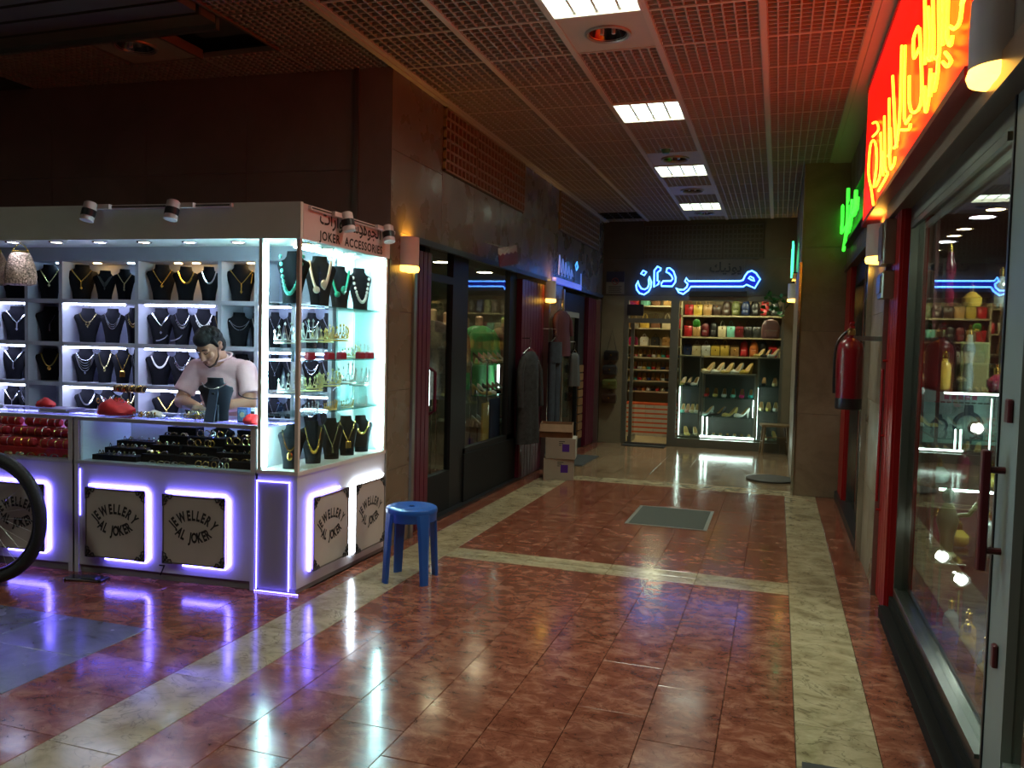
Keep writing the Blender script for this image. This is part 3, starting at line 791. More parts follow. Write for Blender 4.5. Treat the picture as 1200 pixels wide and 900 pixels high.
for z in SHZ:
    m = MB(); m.kbox(.012, .245, .012, SD - .015, z - .008, z); W(m, 'glass_shelf', M_SHELFGLASS)
for sa, ta in ((.226, .03), (.02, SD - .03)):
    m = MB(); m.tube([KW(sa, ta, .74), KW(sa, ta, 2.05)], .007, 6); W(m, 'led_strip', M_LEDCYAN)
m = MB(); m.tube([KW(.22, .3, 2.06), KW(.22, 1.02, 2.06)], .007, 6); W(m, 'led_strip', M_LEDCYAN)
m = MB(); m.kbox(.05, .25, -.004, 0, .02, .655); W(m, 'blue_lit_panel', mat('grey_lit_panel', (.3, .27, .33), .4))
def bead_line(m, a, b, r=.0048, step=.0125):
    d = b - a; n = max(2, int(d.length / step))
    for i in range(n + 1): m.octa(a + d * (i / n), r)
m = MB()
q = [KW(.255, -.009, .02), KW(.255, -.009, .658), KW(.045, -.009, .658), KW(.045, -.009, .02)]
for a, b in ((0, 1), (1, 2), (2, 3)): bead_line(m, q[a], q[b])
bead_line(m, KW(.262, -.012, .006), KW(-.02, -.02, .006)); W(m, 'rope_light', M_LEDBLUE)
base = cs.location
for i, (y0, y1, v0, v1) in enumerate(((4.19, 4.6, .11, .55), (4.7, 5.11, .09, .545))):
    fn = lambda u, v, o=0.0: Vector((KO.x + .001 + o, u, v)) - base
    sign_panel(cs, fn, y0, y1, v0, v1, [[(-.03, 0), (-.03, .97), (.03, 1.03), (.8 if i == 0 else 1.0, 1.03)]], M_LEDCOOL if i else M_LEDBLUE)

# ---- wall shelving
SHF, SHB = .85, 1.11
COLS = [.29, .57, .855, 1.145, 1.826, 2.485, 2.793, 3.1]
ROWZ = [.80, 1.10, 1.40, 1.72, 2.03]            # underside of each board
wsn = thing('shelving_unit', 'white bayed wall shelving of the kiosk lined with jewellery busts', 'shelving', KW(1.7, 1.0, 0))
W = lambda m, n, mt, sm=False: m.build(n, mt, wsn, sm, world=True)
m = MB(); m.kbox(.27, 3.12, SHB - .012, SHB, .0, 2.2); W(m, 'back_board', mat('shelf_back_blue', (.42, .44, .6), .4))
for c in COLS:
    m = MB(); m.kbox(c - .015, c + .015, SHF, SHB - .012, 0, 2.03); W(m, 'divider', M_PANEL_W)
for z in ROWZ[:-1]:
    m = MB(); m.kbox(.29, 3.1, SHF, SHB - .012, z, z + .03); W(m, 'shelf_board', M_PANEL_W)
m = MB(); m.kbox(.27, 3.12, SHF - .01, SHB - .012, 2.03, 2.17); W(m, 'top_band', M_PANEL_W)
m = MB(); m.kbox(.29, 3.1, SHF, SHB - .012, 0, .77); W(m, 'lower_cupboard', M_PANEL_W)
M_TUBE = glow('shelf_tube', (.6, .68, 1.0), 32)
for (a, b) in ((2.81, 3.08), (1.94, 2.47), (1.2, 1.77), (.31, .55), (.59, .84)):
    for z in ROWZ[1:4]:
        m = MB(); m.tube([KW(a, SHF + .02, z - .008), KW(b, SHF + .02, z - .008)], .007, 6); W(m, 'led_tube', M_TUBE)
M_WARM2 = glow('bay_warm', (1.0, .62, .2), 30); M_COOL2 = glow('bay_cool', (.55, .85, 1.0), 22)
for s_, w_ in ((2.95, 0), (2.64, 0), (2.3, 1), (2.0, 0), (1.6, 1), (1.45, 1), (1.22, 0), (1.0, 1), (.7, 0)):
    m = MB(); p = KW(s_, 1.0, 2.026); m.lathe([(.002, 0), (.026, 0), (.028, .003), (.002, .003)], 14, p); W(m, 'bay_light', M_WARM2 if w_ else M_COOL2)

# ---- fascia, soffit, lettering
fa = thing('kiosk_fascia', 'white header of the jewellery kiosk with a row of small downlights', 'shop fascia', KW(1.5, .3, 2.07))
W = lambda m, n, mt, sm=False: m.build(n, mt, fa, sm, world=True)
M_FASC = mat('fascia_white', (.76, .86, .81), .4, var=.03)
m = MB(); m.kbox(-.012, 3.15, -.014, .012, 2.07, 2.278); W(m, 'front_board', M_FASC)
m = MB(); m.kbox(-.014, .012, .012, SD, 2.07, 2.272); W(m, 'side_board', mat('fascia_side_red_tint', (.72, .62, .62), .4, var=.03))  # white laminate like the front; pink cast of the red light put into its colour
m = MB(); m.kbox(.012, 3.12, .012, .24, 2.07, 2.085); m.kbox(.012, .262, .24, SD, 2.07, 2.085); W(m, 'soffit', M_FASC)
m = MB(); m.kbox(.262, 3.12, .24, .55, 2.095, 2.11); W(m, 'rear_soffit', M_FASC)
m = MB(); m.kbox(0, 3.15, .012, SD, 2.262, 2.276); W(m, 'roof_board', M_FASC)
for px, wm in ((15, 0), (66, 1), (117, 0), (169, 1), (222, 0), (279, 1)):
    p = P(px, 284, z=2.068)
    m = MB(); m.ring([(.03, 0), (.042, -.004), (.046, .002), (.03, .002)], 18, p); d = W(m, 'downlight', M_CHROME, True)
    m = MB(); m.lathe([(.001, -.001), (.03, -.001), (.03, .001), (.001, .001)], 18, p - fa.location); m.build('lamp_lens', glow('fascia_warm', (1.0, .8, .55), 34) if wm else glow('fascia_cool', (.72, .78, 1.0), 34), d)
for y, wm in ((4.3, 1), (4.55, 0), (4.82, 0)):
    p = Vector((-2.74, y, 2.068))
    m = MB(); m.ring([(.03, 0), (.042, -.004), (.046, .002), (.03, .002)], 18, p); d = W(m, 'downlight', M_CHROME, True)
    m = MB(); m.lathe([(.001, -.001), (.03, -.001), (.03, .001), (.001, .001)], 18, p - fa.location); m.build('lamp_lens', glow('fascia_warm2', (1.0, .7, .3), 60) if wm else glow('fascia_mint', (.75, 1.0, .92), 80), d)
FX = KO.x + .0155
m = MB(); letter_on(m, 'JOKER', .075, lambda u, v, w: (FX, 4.36 + u, 2.088 + v), spacing=1.12, bold=.002)
W(m, 'lettering', M_INK)
m = MB(); letter_on(m, 'ACCESSORIES', .075, lambda u, v, w: (FX, 4.79 + u, 2.088 + v), spacing=1.12, bold=.002)
W(m, 'lettering', M_INK)
m = MB(); letter_on(m, '\uFE95\uFE8D\uFEAD\uFE8D\uFEEE\uFEB4\uFEB4\uFEDB\uFE8D', .12, lambda u, v, w: (FX, 4.52 + u, 2.185 + v), spacing=1.0, bold=.002)
W(m, 'lettering', M_INK)
m = MB(); letter_on(m, '\uFEAE\uFEDB\uFEEE\uFEA0\uFEDF\uFE8D', .12, lambda u, v, w: (FX, 4.87 + u, 2.185 + v), spacing=1.0, bold=.002)
W(m, 'lettering', M_INK)

# ---- track lights
M_SPOTW = mat('spot_white', (.75, .71, .7), .4)
def track(name, lab, along, out, a, b, z, spots):
    """rail on the fascia: along(v), out(v) give world points; spots = list of positions on it"""
    o0 = along((a + b) / 2, 0, z)
    t = thing('track_rail', lab, 'track rail', o0)
    m = MB(); 
    q = [(a, .0), (b, .0), (b, .02), (a, .02)]
    m.hexa([along(p, o_, z - .011) for p, o_ in q] + [along(p, o_, z + .011) for p, o_ in q]); m.build('rail', M_SPOTW, t, world=True)
    q = [(a + .01, .02), (b - .01, .02), (b - .01, .0215), (a + .01, .0215)]
    m = MB(); m.hexa([along(p, o_, z - .004) for p, o_ in q] + [along(p, o_, z + .004) for p, o_ in q]); m.build('slot', M_BLACK, t, world=True)
    for p, tilt, lab2 in spots:
        c = along(p, .06, z - .035)
        s_ = thing('track_spotlight', lab2, 'spotlight', c, 0, 'track spotlights on the kiosk header')
        ax = (along(p, 0, 0) - along(p + tilt, 0, 0)) + Vector((0, 0, -1)) + (along(p, .25, 0) - along(p, 0, 0)); ax.normalize()
        top, bot = -ax * .05, ax * .055
        def cyl(l0, l1, r, mt, nm, par):
            mm = MB(); mm.tube([ax * l0, ax * l1], r, 20); return mm.build(nm, mt, par, True)
        h = cyl(-.055, .055, .0385, M_SPOTW, 'spot_body', s_)
        cyl(-.014, .028, .041, M_BLACK, 'black_band', h)
        cyl(.0552, .0556, .033, mat('spot_lens', (.75, .7, .68), .2), 'lens', h)
        cyl(-.062, -.055, .03, M_SPOTW, 'rear_cap', h)
        sgn = .055
        a0, a1 = along(p - sgn - .07, .03, z) - c, along(p - sgn + .01, .03, z) - c
        mm = MB(); mm.tube([a1, (a1 + Vector((0, 0, 0))) * .4, Vector((0, 0, 0))], .007, 6); mm.build('arm', M_SPOTW, s_)
        mm = MB(); d_ = (along(1, 0, 0) - along(0, 0, 0)); up = Vector((0, 0, .014)); o_ = along(0, .014, 0) - along(0, 0, 0)
        mm.hexa([a0 - up - o_, a1 - up - o_, a1 - up + o_, a0 - up + o_, a0 + up - o_, a1 + up - o_, a1 + up + o_, a0 + up + o_]); mm.build('adapter', M_SPOTW, s_)
fr = lambda p, o, z: KW(p, -.014 - o, z)
track('f', 'white track rail fixed along the front of the kiosk header', fr, None, .42, 1.4, 2.262, [(1.355, -.06, 'white spotlight with black band on the end of the kiosk track'), (.78, -.02, 'white spotlight with black band midway on the kiosk track')])
sd_ = lambda p, o, z: Vector((KO.x + .014 + o, p, z))
track('s', 'white track rail above the JOKER ACCESSORIES lettering', sd_, None, 4.12, 5.2, 2.255, [(4.47, .04, 'spotlight with black band in front of the Arabic header lettering'), (5.02, .2, 'tilted spotlight with black band next to the wall lamp')])

# ---- busts, necklaces, earrings
def yfront(z): return -.045 + .17 * z
def bust_mesh(mt):
    m = MB(); rings = []
    for w, z in ((.055, 0), (.056, .012), (.06, .05), (.082, .14), (.101, .19), (.094, .209), (.06, .222), (.047, .236), (.044, .262)):
        yc = yfront(z); d = .05 if z < .2 else .04
        ring = []
        for k in range(12):
            a = 2 * PI * k / 12
            x = math.copysign(abs(math.cos(a)) ** .7, math.cos(a)) * w
            y = math.sin(a); ring.append((x, yc + d / 2 + (y * d / 2) * (1.0 if y < 0 else .8), z))
        rings.append(ring)
    m.loft(rings)
    m.box(-.03, .03, .03, .05, 0, .1)
    return m.mesh('bust', mt, True)
ME_BUST = bust_mesh(M_VELVET)
def necklace_mesh(style, mt):
    m = MB()
    def pt(x, z, off=.004):
        return (x, yfront(z) - off - .006 * (1 - min(1, (x / .09) ** 2)), z)
    def curve(kind, w, ztop, zbot, n=28):
        out = []
        for i in range(n + 1):
            u = -1 + 2 * i / n
            if kind == 'V': z = ztop - (ztop - zbot) * (1 - abs(u) ** 1.15)
            else: z = ztop - (ztop - zbot) * (1 - abs(u) ** 2.2)
            out.append(pt(u * w, z))
        return out
    def beads(pts, r, step=1):
        for p in pts[::step]: m.octa(p, r)
    if style == 'v_drop':
        c = curve('V', .062, .222, .135); m.tube(c, .0042, 5); m.tube([pt(0, .135), pt(0, .095)], .005, 5); m.octa(pt(0, .085), .009, .013)
    elif style == 'v_pendant':
        c = curve('V', .06, .222, .12); m.tube(c, .0028, 4); beads(c, .0045, 2); m.octa(pt(0, .105), .011, .015)
    elif style == 'v_mesh':
        for k in range(4):
            c = curve('V', .058 - .006 * k, .215 - .004 * k, .11 + .012 * k); m.tube(c, .003, 4)
        m.octa(pt(0, .1), .008, .014)
    elif style == 'u_collar':
        c = curve('U', .06, .22, .135); m.tube(c, .005, 5)
        for i, p in enumerate(c[4:-4]): m.octa((p[0], p[1] - .002, p[2] - .006), .006)
    elif style == 'u_fringe':
        c = curve('U', .06, .22, .14); m.tube(c, .004, 5)
        for i, p in enumerate(c[3:-3:2]): m.octa((p[0] * 1.05, p[1] - .002, p[2] - .012 - .008 * (1 - abs(p[0]) / .06)), .0055, .012)
    elif style == 'multi':
        for k in range(3):
            c = curve('U', .062, .222 - .004 * k, .14 - .016 * k); m.tube(c, .003, 4); beads(c, .004, 2)
    elif style == 'bib':
        for k in range(5):
            c = curve('U', .064, .222 - .006 * k, .165 - .02 * k); m.tube(c, .003, 4)
        m.octa(pt(0, .07), .008, .012)
    elif style == 'flower':
        c = curve('U', .06, .222, .155); m.tube(c, .0042, 5)
        for a in range(5): m.octa(pt(.013 * math.cos(a * 1.257), .142 + .013 * math.sin(a * 1.257), .008), .008)
        m.octa(pt(0, .12), .006, .012)
    elif style == 'y_chain':
        c = curve('V', .07, .222, .125); m.tube(c, .0028, 4); m.tube([pt(0, .125), pt(0, .075)], .004, 5); m.octa(pt(0, .11), .006); m.octa(pt(0, .068), .008, .015)
        m.tube([pt(.07, .2), pt(.06, .13)], .003, 4)
    elif style == 'two_strand':
        for zb in (.15, .125): m.tube(curve('U', .075, .2, zb), .0028, 4)
        m.octa(pt(0, .125), .006)
    elif style == 'oval':
        c = curve('U', .055, .225, .12); m.tube(c, .0045, 5); m.ball(pt(0, .1), .013, .006, .018, 8, 4)
    elif style == 'small_drop':
        m.tube([pt(.0, .13), pt(.0, .09)], .0035, 4); m.octa(pt(0, .085), .006, .012); m.tube([pt(0, .13), pt(.03, .2)], .0015, 4)
    elif style == 'big_beads':
        c = curve('U', .07, .235, .05, 20)
        for p in c: m.ball((p[0], p[1] - .006, p[2]), .0105, n=7, m=5)
    elif style == 'discs':
        c = curve('U', .068, .235, .075, 24); m.tube(c[:9], .009, 6); m.tube(c[-9:], .009, 6)
        m.ball((-.022, pt(0, .1)[1] - .006, .085), .022, .01, .019, 10, 5); m.ball((.022, pt(0, .1)[1] - .006, .115), .02, .01, .024, 10, 5)
    elif style == 'coins':
        c = curve('U', .06, .225, .08); m.tube(c, .0035, 4)
        for p in c[3:-3:2]: m.ball((p[0], p[1] - .003, p[2] - .012), .008, .003, .008, 7, 4)
    elif style == 'plaque':
        c = curve('V', .06, .225, .1); m.tube(c, .0035, 4); beads(c, .005, 2)
        m.bbox(-.022, .022, pt(0, .07)[1] - .008, pt(0, .07)[1] - .002, .05, .098, .005)
    elif style == 'teardrop':
        c = curve('U', .06, .225, .11); 
        for p in c: m.ball((p[0], p[1] - .002, p[2]), .0065, n=6, m=4)
        m.ball(pt(0, .075, .008), .02, .008, .027, 9, 5)
    elif style == 'tassel':
        c = curve('V', .058, .225, .09); m.tube(c, .003, 4); beads(c, .004, 2)
        m.tube([pt(0, .09), pt(0, .075)], .006, 5); m.tube([pt(0, .075), pt(0, .04)], [.004, .011], 6)
    return m.mesh('necklace', mt, False)
_nk = {}
MTN = {'gold': M_GOLD, 'pale gold': M_PALEGOLD, 'silver': M_SILVER, 'pearl': M_PEARL, 'green bead': M_GREENBEAD, 'dark grey': mat('dark_pewter', (.12, .12, .12), .35, .8), 'turquoise': mat('turquoise_bead', (.12, .6, .5), .3), 'white bead': mat('white_bead', (.8, .75, .65), .3)}
STN = {'v_drop': 'drop V necklace', 'v_pendant': 'pendant chain', 'v_mesh': 'mesh V necklace', 'u_collar': 'collar necklace', 'u_fringe': 'fringed necklace', 'multi': 'three-strand necklace', 'bib': 'bib of strands', 'flower': 'flower necklace', 'y_chain': 'Y chain', 'two_strand': 'double chain', 'oval': 'oval pendant necklace', 'small_drop': 'tiny drop chain', 'big_beads': 'large-bead necklace', 'discs': 'two-disc necklace', 'coins': 'coin necklace', 'plaque': 'plaque chain', 'teardrop': 'beaded teardrop necklace', 'tassel': 'tassel chain'}
me_ear = {}
def earring_mesh(mt):
    m = MB(); m.tube([(0, 0, 0), (0, 0, -.012)], .0015, 4); m.octa((0, 0, -.018), .006, .01); return m.mesh('earring', mt)
def bust_set(loc, rz, style, metal, where, sx=1.0, sz=1.0, ear=True, group='busts on the kiosk wall shelving', tiltname='black velvet bust'):
    sc = (sx, 1.0, sz)
    b = link('necklace_bust', ME_BUST, None, loc, rz); b.scale = sc
    tag(b, f'{tiltname} wearing {metal} {STN[style]}, {where}', 'bust', group)
    if (style, metal) not in _nk: _nk[(style, metal)] = necklace_mesh(style, MTN[metal])
    n = link('necklace', _nk[(style, metal)], None, loc, rz); n.scale = sc
    tag(n, f'{metal} {STN[style]} on {where}', 'necklace', 'necklaces ' + group[6:])
    if ear:
        em = metal if metal in ('gold', 'silver', 'pale gold') else 'pale gold'
        if em not in me_ear: me_ear[em] = earring_mesh(MTN[em])
        c, s_ = math.cos(rz), math.sin(rz)
        for x in (-.022, .022):
            lx, ly, lz = x * sx, yfront(.24) - .004 + .02, .255 * sz
            e = link('earring', me_ear[em], None, (loc[0] + lx * c - ly * s_, loc[1] + lx * s_ + ly * c, loc[2] + lz), rz)
            tag(e, f'{em} drop earring above {metal} {STN[style]}, {where}', 'earring', f'earrings on the display busts')
SHELFN = ['lowest shelf', 'third shelf', 'second shelf', 'top shelf']
def bay(s):
    for lim, nm in ((.57, 'showcase end bay'), (.855, 'bay behind showcase'), (1.145, 'narrow bay by showcase'), (1.826, 'bay behind shopkeeper'), (2.485, 'bay above red pouches'), (2.793, 'narrow bay by purses')):
        if s < lim: return nm
    return 'bay behind purses'
def shelf_bust(px, row, w, style, metal, hz=1.0, ear=True, rot=0.0, t=.965):
    w *= 1.06; hz *= 1.03; rot += R(34)
    s, _ = KP(px, 400, t - .05)
    bust_set(KW(s, t, ROWZ[row] + .0305), KROT + rot, style, metal, f'{SHELFN[row]}, {bay(s)}', w / 33.0, hz, ear)
for a in ((14, 40, 'flower', 'gold'), (52, 32, 'v_pendant', 'pale gold'), (90, 34, 'v_drop', 'gold'), (117, 26, 'v_mesh', 'dark grey', .82), (140, 24, 'v_drop', 'pale gold', .86), (184, 33, 'v_pendant', 'gold'), (212, 28, 'u_collar', 'gold', .93), (239, 25, 'u_collar', 'silver', .93), (277, 34, 'y_chain', 'gold')):
    shelf_bust(a[0], 3, a[1], a[2], a[3], a[4] if len(a) > 4 else .98)
for a in ((14, 36, 'v_drop', 'silver'), (53, 33, 'small_drop', 'silver'), (97, 30, 'flower', 'pale gold', .95), (126, 27, 'multi', 'silver', .95), (150, 18, 'u_fringe', 'pale gold'), (183, 30, 'v_drop', 'silver'), (208, 26, 'u_fringe', 'silver'), (233, 30, 'u_fringe', 'pearl'), (275, 28, 'two_strand', 'silver', .9), (295, 14, 'u_collar', 'pearl', .9), (250, 10, 'v_drop', 'gold', .92)):
    shelf_bust(a[0], 2, a[1], a[2], a[3], a[4] if len(a) > 4 else .98)
for a in ((10, 30, 'v_drop', 'silver'), (28, 14, 'u_collar', 'silver', .92), (52, 33, 'oval', 'gold', .9), (94, 30, 'bib', 'silver'), (117, 24, 'oval', 'pale gold'), (138, 24, 'plaque', 'gold'), (154, 12, 'multi', 'silver'), (182, 31, 'u_collar', 'pearl', .94), (208, 30, 'u_fringe', 'silver', .94), (240, 28, 'v_drop', 'gold', .94), (278, 30, 'v_pendant', 'silver', .9)):
    shelf_bust(a[0], 1, a[1], a[2], a[3], a[4] if len(a) > 4 else .95)
for a in ((8, 26, 'v_drop', 'silver'), (26, 24, 'u_fringe', 'silver'), (96, 28, 'u_collar', 'silver'), (120, 26, 'v_mesh', 'silver'), (144, 24, 'u_fringe', 'pale gold'), (190, 32, 'v_pendant', 'gold'), (225, 30, 'oval', 'silver'), (272, 32, 'two_strand', 'gold')):
    shelf_bust(a[0], 0, a[1], a[2], a[3], .93)
for row in (1, 2, 0):
    for s_, st, me in ((.365, 'v_drop', 'silver'), (.495, 'two_strand', 'silver'), (.645, 'u_collar', 'silver'), (.78, 'v_pendant', 'silver')):
        bust_set(KW(s_, .96, ROWZ[row] + .0305), KROT + R(30), st if row != 1 else {'v_drop': 'multi'}.get(st, st), me, f'{SHELFN[row]}, {bay(s_)}', .62, .95)
# silver bracelets laid on the busts of the second shelf
for i, px in enumerate((190, 207, 231)):
    s, z = KP(px, 391, .885); m = MB()
    m.tube(smooth_path([(-.05, 0, -.012), (-.02, 0, -.008), (.02, 0, .008), (.045, 0, .03)], 4), .0035, 5)
    o = m.build('bracelet', M_SILVER); o.location = KW(s, .885, z - .04); o.rotation_euler = (0, 0, KROT)
    tag(o, 'slim silver bracelet pinned across a bust on the second shelf, wide bay behind the shopkeeper', 'bracelet', 'bracelets pinned to the second-shelf busts')

# ---- showcase contents: upper busts, tiaras, red boxes, lower busts
SW = 'corner showcase'
XR = R(62)
for (s_, t_, st, me, sx, sz, rz) in ((.13, .14, 'big_beads', 'turquoise', 1.0, 1.2, R(12)), (.12, .42, 'discs', 'white bead', 1.0, 1.2, R(35)), (.12, .66, 'discs', 'green bead', .9, 1.05, R(40)), (.12, .93, 'big_beads', 'white bead', .9, 1.1, R(50))):
    bust_set(KW(s_, t_, SHZ[2] + .0005), rz, st, me, f'top of the {SW}', sx, sz, False, 'busts in the corner showcase')
for i, (t_, st, me, sx, sz, rz) in enumerate(((.13, 'teardrop', 'gold', .85, 1.0, R(20)), (.36, 'coins', 'gold', .85, 1.0, R(45)), (.58, 'tassel', 'pale gold', .85, 1.0, R(45)), (.78, 'plaque', 'gold', .85, 1.0, R(45)), (.98, 'u_collar', 'gold', .85, .95, R(45)))):
    bust_set(KW(.12, t_, .7225), rz, st, me, f'floor of the {SW}', sx, sz, True, 'busts in the corner showcase')
def tiara_mesh(seed, n, hmax, mt):
    rnd = random.Random(seed); m = MB(); r = .062
    arc = [(r * math.cos(a), r * math.sin(a), .006) for a in [PI + PI * i / 24 for i in range(25)]]
    m.tube(arc, .0045, 5); m.tube([(x, y, .018) for x, y, z in arc], .0025, 4)
    for i in range(n):
        a = PI + PI * (i + .5) / n; k = 1 - abs(i + .5 - n / 2) / (n / 2)
        h = .025 + hmax * (.35 + .65 * k) * rnd.uniform(.8, 1.1)
        x, y = math.cos(a), math.sin(a)
        da = PI / n * .45
        pts = [(r * math.cos(a - da), r * math.sin(a - da), .018), (r * 1.06 * x, r * 1.06 * y, h), (r * math.cos(a + da), r * math.sin(a + da), .018)]
        m.tube(pts, .0026, 4); m.octa((r * 1.06 * x, r * 1.06 * y, h + .005), .0075, .011); m.octa((r * 1.03 * x, r * 1.03 * y, h * .55), .006)
        if i % 2 == 0: m.octa((r * x, r * y, .024), .008)
    return m.mesh('tiara', mt)
M_TW = mat('tiara_white', (.85, .86, .84), .25, .2); M_TG = mat('tiara_pale_gold', (.85, .72, .32), .3, .35); M_TG2 = mat('tiara_gold', (.85, .5, .1), .3, .4)
TM = [tiara_mesh(1, 7, .075, M_TW), tiara_mesh(2, 9, .055, M_TG), tiara_mesh(3, 8, .085, M_TW), tiara_mesh(4, 11, .06, M_TG2)]
TN = ['white spiked tiara', 'pale gold leafy tiara', 'pearl white crown-like tiara', 'gold fine-pointed tiara']
def tiara(i, s_, t_, z, rz, sc, where, tilt=0.0):
    o = link('tiara', TM[i], None, KW(s_, t_, z), rz); o.scale = (sc,) * 3; o.rotation_euler = (tilt, 0, rz)
    tag(o, f'{TN[i]} {where}', 'tiara', 'tiaras in the corner showcase')
mr_ = MB(); mr_.bbox(-.03, .03, -.024, .024, 0, .045, .008); ME_RBOX = mr_.mesh('base', M_CRIMSON)
ml_ = MB(); ml_.bbox(-.036, .036, -.004, .004, .024, .07, .003); ME_RLID = ml_.mesh('lid', M_RED)
def red_box(t_, s_, z, rz, lab):
    o = thing('ring_box', lab, 'ring box', KW(s_, t_, z + .0005), rz, 'red ring boxes in the corner showcase')
    link('base', ME_RBOX, o)
    return o
for k, (t_, s_) in enumerate(((.2, .048), (.42, .048), (.57, .048), (.84, .06), (.97, .06))):
    red_box(t_, s_, SHZ[1], R(75), ['red ring box behind the corner post of the showcase', 'red ring box in front of the pale gold tiaras', 'bright red ring box in front of the gold tiara', 'crimson ring box standing apart by the cyan panel', 'crimson ring box at the wall end of the showcase shelf'][k])
    if k > 2: tiara([0, 1, 3, 1, 0][k], s_ + .085, t_ + .02, SHZ[1] + .0005, R(60), 1.0, ['behind the corner post ring box on the middle shelf', 'behind a red ring box on the middle shelf', 'above the bright red ring box, middle shelf', 'by the cyan panel on the middle shelf', 'at the wall end of the middle shelf'][k])
stn = mat('acrylic_stand', (.75, .85, .85), .15)
ac = glass('clear_acrylic', (.88, .95, .95))
def stand(t_, s_, z, h, lab, w=.075):
    o = thing('acrylic_stand', lab, 'display stand', KW(s_, t_, z + .0005), R(60), 'acrylic stands in the corner showcase')
    MB().box(-w, w, -.05, .05, h - .004, h).build('stand_top', ac, o)
    for x in (-w, w - .004): MB().box(x, x + .004, -.05, .05, 0, h - .004).build('stand_side', ac, o)
for k, (t_, s_, z, h, ti) in enumerate(((.12, .155, SHZ[1], .09, 0), (.3, .155, SHZ[1], .1, 2), (.49, .155, SHZ[1], .1, 1), (.68, .155, SHZ[1], .11, 3), (.14, .15, SHZ[0], .12, 2), (.36, .15, SHZ[0], .12, 1), (.58, .15, SHZ[0], .14, 1), (.78, .15, SHZ[0], .15, 2), (.97, .15, SHZ[0], .13, 0))):
    nm = ['corner post', 'second place', 'middle', 'cyan panel end', 'corner post', 'gold tiaras', 'leafy tiara', 'white panel', 'wall end'][k]
    fl = 'middle shelf' if z == SHZ[1] else 'lower shelf'
    stand(t_, s_, z, h, f'clear acrylic stand at the {nm} of the showcase {fl}', .05)
    tiara(ti, s_, t_ + .01, z + h + .001, R(50) + .2 * (k % 3), 1.25, f'raised on acrylic at the {nm}, {fl}')
for k, (t_, s_, ti) in enumerate(((.25, .07, 0), (.47, .07, 3), (.68, .07, 1), (.87, .07, 0))):
    tiara(ti, s_, t_, SHZ[0] + .001, R(70), .72, ['low beside the corner post, lower shelf', 'on the bare glass of the lower shelf', 'small, between the acrylic stands of the lower shelf', 'low by the white panel, lower shelf'][k])

# ---- inside the front counters
ramp_n = [0]
def ramp(s0, s1, t0, t1, z0, h, steps, m, lab, group):
    o0 = KW((s0 + s1) / 2, (t0 + t1) / 2, z0)
    b = MB()
    for i in range(steps):
        b.kbox(s0, s1, t0 + (t1 - t0) * i / steps, t1, z0 + h * i / steps, z0 + h * (i + 1) / steps)
    o = b.build('display_ramp', m); tag(o, lab, 'display ramp', group); ground_origin(o)
G1 = 'black velvet ramps in the glass counter'
ramp(1.14, 1.46, .06, .36, .7055, .1, 3, M_VELVET, 'low black velvet ramp with rows of gold rings at the glass counter end', G1)
ramp(.92, 1.13, .09, .4, .7055, .2, 4, M_VELVET, 'stepped black velvet ramp below the red pouches on the counter', G1)
ramp(.66, .9, .1, .33, .7055, .15, 3, M_VELVET, 'black velvet ramp in the middle of the glass counter', G1)
ramp(.32, .63, .06, .4, .7055, .2, 5, M_VELVET, 'tall stepped velvet ramp at the showcase end of the glass counter', G1)
mrg = MB(); mrg.tube([(.0095 * math.cos(a), .0, .0095 + .0095 * math.sin(a)) for a in [2 * PI * i / 10 for i in range(10)]], .0026, 4, closed=True); mrg.octa((0, -.001, .021), .006); ME_RING = mrg.mesh('ring', M_GOLD)
mbg = MB(); mbg.tube([(.03 * math.cos(a), .0, .03 + .03 * math.sin(a)) for a in [2 * PI * i / 18 for i in range(18)]], .0042, 5, closed=True); ME_BANG = mbg.mesh('bangle', M_GOLD)
mcl = MB(); mcl.loft([[(.03 * math.cos(a), -w_, .004 + .022 * math.sin(a)) for w_ in (-.011, .011)] + [(.024 * math.cos(a), w_, .004 + .017 * math.sin(a)) for w_ in (-.011, .011)] for a in [PI * i / 12 for i in range(13)]]); ME_CUFF = mcl.mesh('cuff', M_SILVER)
rg = random.Random(11)
METC = [('gold', M_GOLD), ('silver', M_SILVER), ('pale gold', M_PALEGOLD)]
def scatter(me, name, cat, s0, s1, t, z, n, where, group, jitter=.01, scale=1.0, tilt=None):
    for i in range(n):
        nm, mt = METC[rg.randrange(3)]
        s = s0 + (s1 - s0) * (i + .5) / n + rg.uniform(-jitter, jitter)
        o = link(name, me, None, KW(s, t + rg.uniform(-.006, .006), z + .0006), KROT + rg.uniform(-.4, .4)); omat(o, mt)
        o.scale = (scale,) * 3
        tag(o, f'{nm} {name} {where}', cat, group + ', ' + nm)
for i in range(3): scatter(ME_RING, 'ring', 'ring', 1.16, 1.45, .09 + .1 * i, .7055 + .1 * (i + 1) / 3, 8, f'on the {["front", "middle", "rear"][i]} step of the low black ring ramp', 'rings in the low ramp')
for i in range(4): scatter(ME_RING if i % 2 else ME_CUFF, 'ring' if i % 2 else 'cuff', 'ring' if i % 2 else 'bracelet', .94, 1.12, .12 + .077 * i, .7055 + .05 * (i + 1), 6 if i % 2 else 3, f'on the {["lowest", "second", "third", "highest"][i]} step of the ramp below the red pouches', 'jewellery on the stepped ramp', scale=.85)
for i in range(3): scatter(ME_CUFF if i == 0 else ME_BANG, 'cuff' if i == 0 else 'bangle', 'bracelet', .68, .89, .13 + .075 * i, .7055 + .15 * (i + 1) / 3, 4, f'on the {["front", "middle", "rear"][i]} step of the middle velvet ramp', 'bracelets on the middle ramp', scale=.7)
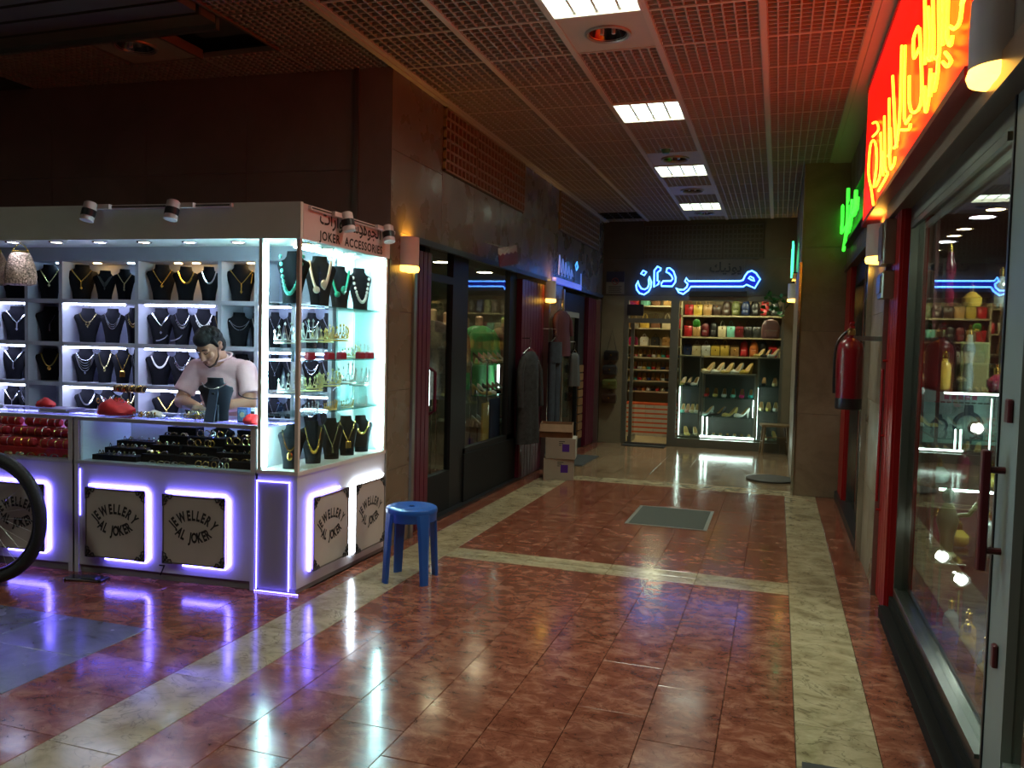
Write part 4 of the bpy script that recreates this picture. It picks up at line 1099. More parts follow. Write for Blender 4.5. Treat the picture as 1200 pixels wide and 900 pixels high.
for i in range(5): scatter(ME_CUFF if i in (0, 3) else ME_RING if i % 2 else ME_BANG, 'cuff' if i in (0, 3) else 'ring' if i % 2 else 'bangle', 'bracelet' if i != 1 else 'ring', .34, .62, .09 + .068 * i, .7055 + .04 * (i + 1), 6, f'on the {["lowest", "second", "third", "fourth", "highest"][i]} step of the tall ramp at the showcase end', 'jewellery on the tall ramp', scale=.75)
scatter(ME_BANG, 'bangle', 'bracelet', .46, .72, .045, .7055, 5, 'on the counter floor close to the pane', 'bangles on the counter floor', scale=.6)
scatter(ME_CUFF, 'cuff', 'bracelet', .78, 1.05, .06, .7055, 5, 'on the counter floor under the middle ramp', 'cuffs on the counter floor', scale=.8)
bust_set(KW(.78, .385, .7055), KROT, 'u_fringe', 'silver', 'inside the glass counter', .9, .88, False, 'busts inside the glass counter')
# red velvet rolls in the other counter
mroll = MB(); mroll.tube([(-.14, 0, .028), (-.13, 0, .028), (.13, 0, .028), (.14, 0, .028)], [.02, .028, .028, .02], 14); ME_ROLL = mroll.mesh('bracelet_roll', M_RED, True)
for i, t_ in enumerate((.1, .2, .3)):
    ramp(1.6, 2.95, t_ - .045, t_ + .055 if i < 2 else .42, .7055, .05 + .055 * i, 1, M_RED, ['lowest red velvet step in the counter of red rolls', 'middle red velvet step in the counter of red rolls', 'highest red velvet step in the counter of red rolls'][i], 'red velvet steps')
    for j in range(4):
        s = 1.75 + .32 * j
        o = link('bracelet_roll', ME_ROLL, None, KW(s, t_, .7055 + .05 + .055 * i + .0005), KROT)
        tag(o, f'red velvet bracelet roll, {["first", "second", "third", "fourth"][j]} from the white post, {["lowest", "middle", "highest"][i]} red step', 'bracelet roll', 'red velvet bracelet rolls')
        for k in range(5):
            nm, mt = METC[rg.randrange(3)]
            b = link('bangle', ME_BANG, None, KW(s - .11 + .055 * k, t_, .7055 + .05 + .055 * i + .0), KROT + PI / 2 + rg.uniform(-.15, .15)); omat(b, mt); b.scale = (.98,) * 3
            tag(b, f'{nm} bangle on the {["first", "second", "third", "fourth"][j]} roll from the white post, {["lowest", "middle", "highest"][i]} red step', 'bracelet', f'{nm} bangles on the red rolls')
for j in range(9):
    nm, mt = METC[j % 3]
    o = link('cuff', ME_CUFF, None, KW(1.62 + .09 * j, .03, .7058), KROT + rg.uniform(-.3, .3)); omat(o, mt); tag(o, f'{nm} cuff bracelet lying by the pane below the red rolls', 'bracelet', f'{nm} cuffs below the red rolls')

# ---- things on the counter top
ZT = .9805
def ct(px, py, t): 
    s, _ = KP(px, py, t); return KW(s, t, ZT)
M_NOTE = mat('notebook_violet', (.12, .1, .3), .5); M_PAPER = mat('paper', (.6, .6, .62), .6)
for i in range(2):
    o = thing('notebook', ['violet notebook lying at the bottom on the counter', 'violet notebook lying on another notebook'][i], 'notebook', ct(73, 482, .2) + Vector((0, 0, .0135 * i)), KROT + .1 - .15 * i, 'notebooks on the counter')
    m = MB(); m.bbox(-.11, .11, -.08, .08, 0, .0125, .002); m.build('cover', M_NOTE, o)
    m = MB(); m.box(-.1102, .107, -.0802, .076, .002, .0105); m.build('pages', M_PAPER, o)
def pouch(loc, w, d, h, lab, seed):
    rnd = random.Random(seed); m = MB(); rings = []
    for k, (f, z) in enumerate(((.9, 0), (1.0, .25), (.92, .55), (.7, .8), (.35, 1.0))):
        rings.append([(math.cos(a) * w * f * (1 + .13 * math.sin(a * 3 + seed + k) + rnd.uniform(-.06, .06)), math.sin(a) * d * f * (1 + .1 * math.cos(a * 2 + k)), z * h * (1 + .25 * math.sin(a * 2 + seed) * (1 if z else 0))) for a in [2 * PI * j / 16 for j in range(16)]])
    m.loft(rings); o = m.build('velvet_pouch', M_RED, None, True); o.location = loc; o.rotation_euler = (0, 0, KROT)
    tag(o, lab, 'pouch', 'red velvet pouches on the counter'); return o
pouch(ct(54, 474, .22) + Vector((.0, 0, .0265)), .07, .05, .05, 'small red velvet pouch lying on the stacked notebooks', 3)
pouch(ct(135, 486, .2), .13, .09, .085, 'crumpled red velvet pouch with jewellery in the middle of the counter', 5)
pouch(ct(297, 497, .08), .06, .05, .05, 'red velvet pouch at the counter end against the showcase', 8)
for j in range(6):
    nm, mt = METC[j % 3]; 
    b = link('ring', ME_RING, None, ct(118 + 7 * j, 486, .2) + Vector((0, -.02, .088 - .006 * abs(j - 2.5))), KROT + j); omat(b, mt); b.scale = (1.3,) * 3; tag(b, f'{nm} ring lying on the crumpled red pouch', 'ring', f'{nm} rings on the red pouch')
o = thing('bracelet_stand', 'T-bar stand on the counter wound with brown and gold bracelets', 'bracelet stand', ct(152, 484, .32), KROT)
MB().lathe([(.045, 0), (.045, .008), (.012, .014), (.012, .02)], 16).build('base', M_BLACK, o, True)
MB().tube([(0, 0, .014), (0, 0, .15)], .008, 8).build('post', M_BLACK, o)
MB().tube([(-.115, 0, .16), (.115, 0, .16)], .017, 12).build('bar', M_BLACK, o, True)
for j in range(14):
    x = -.108 + .0166 * j
    MB().tube([(x + .003 * math.sin(a), .0215 * math.cos(a), .16 + .0215 * math.sin(a)) for a in [2 * PI * k / 12 for k in range(12)]], .0045, 5, closed=True).build('bracelet_band', [mat('brown_band', (.12, .05, .02), .4), M_GOLD, mat('tan_band', (.35, .2, .08), .5)][(j * 2) % 3], o)
o = thing('acrylic_tray', 'shallow clear tray of gold trinkets in white tissue on the counter', 'tray', ct(178, 488, .16), KROT)
MB().box(-.13, .13, -.07, .07, 0, .004).build('tray_floor', ac, o)
for a in ((-.13, .13, -.07, -.066), (-.13, .13, .066, .07), (-.13, -.126, -.07, .07), (.126, .13, -.07, .07)): MB().box(*a, .004, .02).build('tray_side', ac, o)
rnd = random.Random(4)
tp = MB(); rings = []
for f, z in ((1, 0), (.9, .4), (.55, .8), (.2, 1)): rings.append([(math.cos(a) * .07 * f * (1 + .2 * rnd.uniform(-1, 1)), math.sin(a) * .04 * f * (1 + .2 * rnd.uniform(-1, 1)), z * .035 + rnd.uniform(0, .006) * (z > 0)) for a in [2 * PI * j / 14 for j in range(14)]])
tp.loft(rings); q = tp.build('tissue_paper', mat('tissue', (.6, .57, .5), .7)); q.location = o.location + Vector((.02, .005, .0045)); q.rotation_euler = (0, 0, KROT); tag(q, 'crumpled white tissue paper in the clear tray', 'tissue')
for j in range(10):
    b = link('ring', ME_RING, None, o.location + Vector((-.1 + .018 * j, -.045 + .012 * (j % 3), .0045)), j * 1.3); omat(b, METC[j % 3][1]); b.scale = (1.2,) * 3; tag(b, f'{METC[j % 3][0]} ring loose in the clear counter tray', 'ring', f'{METC[j % 3][0]} rings in the clear tray')
o = thing('clear_tub', 'clear plastic tub half full of gold pieces before the shopkeeper', 'tub', ct(231, 490, .2), KROT)
for a in ((-.08, .08, -.055, -.051), (-.08, .08, .051, .055), (-.08, -.076, -.051, .051), (.076, .08, -.051, .051)): MB().box(*a, .003, .085).build('tub_side', ac, o)
MB().box(-.08, .08, -.055, .055, 0, .003).build('tub_floor', ac, o)
for j in range(24):
    b = link('ring', ME_RING, None, o.location + Vector((-.06 + .024 * (j % 6), -.036 + .022 * (j // 6), .004 + .012 * ((j * 7) % 3))), j * 2.1); omat(b, METC[(j * 2) % 3][1]); b.scale = (1.15,) * 3
    tag(b, f'{METC[(j * 2) % 3][0]} ring piled in the clear plastic tub', 'ring', f'{METC[(j * 2) % 3][0]} rings in the plastic tub')
# navy bust seen from behind with its easel, necklace on it
ME_NB = ME_BUST.copy(); ME_NB.materials[0] = M_NAVY
p = ct(254, 493, .13)
o = thing('necklace_bust', 'navy leatherette bust seen from behind with easel back on the counter', 'bust', p, KROT + PI)
b = link('bust_form', ME_NB, o); b.scale = (1.22, 1, 1.02)
m = MB(); m.hexa([(-.035, .075, .0), (.035, .075, .0), (.035, .083, .0), (-.035, .083, .0), (-.03, .022, .2), (.03, .022, .2), (.03, .03, .2), (-.03, .03, .2)]); e_ = m.build('easel_back', mat('navy_card', (.03, .04, .07), .5), o)
m = MB(); m.box(-.01, .01, .036, .041, .165, .176); m.build('slot', M_BLACK, e_)
m = MB(); m.tube(smooth_path([(-.085, .03, .222), (-.05, .05, .2), (0, .056, .19), (.05, .05, .2), (.085, .03, .222)], 5), .0035, 6); q = m.build('necklace', M_SILVER); q.location = p + Vector((0, 0, .012)); q.rotation_euler = (0, 0, KROT + PI)
tag(q, 'thin silver chain across the back of the navy counter bust', 'necklace')
o = thing('gift_box', 'small dark blue patterned gift box standing by the showcase', 'gift box', ct(286, 492, .14), KROT)
MB().bbox(-.035, .035, -.02, .02, 0, .09, .002).build('box_body', mat('box_blue', (.03, .06, .22), .4), o)
MB().box(-.028, .028, -.0215, -.02, .01, .08).build('picture', mat('box_picture', (.12, .22, .4), .4, var=.5, vscale=60), o)
MB().lathe([(.001, -.001), (.016, -.001), (.016, .001), (.001, .001)], 14).build('round_motif', mat('motif_cream', (.5, .5, .35), .5), o)
o.children[-1].location = (0, -.0225, .048); o.children[-1].rotation_euler = (PI / 2, 0, 0)
o = thing('watch_box', 'small white box with dark print beside the blue gift box', 'box', ct(297, 489, .2), KROT)
MB().bbox(-.025, .025, -.02, .02, 0, .085, .002).build('box_body', mat('box_white', (.6, .6, .62), .5), o)
MB().box(-.018, .018, -.0212, -.02, .02, .065).build('dark_print', M_INK, o)
# sequined purses hanging under the soffit
M_SEQ = mat('sequin_champagne', (.5, .36, .27), .3, .6, var=.75, vscale=90, bump=1.0, bscale=110)
for i, px in enumerate((24, -8)):
    s, z = KP(px, 294, .13); loc = KW(s, .13, 1.797)
    o = thing('sequined_purse', ['champagne sequined purse hanging under the kiosk soffit', 'darker sequined purse hanging next to the champagne purse'][i], 'purse', loc, KROT + R(34), 'sequined purses under the kiosk soffit')
    m = MB(); rings = []
    for w, d, z_ in ((.06, .012, 0), (.09, .03, .012), (.096, .036, .06), (.088, .032, .12), (.065, .02, .19), (.05, .01, .215)):
        rings.append([(math.cos(a) * w, math.sin(a) * d, z_) for a in [2 * PI * k / 18 for k in range(18)]])
    m.loft(rings); m.build('pouch_body', M_SEQ if i == 0 else mat('sequin_brown', (.25, .15, .09), .3, .7, var=.45, vscale=160, bump=.9, bscale=220), o, True)
    m = MB(); m.bbox(-.048, .048, -.008, .008, .213, .226, .003); m.build('clasp_frame', M_GOLD, o)
    m = MB(); m.tube([(-.045, 0, .226), (-.02, 0, .26), (0, 0, .27), (.02, 0, .26), (.045, 0, .226)], .003, 5); m.build('chain_handle', M_GOLD, o)
# ================================================================ SHARED GOODS: garments, shoes, bags
def garment_mesh(seed, L, w, d, mt, sleeve=0.0, flare=1.2, neck=.3, legs=False):
    """hanging garment, hem at z=0, shoulders at z=L, front to -y"""
    rnd = random.Random(seed); m = MB(); n = 26; ph = rnd.uniform(0, 6)
    def ring(z, wx, dy, cx=0.0, amp=.12):
        out = []
        for k in range(n):
            a = 2 * PI * k / n
            f = 1 + amp * math.sin(a * 5 + ph + z * 3) + amp * .5 * math.sin(a * 9 + ph * 2)
            out.append((cx + math.cos(a) * wx * (1 + .03 * math.sin(z * 14)), math.sin(a) * dy * f, z))
        return out
    if legs:
        for sx in (-1, 1):
            m.loft([ring(z * L, w * ww, d * ww * 1.3, sx * w * .46, .08) for z, ww in ((0, .4), (.1, .42), (.45, .44), (.8, .5))])
        m.loft([ring(z * L, w * ww, d, 0, .06) for z, ww in ((.74, .94), (.8, 1.0), (.9, .92), (1.0, .84))])
    else:
        m.loft([ring(0, w * flare, d * 1.25), ring(L * .3, w * (flare * .6 + .4), d * 1.15), ring(L * .6, w, d), ring(L * .8, w * 1.02, d * .95, 0, .06), ring(L * .93, w * .95, d * .7, 0, .03), ring(L * .985, w * .55, d * .5, 0, 0), ring(L, w * neck, d * .4, 0, 0)])
        if sleeve:
            for sx in (-1, 1):
                m.tube([(sx * w * .82, 0, L * .9), (sx * w * 1.12, -.01, L * .78), (sx * w * 1.2, -.02, L * .9 - sleeve * .6), (sx * w * 1.22, -.03, L * .9 - sleeve)], [d * .5, d * .55, d * .5, d * .45], 10)
    return m.mesh('garment', mt, True)
def hanger(par, w, z):
    m = MB(); m.tube([(-w, 0, z - .06), (0, 0, z), (w, 0, z - .06), (-w, 0, z - .06)], .005, 5); m.tube([(0, 0, z), (0, 0, z + .05), (.02, 0, z + .07), (.02, 0, z + .09), (0, 0, z + .1)], .003, 5)
    return m.build('hanger', M_CHROME, par)
def shoe_parts(heel=.075, length=.23, wid=.038):
    """court shoe along +x (toe), standing on z=0; returns meshes (upper, heel, insole)"""
    up = MB(); ins = MB(); rings = []; ri = []
    N = 11
    for i in range(N):
        u = i / (N - 1); x = u * length
        e = max(0.0, 1 - u / .62); zb = heel * (e * e * (3 - 2 * e)) + (.006 if u > .6 else .004)
        w = wid * (.62 + .5 * math.sin(u * PI * .9)) * (1 if u < .86 else (1 - ((u - .86) / .14) ** 2 * .75))
        hgt = (.055 - .03 * min(1, u / .35)) if u < .5 else (.025 + .022 * max(0, math.sin((u - .5) / .5 * PI * .9)))
        open_ = .86 if u < .66 else .3
        rings.append([(x, -w * .8, zb), (x, w * .8, zb), (x, w, zb + hgt * .45), (x, w * open_, zb + hgt), (x, -w * open_, zb + hgt), (x, -w, zb + hgt * .45)])
        if u < .7: ri.append([(x, -w * .7, zb + hgt + .0015), (x, w * .7, zb + hgt + .0015)])
    up.loft(rings); ins.loft(ri, caps=False, closed=False)
    hl = MB()
    if heel > .02: hl.loft([[(.012 + .008 * math.cos(a), .008 * math.sin(a), 0) for a in [2 * PI * k / 6 for k in range(6)]], [(.016 + .016 * math.cos(a), .018 * math.sin(a), heel * .8) for a in [2 * PI * k / 6 for k in range(6)]], [(.018 + .018 * math.cos(a), .022 * math.sin(a), heel + .004) for a in [2 * PI * k / 6 for k in range(6)]]])
    else: hl.box(0, .07, -.022, .022, 0, heel)
    return up, hl, ins
u_, h_, i_ = shoe_parts(); u2_, h2_, i2_ = shoe_parts(.012)
M_LEATHER = {k: mat('leather_' + k.replace(' ', '_'), c, .35, var=.06, vscale=20) for k, c in {
    'black': (.012, .011, .011), 'cream': (.5, .42, .26), 'silver': (.5, .5, .47), 'gold': (.5, .36, .1), 'red': (.4, .012, .015), 'magenta': (.5, .01, .12), 'teal': (.03, .3, .27), 'white': (.6, .58, .52), 'brown': (.13, .055, .025),
    'tan': (.33, .18, .06), 'navy': (.012, .025, .09), 'mint': (.16, .45, .36), 'lime green': (.08, .36, .03), 'maroon': (.12, .012, .015), 'yellow': (.5, .33, .05), 'blush pink': (.45, .22, .2), 'dusty rose': (.3, .12, .11), 'dark brown': (.045, .022, .014), 'charcoal': (.03, .03, .03), 'orange': (.45, .12, .02), 'olive': (.1, .11, .03)}.items()}
ME_SHOE = (u_.mesh('upper', M_LEATHER['black'], True), h_.mesh('heel', M_LEATHER['black']), i_.mesh('insole', M_LEATHER['tan']))
ME_FLAT = (u2_.mesh('upper', M_LEATHER['black'], True), h2_.mesh('heel', M_LEATHER['black']), i2_.mesh('insole', M_LEATHER['tan']))
def shoe(loc, rz, col, lab, group, flat=False, sc=1.0, tilt=0.0):
    t = thing('court_shoe' if not flat else 'flat_shoe', lab, 'shoe', loc, rz, group); t.scale = (sc,) * 3
    if tilt: t.rotation_euler = (0, tilt, rz)
    for nm, me in zip(('upper', 'heel', 'insole'), ME_FLAT if flat else ME_SHOE):
        o = link(nm, me, t)
        if nm != 'insole': omat(o, M_LEATHER[col])
    return t
def bag_meshes():
    out = {}
    # tote
    b = MB(); b.loft([[(x * w, y * d, z) for x, y in ((-1, -1), (-.9, -1.15), (.9, -1.15), (1, -1), (1, 1), (.9, 1.15), (-.9, 1.15), (-1, 1))] for w, d, z in ((.13, .05, 0), (.145, .055, .02), (.15, .05, .12), (.155, .035, .2), (.152, .03, .205))])
    hs = []
    for y in (-.03, .03):
        h = MB(); h.tube(smooth_path([(-.07, y, .18), (-.06, y, .26), (0, y, .31), (.06, y, .26), (.07, y, .18)], 4), .006, 6); hs.append(h.mesh('handle', M_LEATHER['brown'], True))
    t_ = MB(); t_.bbox(-.02, .02, -.05, -.04, .15, .18, .004)
    out['tote bag'] = (b.mesh('bag_body', M_LEATHER['tan'], True), hs, t_.mesh('clasp', M_GOLD))
    # satchel with flap
    b = MB(); b.loft([[(x * w, y * d, z) for x, y in ((-1, -1), (-.92, -1.12), (.92, -1.12), (1, -1), (1, 1), (.92, 1.12), (-.92, 1.12), (-1, 1))] for w, d, z in ((.12, .045, 0), (.132, .05, .015), (.135, .05, .13), (.125, .04, .165), (.1, .02, .175))])
    f = MB(); f.loft([[(-.128, -.054, .075), (.128, -.054, .075), (.128, -.06, .078), (-.128, -.06, .078)], [(-.132, -.054, .15), (.132, -.054, .15), (.132, -.062, .15), (-.132, -.062, .15)], [(-.11, 0, .178), (.11, 0, .178), (.11, 0, .186), (-.11, 0, .186)]])
    h = MB(); h.tube(smooth_path([(-.05, 0, .17), (-.045, 0, .22), (0, 0, .245), (.045, 0, .22), (.05, 0, .17)], 4), .007, 6)
    c = MB(); c.bbox(-.014, .014, -.068, -.06, .085, .108, .004)
    out['satchel'] = (b.mesh('bag_body', M_LEATHER['tan'], True), [h.mesh('handle', M_LEATHER['brown'], True), f.mesh('flap', M_LEATHER['tan'])], c.mesh('clasp', M_GOLD))
    # backpack
    b = MB(); rings = []
    for w, d, z in ((.1, .055, 0), (.118, .07, .02), (.122, .075, .12), (.115, .07, .2), (.085, .05, .26), (.03, .02, .285)): rings.append([(math.copysign(abs(math.cos(a)) ** .6, math.cos(a)) * w, math.copysign(abs(math.sin(a)) ** .7, math.sin(a)) * d, z) for a in [2 * PI * k / 16 for k in range(16)]])
    b.loft(rings)
    p = MB(); p.bbox(-.08, .08, -.1, -.06, .03, .13, .012)
    h = MB(); h.tube(smooth_path([(-.03, .02, .27), (-.025, .02, .31), (.025, .02, .31), (.03, .02, .27)], 4), .006, 6)
    z_ = MB(); z_.box(-.075, .075, -.103, -.1, .115, .12)
    out['backpack'] = (b.mesh('bag_body', M_LEATHER['black'], True), [h.mesh('handle', M_LEATHER['black'], True), p.mesh('pocket', M_LEATHER['black'], True)], z_.mesh('zip', M_SILVER))
    return out
BAGS = bag_meshes()
def handbag(loc, rz, kind, col, lab, group, sc=1.0):
    t = thing({'tote bag': 'tote_bag', 'satchel': 'satchel', 'backpack': 'backpack'}[kind], lab, 'bag', loc, rz, group)
    t.scale = sc if isinstance(sc, tuple) else (sc,) * 3
    b, ex, c = BAGS[kind]
    omat(link('bag_body', b, t), M_LEATHER[col])
    for e in ex: omat(link(e.name.split('.')[0], e, t), M_LEATHER[col])
    link('clasp', c, t)
    return t

# ================================================================ LEFT BOUTIQUE
XL = -2.75
M_GREYHEAD = mat('blue_grey_head', (.045, .055, .07), .45, .3)
w1 = thing('window_1', None, None, (XL, 7.65, 0)); w1['kind'] = 'structure'; w1['label'] = 'dark framed boutique window of the arcade'
W = lambda m, n, mt: m.build(n, mt, w1, world=True)
m = MB(); m.box(XL - .05, XL + .05, 6.9, 8.42, 0, .47); W(m, 'kick_panel', mat('black_panel', (.008, .009, .01), .6, spec=.2))
m = MB(); m.box(XL - .03, XL + .03, 6.9, 6.96, .47, 2.3); m.box(XL - .03, XL + .03, 8.18, 8.42, .47, 2.3); m.box(XL - .03, XL + .03, 6.9, 8.42, .47, .52); m.box(XL - .03, XL + .03, 6.9, 8.42, 2.275, 2.3); W(m, 'frame', M_DARKFRAME)
m = MB(); m.box(XL - .003, XL + .003, 6.96, 8.18, .52, 2.275); W(m, 'pane', M_SHOPGLASS)
m = MB(); m.box(XL - .06, XL + .1, 6.0, 8.5, 0, .03); W(m, 'sill_track', M_BLACK)
d1 = thing('door_1', None, None, (XL, 6.5, 0)); d1['kind'] = 'structure'; d1['label'] = 'dark framed glass boutique door beside the kiosk'
W = lambda m, n, mt: m.build(n, mt, d1, world=True)
m = MB(); m.box(XL - .03, XL + .03, 6.0, 6.09, .03, 2.3); m.box(XL - .03, XL + .03, 6.6, 6.9, .03, 2.3); m.box(XL - .03, XL + .03, 6.09, 6.6, 2.0, 2.06); m.box(XL - .03, XL + .03, 6.09, 6.6, 2.275, 2.3); W(m, 'frame', M_DARKFRAME)
m = MB(); m.box(XL - .03, XL + .03, 6.09, 6.6, .03, .37); W(m, 'kick_panel', mat('black_panel', (.008, .009, .01), .6, spec=.2))
m = MB(); m.box(XL - .003, XL + .003, 6.09, 6.6, .37, 2.0); W(m, 'pane', M_SHOPGLASS)
m = MB(); m.box(XL - .003, XL + .003, 6.09, 6.6, 2.06, 2.275); W(m, 'transom_pane', M_SHOPGLASS)
m = MB(); m.tube([(XL + .03, 6.13, .9), (XL + .08, 6.13, .93), (XL + .08, 6.13, 1.25), (XL + .03, 6.13, 1.28)], .014, 8); W(m, 'handle', M_BURG)
def head_trim(name, y0, y1):
    m = MB(); m.box(-2.64, -2.6, y0, y1, 2.235, 2.28); return struct(name, m, M_GREYHEAD)
head_trim('trim_1', 5.56, 9.34); head_trim('trim_2', 10.0, 12.4)
def ribbed_post(name, x0, x1, y0, y1, z1, mt, n=5):
    m = MB(); m.box(x0, x1 - .02, y0, y1, 0, z1)
    r_ = struct(name, m, mt)
    for i in range(n):
        a = y0 + (y1 - y0) * i / n; b = MB(); b.box(x1 - .02, x1, a + .006, a + (y1 - y0) / n - .006, .02, z1); b.build('rib', mt, r_)
    return r_
ribbed_post('trim_3', -2.8, -2.66, 5.6, 6.0, 2.2, M_BURG)
m = MB(); m.box(-2.68, -2.6, 5.555, 5.6, 0, 2.2); struct('trim_4', m, M_ALU)
ribbed_post('trim_5', -2.8, -2.66, 8.42, 9.3, 2.2, M_BURG, 8)
m = MB(); m.box(-2.68, -2.6, 9.3, 9.345, 0, 2.2); struct('trim_6', m, M_ALU)
m = MB(); m.box(-2.68, -2.6, 10.0, 10.04, 0, 2.2); struct('trim_7', m, M_ALU)
ribbed_post('trim_8', -2.8, -2.66, 11.66, 12.2, 2.2, M_BURG, 5)
m = MB(); m.box(-2.68, -2.6, 12.2, 12.25, 0, 2.2); struct('trim_9', m, M_ALU)
# second doorway
d2 = thing('door_2', None, None, (XL, 10.85, 0)); d2['kind'] = 'structure'; d2['label'] = 'dark framed glass doorway under the faded blue neon'
W = lambda m, n, mt: m.build(n, mt, d2, world=True)
m = MB(); m.box(XL - .03, XL + .03, 10.04, 10.42, .0, 2.2); m.box(XL - .03, XL + .03, 11.3, 11.66, .0, 2.2); m.box(XL - .03, XL + .03, 10.42, 11.3, 1.95, 2.2); m.box(XL - .03, XL + .03, 10.42, 11.3, 0, .2); W(m, 'frame', M_DARKFRAME)
m = MB(); m.box(XL - .003, XL + .003, 10.42, 11.3, .2, 1.95); W(m, 'pane', M_SHOPGLASS)
m = MB(); m.box(XL + .03, XL + .04, 10.42, 11.3, 1.88, 1.95); W(m, 'pale_strip', mat('pale_strip', (.3, .3, .26), .4))
m = MB()
for k in range(9): m.box(XL + .032, XL + .05, 11.34, 11.62, .15 + k * .12, .25 + k * .12)
W(m, 'slatted_board', mat('wood_slats', (.2, .1, .04), .5))
# boutique rooms behind the glass
M_SHOPWALL = mat('boutique_wall', (.2, .17, .12), .7, var=.08); M_SHOPCEIL = mat('boutique_ceiling', (.16, .13, .09), .7)
m = MB(); m.box(-4.9, -4.8, 5.35, 12.4, 0, 2.6); m.box(-4.8, -2.86, 5.32, 5.4, 0, 2.6); m.box(-4.8, -2.96, 9.94, 10.0, 0, 2.6); m.box(-4.8, -2.86, 12.3, 12.4, 0, 2.6); struct('wall_boutique', m, M_SHOPWALL)
m = MB(); m.box(-4.9, -2.79, 5.4, 12.3, 2.32, 2.4); ceil_b = struct('ceiling_boutique', m, M_SHOPCEIL)
for i, (px, py, lab) in enumerate(((518, 307, 'behind the door transom'), (568, 319, 'above the boutique window display'), (525, 323, 'deeper inside the boutique'))):
    p = P(px, py, z=2.314) if i < 2 else Vector((-3.2, 6.7, 2.314))
    o = thing('recessed_light', 'round recessed light in the boutique ceiling ' + lab, 'recessed light', p, 0, 'recessed lights of the boutique')
    MB().ring([(.09, -.004), (.11, -.004), (.115, .006), (.09, .006)], 20).build('ring', M_CHROME, o, True)
    MB().lathe([(.001, -.002), (.09, -.002), (.09, .004), (.001, .004)], 20).build('lens', glow('boutique_warm', (1.0, .84, .56), 40), o)
# clothed torsos
def torso(loc, rz, seed, mt, lab, L=.75, w=.2, skin=(.5, .33, .2)):
    o = thing('mannequin_torso', lab, 'mannequin', loc, rz, 'clothed torsos in the boutique')
    g = link('garment', garment_mesh(seed, L, w, .11, mt, .45), o, (0, 0, .95))
    m = MB(); m.lathe([(.05, .9 + L), (.045, 1.0 + L), (.048, 1.04 + L), (.03, 1.06 + L)], 12); m.build('neck_cap', mat('mannequin_tan', skin, .4), o, True)
    m = MB(); m.tube([(0, 0, .02), (0, 0, 1.0)], .015, 8); m.build('pole', M_CHROME, o)
    m = MB(); m.lathe([(.14, 0), (.14, .012), (.02, .02)], 20); m.build('base', M_CHROME, o, True)
torso((-3.3, P(523, 450, X=-3.3).y, 0), R(60), 1, mat('beige_lace', (.3, .22, .13), .7, var=.4, vscale=40), 'beige patterned garment on a torso behind the boutique door')
torso((-3.35, P(560, 450, X=-3.35).y, 0), R(55), 2, mat('green_satin', (.07, .32, .1), .4, var=.3, vscale=6), 'green satin shawl garment on a torso in the boutique window')
torso((-3.2, P(590, 450, X=-3.2).y, 0), R(55), 3, mat('brown_print', (.16, .08, .05), .7, var=.5, vscale=50), 'brown printed garment on a torso in the boutique window')
torso((-3.15, P(505, 450, X=-3.15).y, 0), R(60), 4, mat('dark_print', (.09, .07, .07), .7, var=.5, vscale=45), 'dark garment on a torso deep inside the boutique')
torso((-3.75, P(544, 450, X=-3.75).y, 0), R(55), 5, mat('rose_print', (.28, .07, .1), .7, var=.4, vscale=30), 'rose garment on a torso deep inside the boutique')
# shoe shelf in the window
o = thing('display_shelf', 'glass and metal shelf of shoes in the boutique window', 'shelf', (-2.93, 8.35, 0))
for z in (.62, .95, 1.28):
    MB().box(-.1, .1, -.5, .45, z - .01, z).build('shelf_board', M_SHELFGLASS, o)
for x in (-.09, .09):
    for y in (-.49, .44): MB().tube([(x, y, 0), (x, y, 1.3)], .01, 6).build('upright', M_CHROME, o)
SC6 = ['cream', 'silver', 'gold', 'white', 'black', 'blush pink']
for r_, z in enumerate((.62, .95, 1.28)):
    for k in range(6):
        shoe((-3.02, 7.9 + k * .15, z + .0008), R(20), SC6[(k + r_ * 2) % 6], f'{SC6[(k + r_ * 2) % 6]} court shoe on the {["lower", "middle", "upper"][r_]} shelf of the boutique window', 'shoes on the boutique window shelf', sc=.9)
o = thing('counter_table', 'low beige counter seen through the boutique window', 'table', (-4.52, 8.6, 0))
MB().bbox(-.2, .2, -.6, .6, 0, .72, .01).build('cabinet', mat('beige_counter', (.3, .22, .12), .5, var=.1), o)
MB().bbox(-.23, .23, -.63, .63, .72, .75, .008).build('top', mat('red_counter_top', (.3, .05, .03), .4), o)
for k in range(3):
    o = thing('light_tube', f'white light tube standing {["behind the door glass", "in the middle of the boutique", "by the rear of the boutique"][k]}', 'light tube', (-3.1, 6.95 + .1 * k + (0, 0, 1.82)[k] , .0) if k != 1 else (-3.72, 8.6, .0), 0, 'upright light tubes in the boutique')
    MB().lathe([(.05, 0), (.05, .02), (.012, .03)], 12).build('foot', M_CHROME, o)
    MB().tube([(0, 0, .9), (0, 0, 1.25)], .018, 8).build('tube', glow('boutique_tube', (.75, 1.0, .95), 9), o); MB().tube([(0, 0, .03), (0, 0, .9)], .01, 8).build('stem', M_CHROME, o)
o = MB(); o.bbox(-.012, .012, -.09, .09, 0, .42, .004); o = o.build('picture_board', mat('mustard_board', (.35, .25, .05), .5, var=.1)); o.location = (-2.803, 7.72, .4701); tag(o, 'mustard coloured board leaning inside the boutique window', 'board')
o = MB(); o.bbox(-.012, .012, -.15, .15, 0, .45, .004); o = o.build('picture_board', mat('navy_board', (.025, .035, .09), .5, var=.1)); o.location = (-2.803, 8.0, .4701); tag(o, 'navy blue board leaning inside the boutique window', 'board')
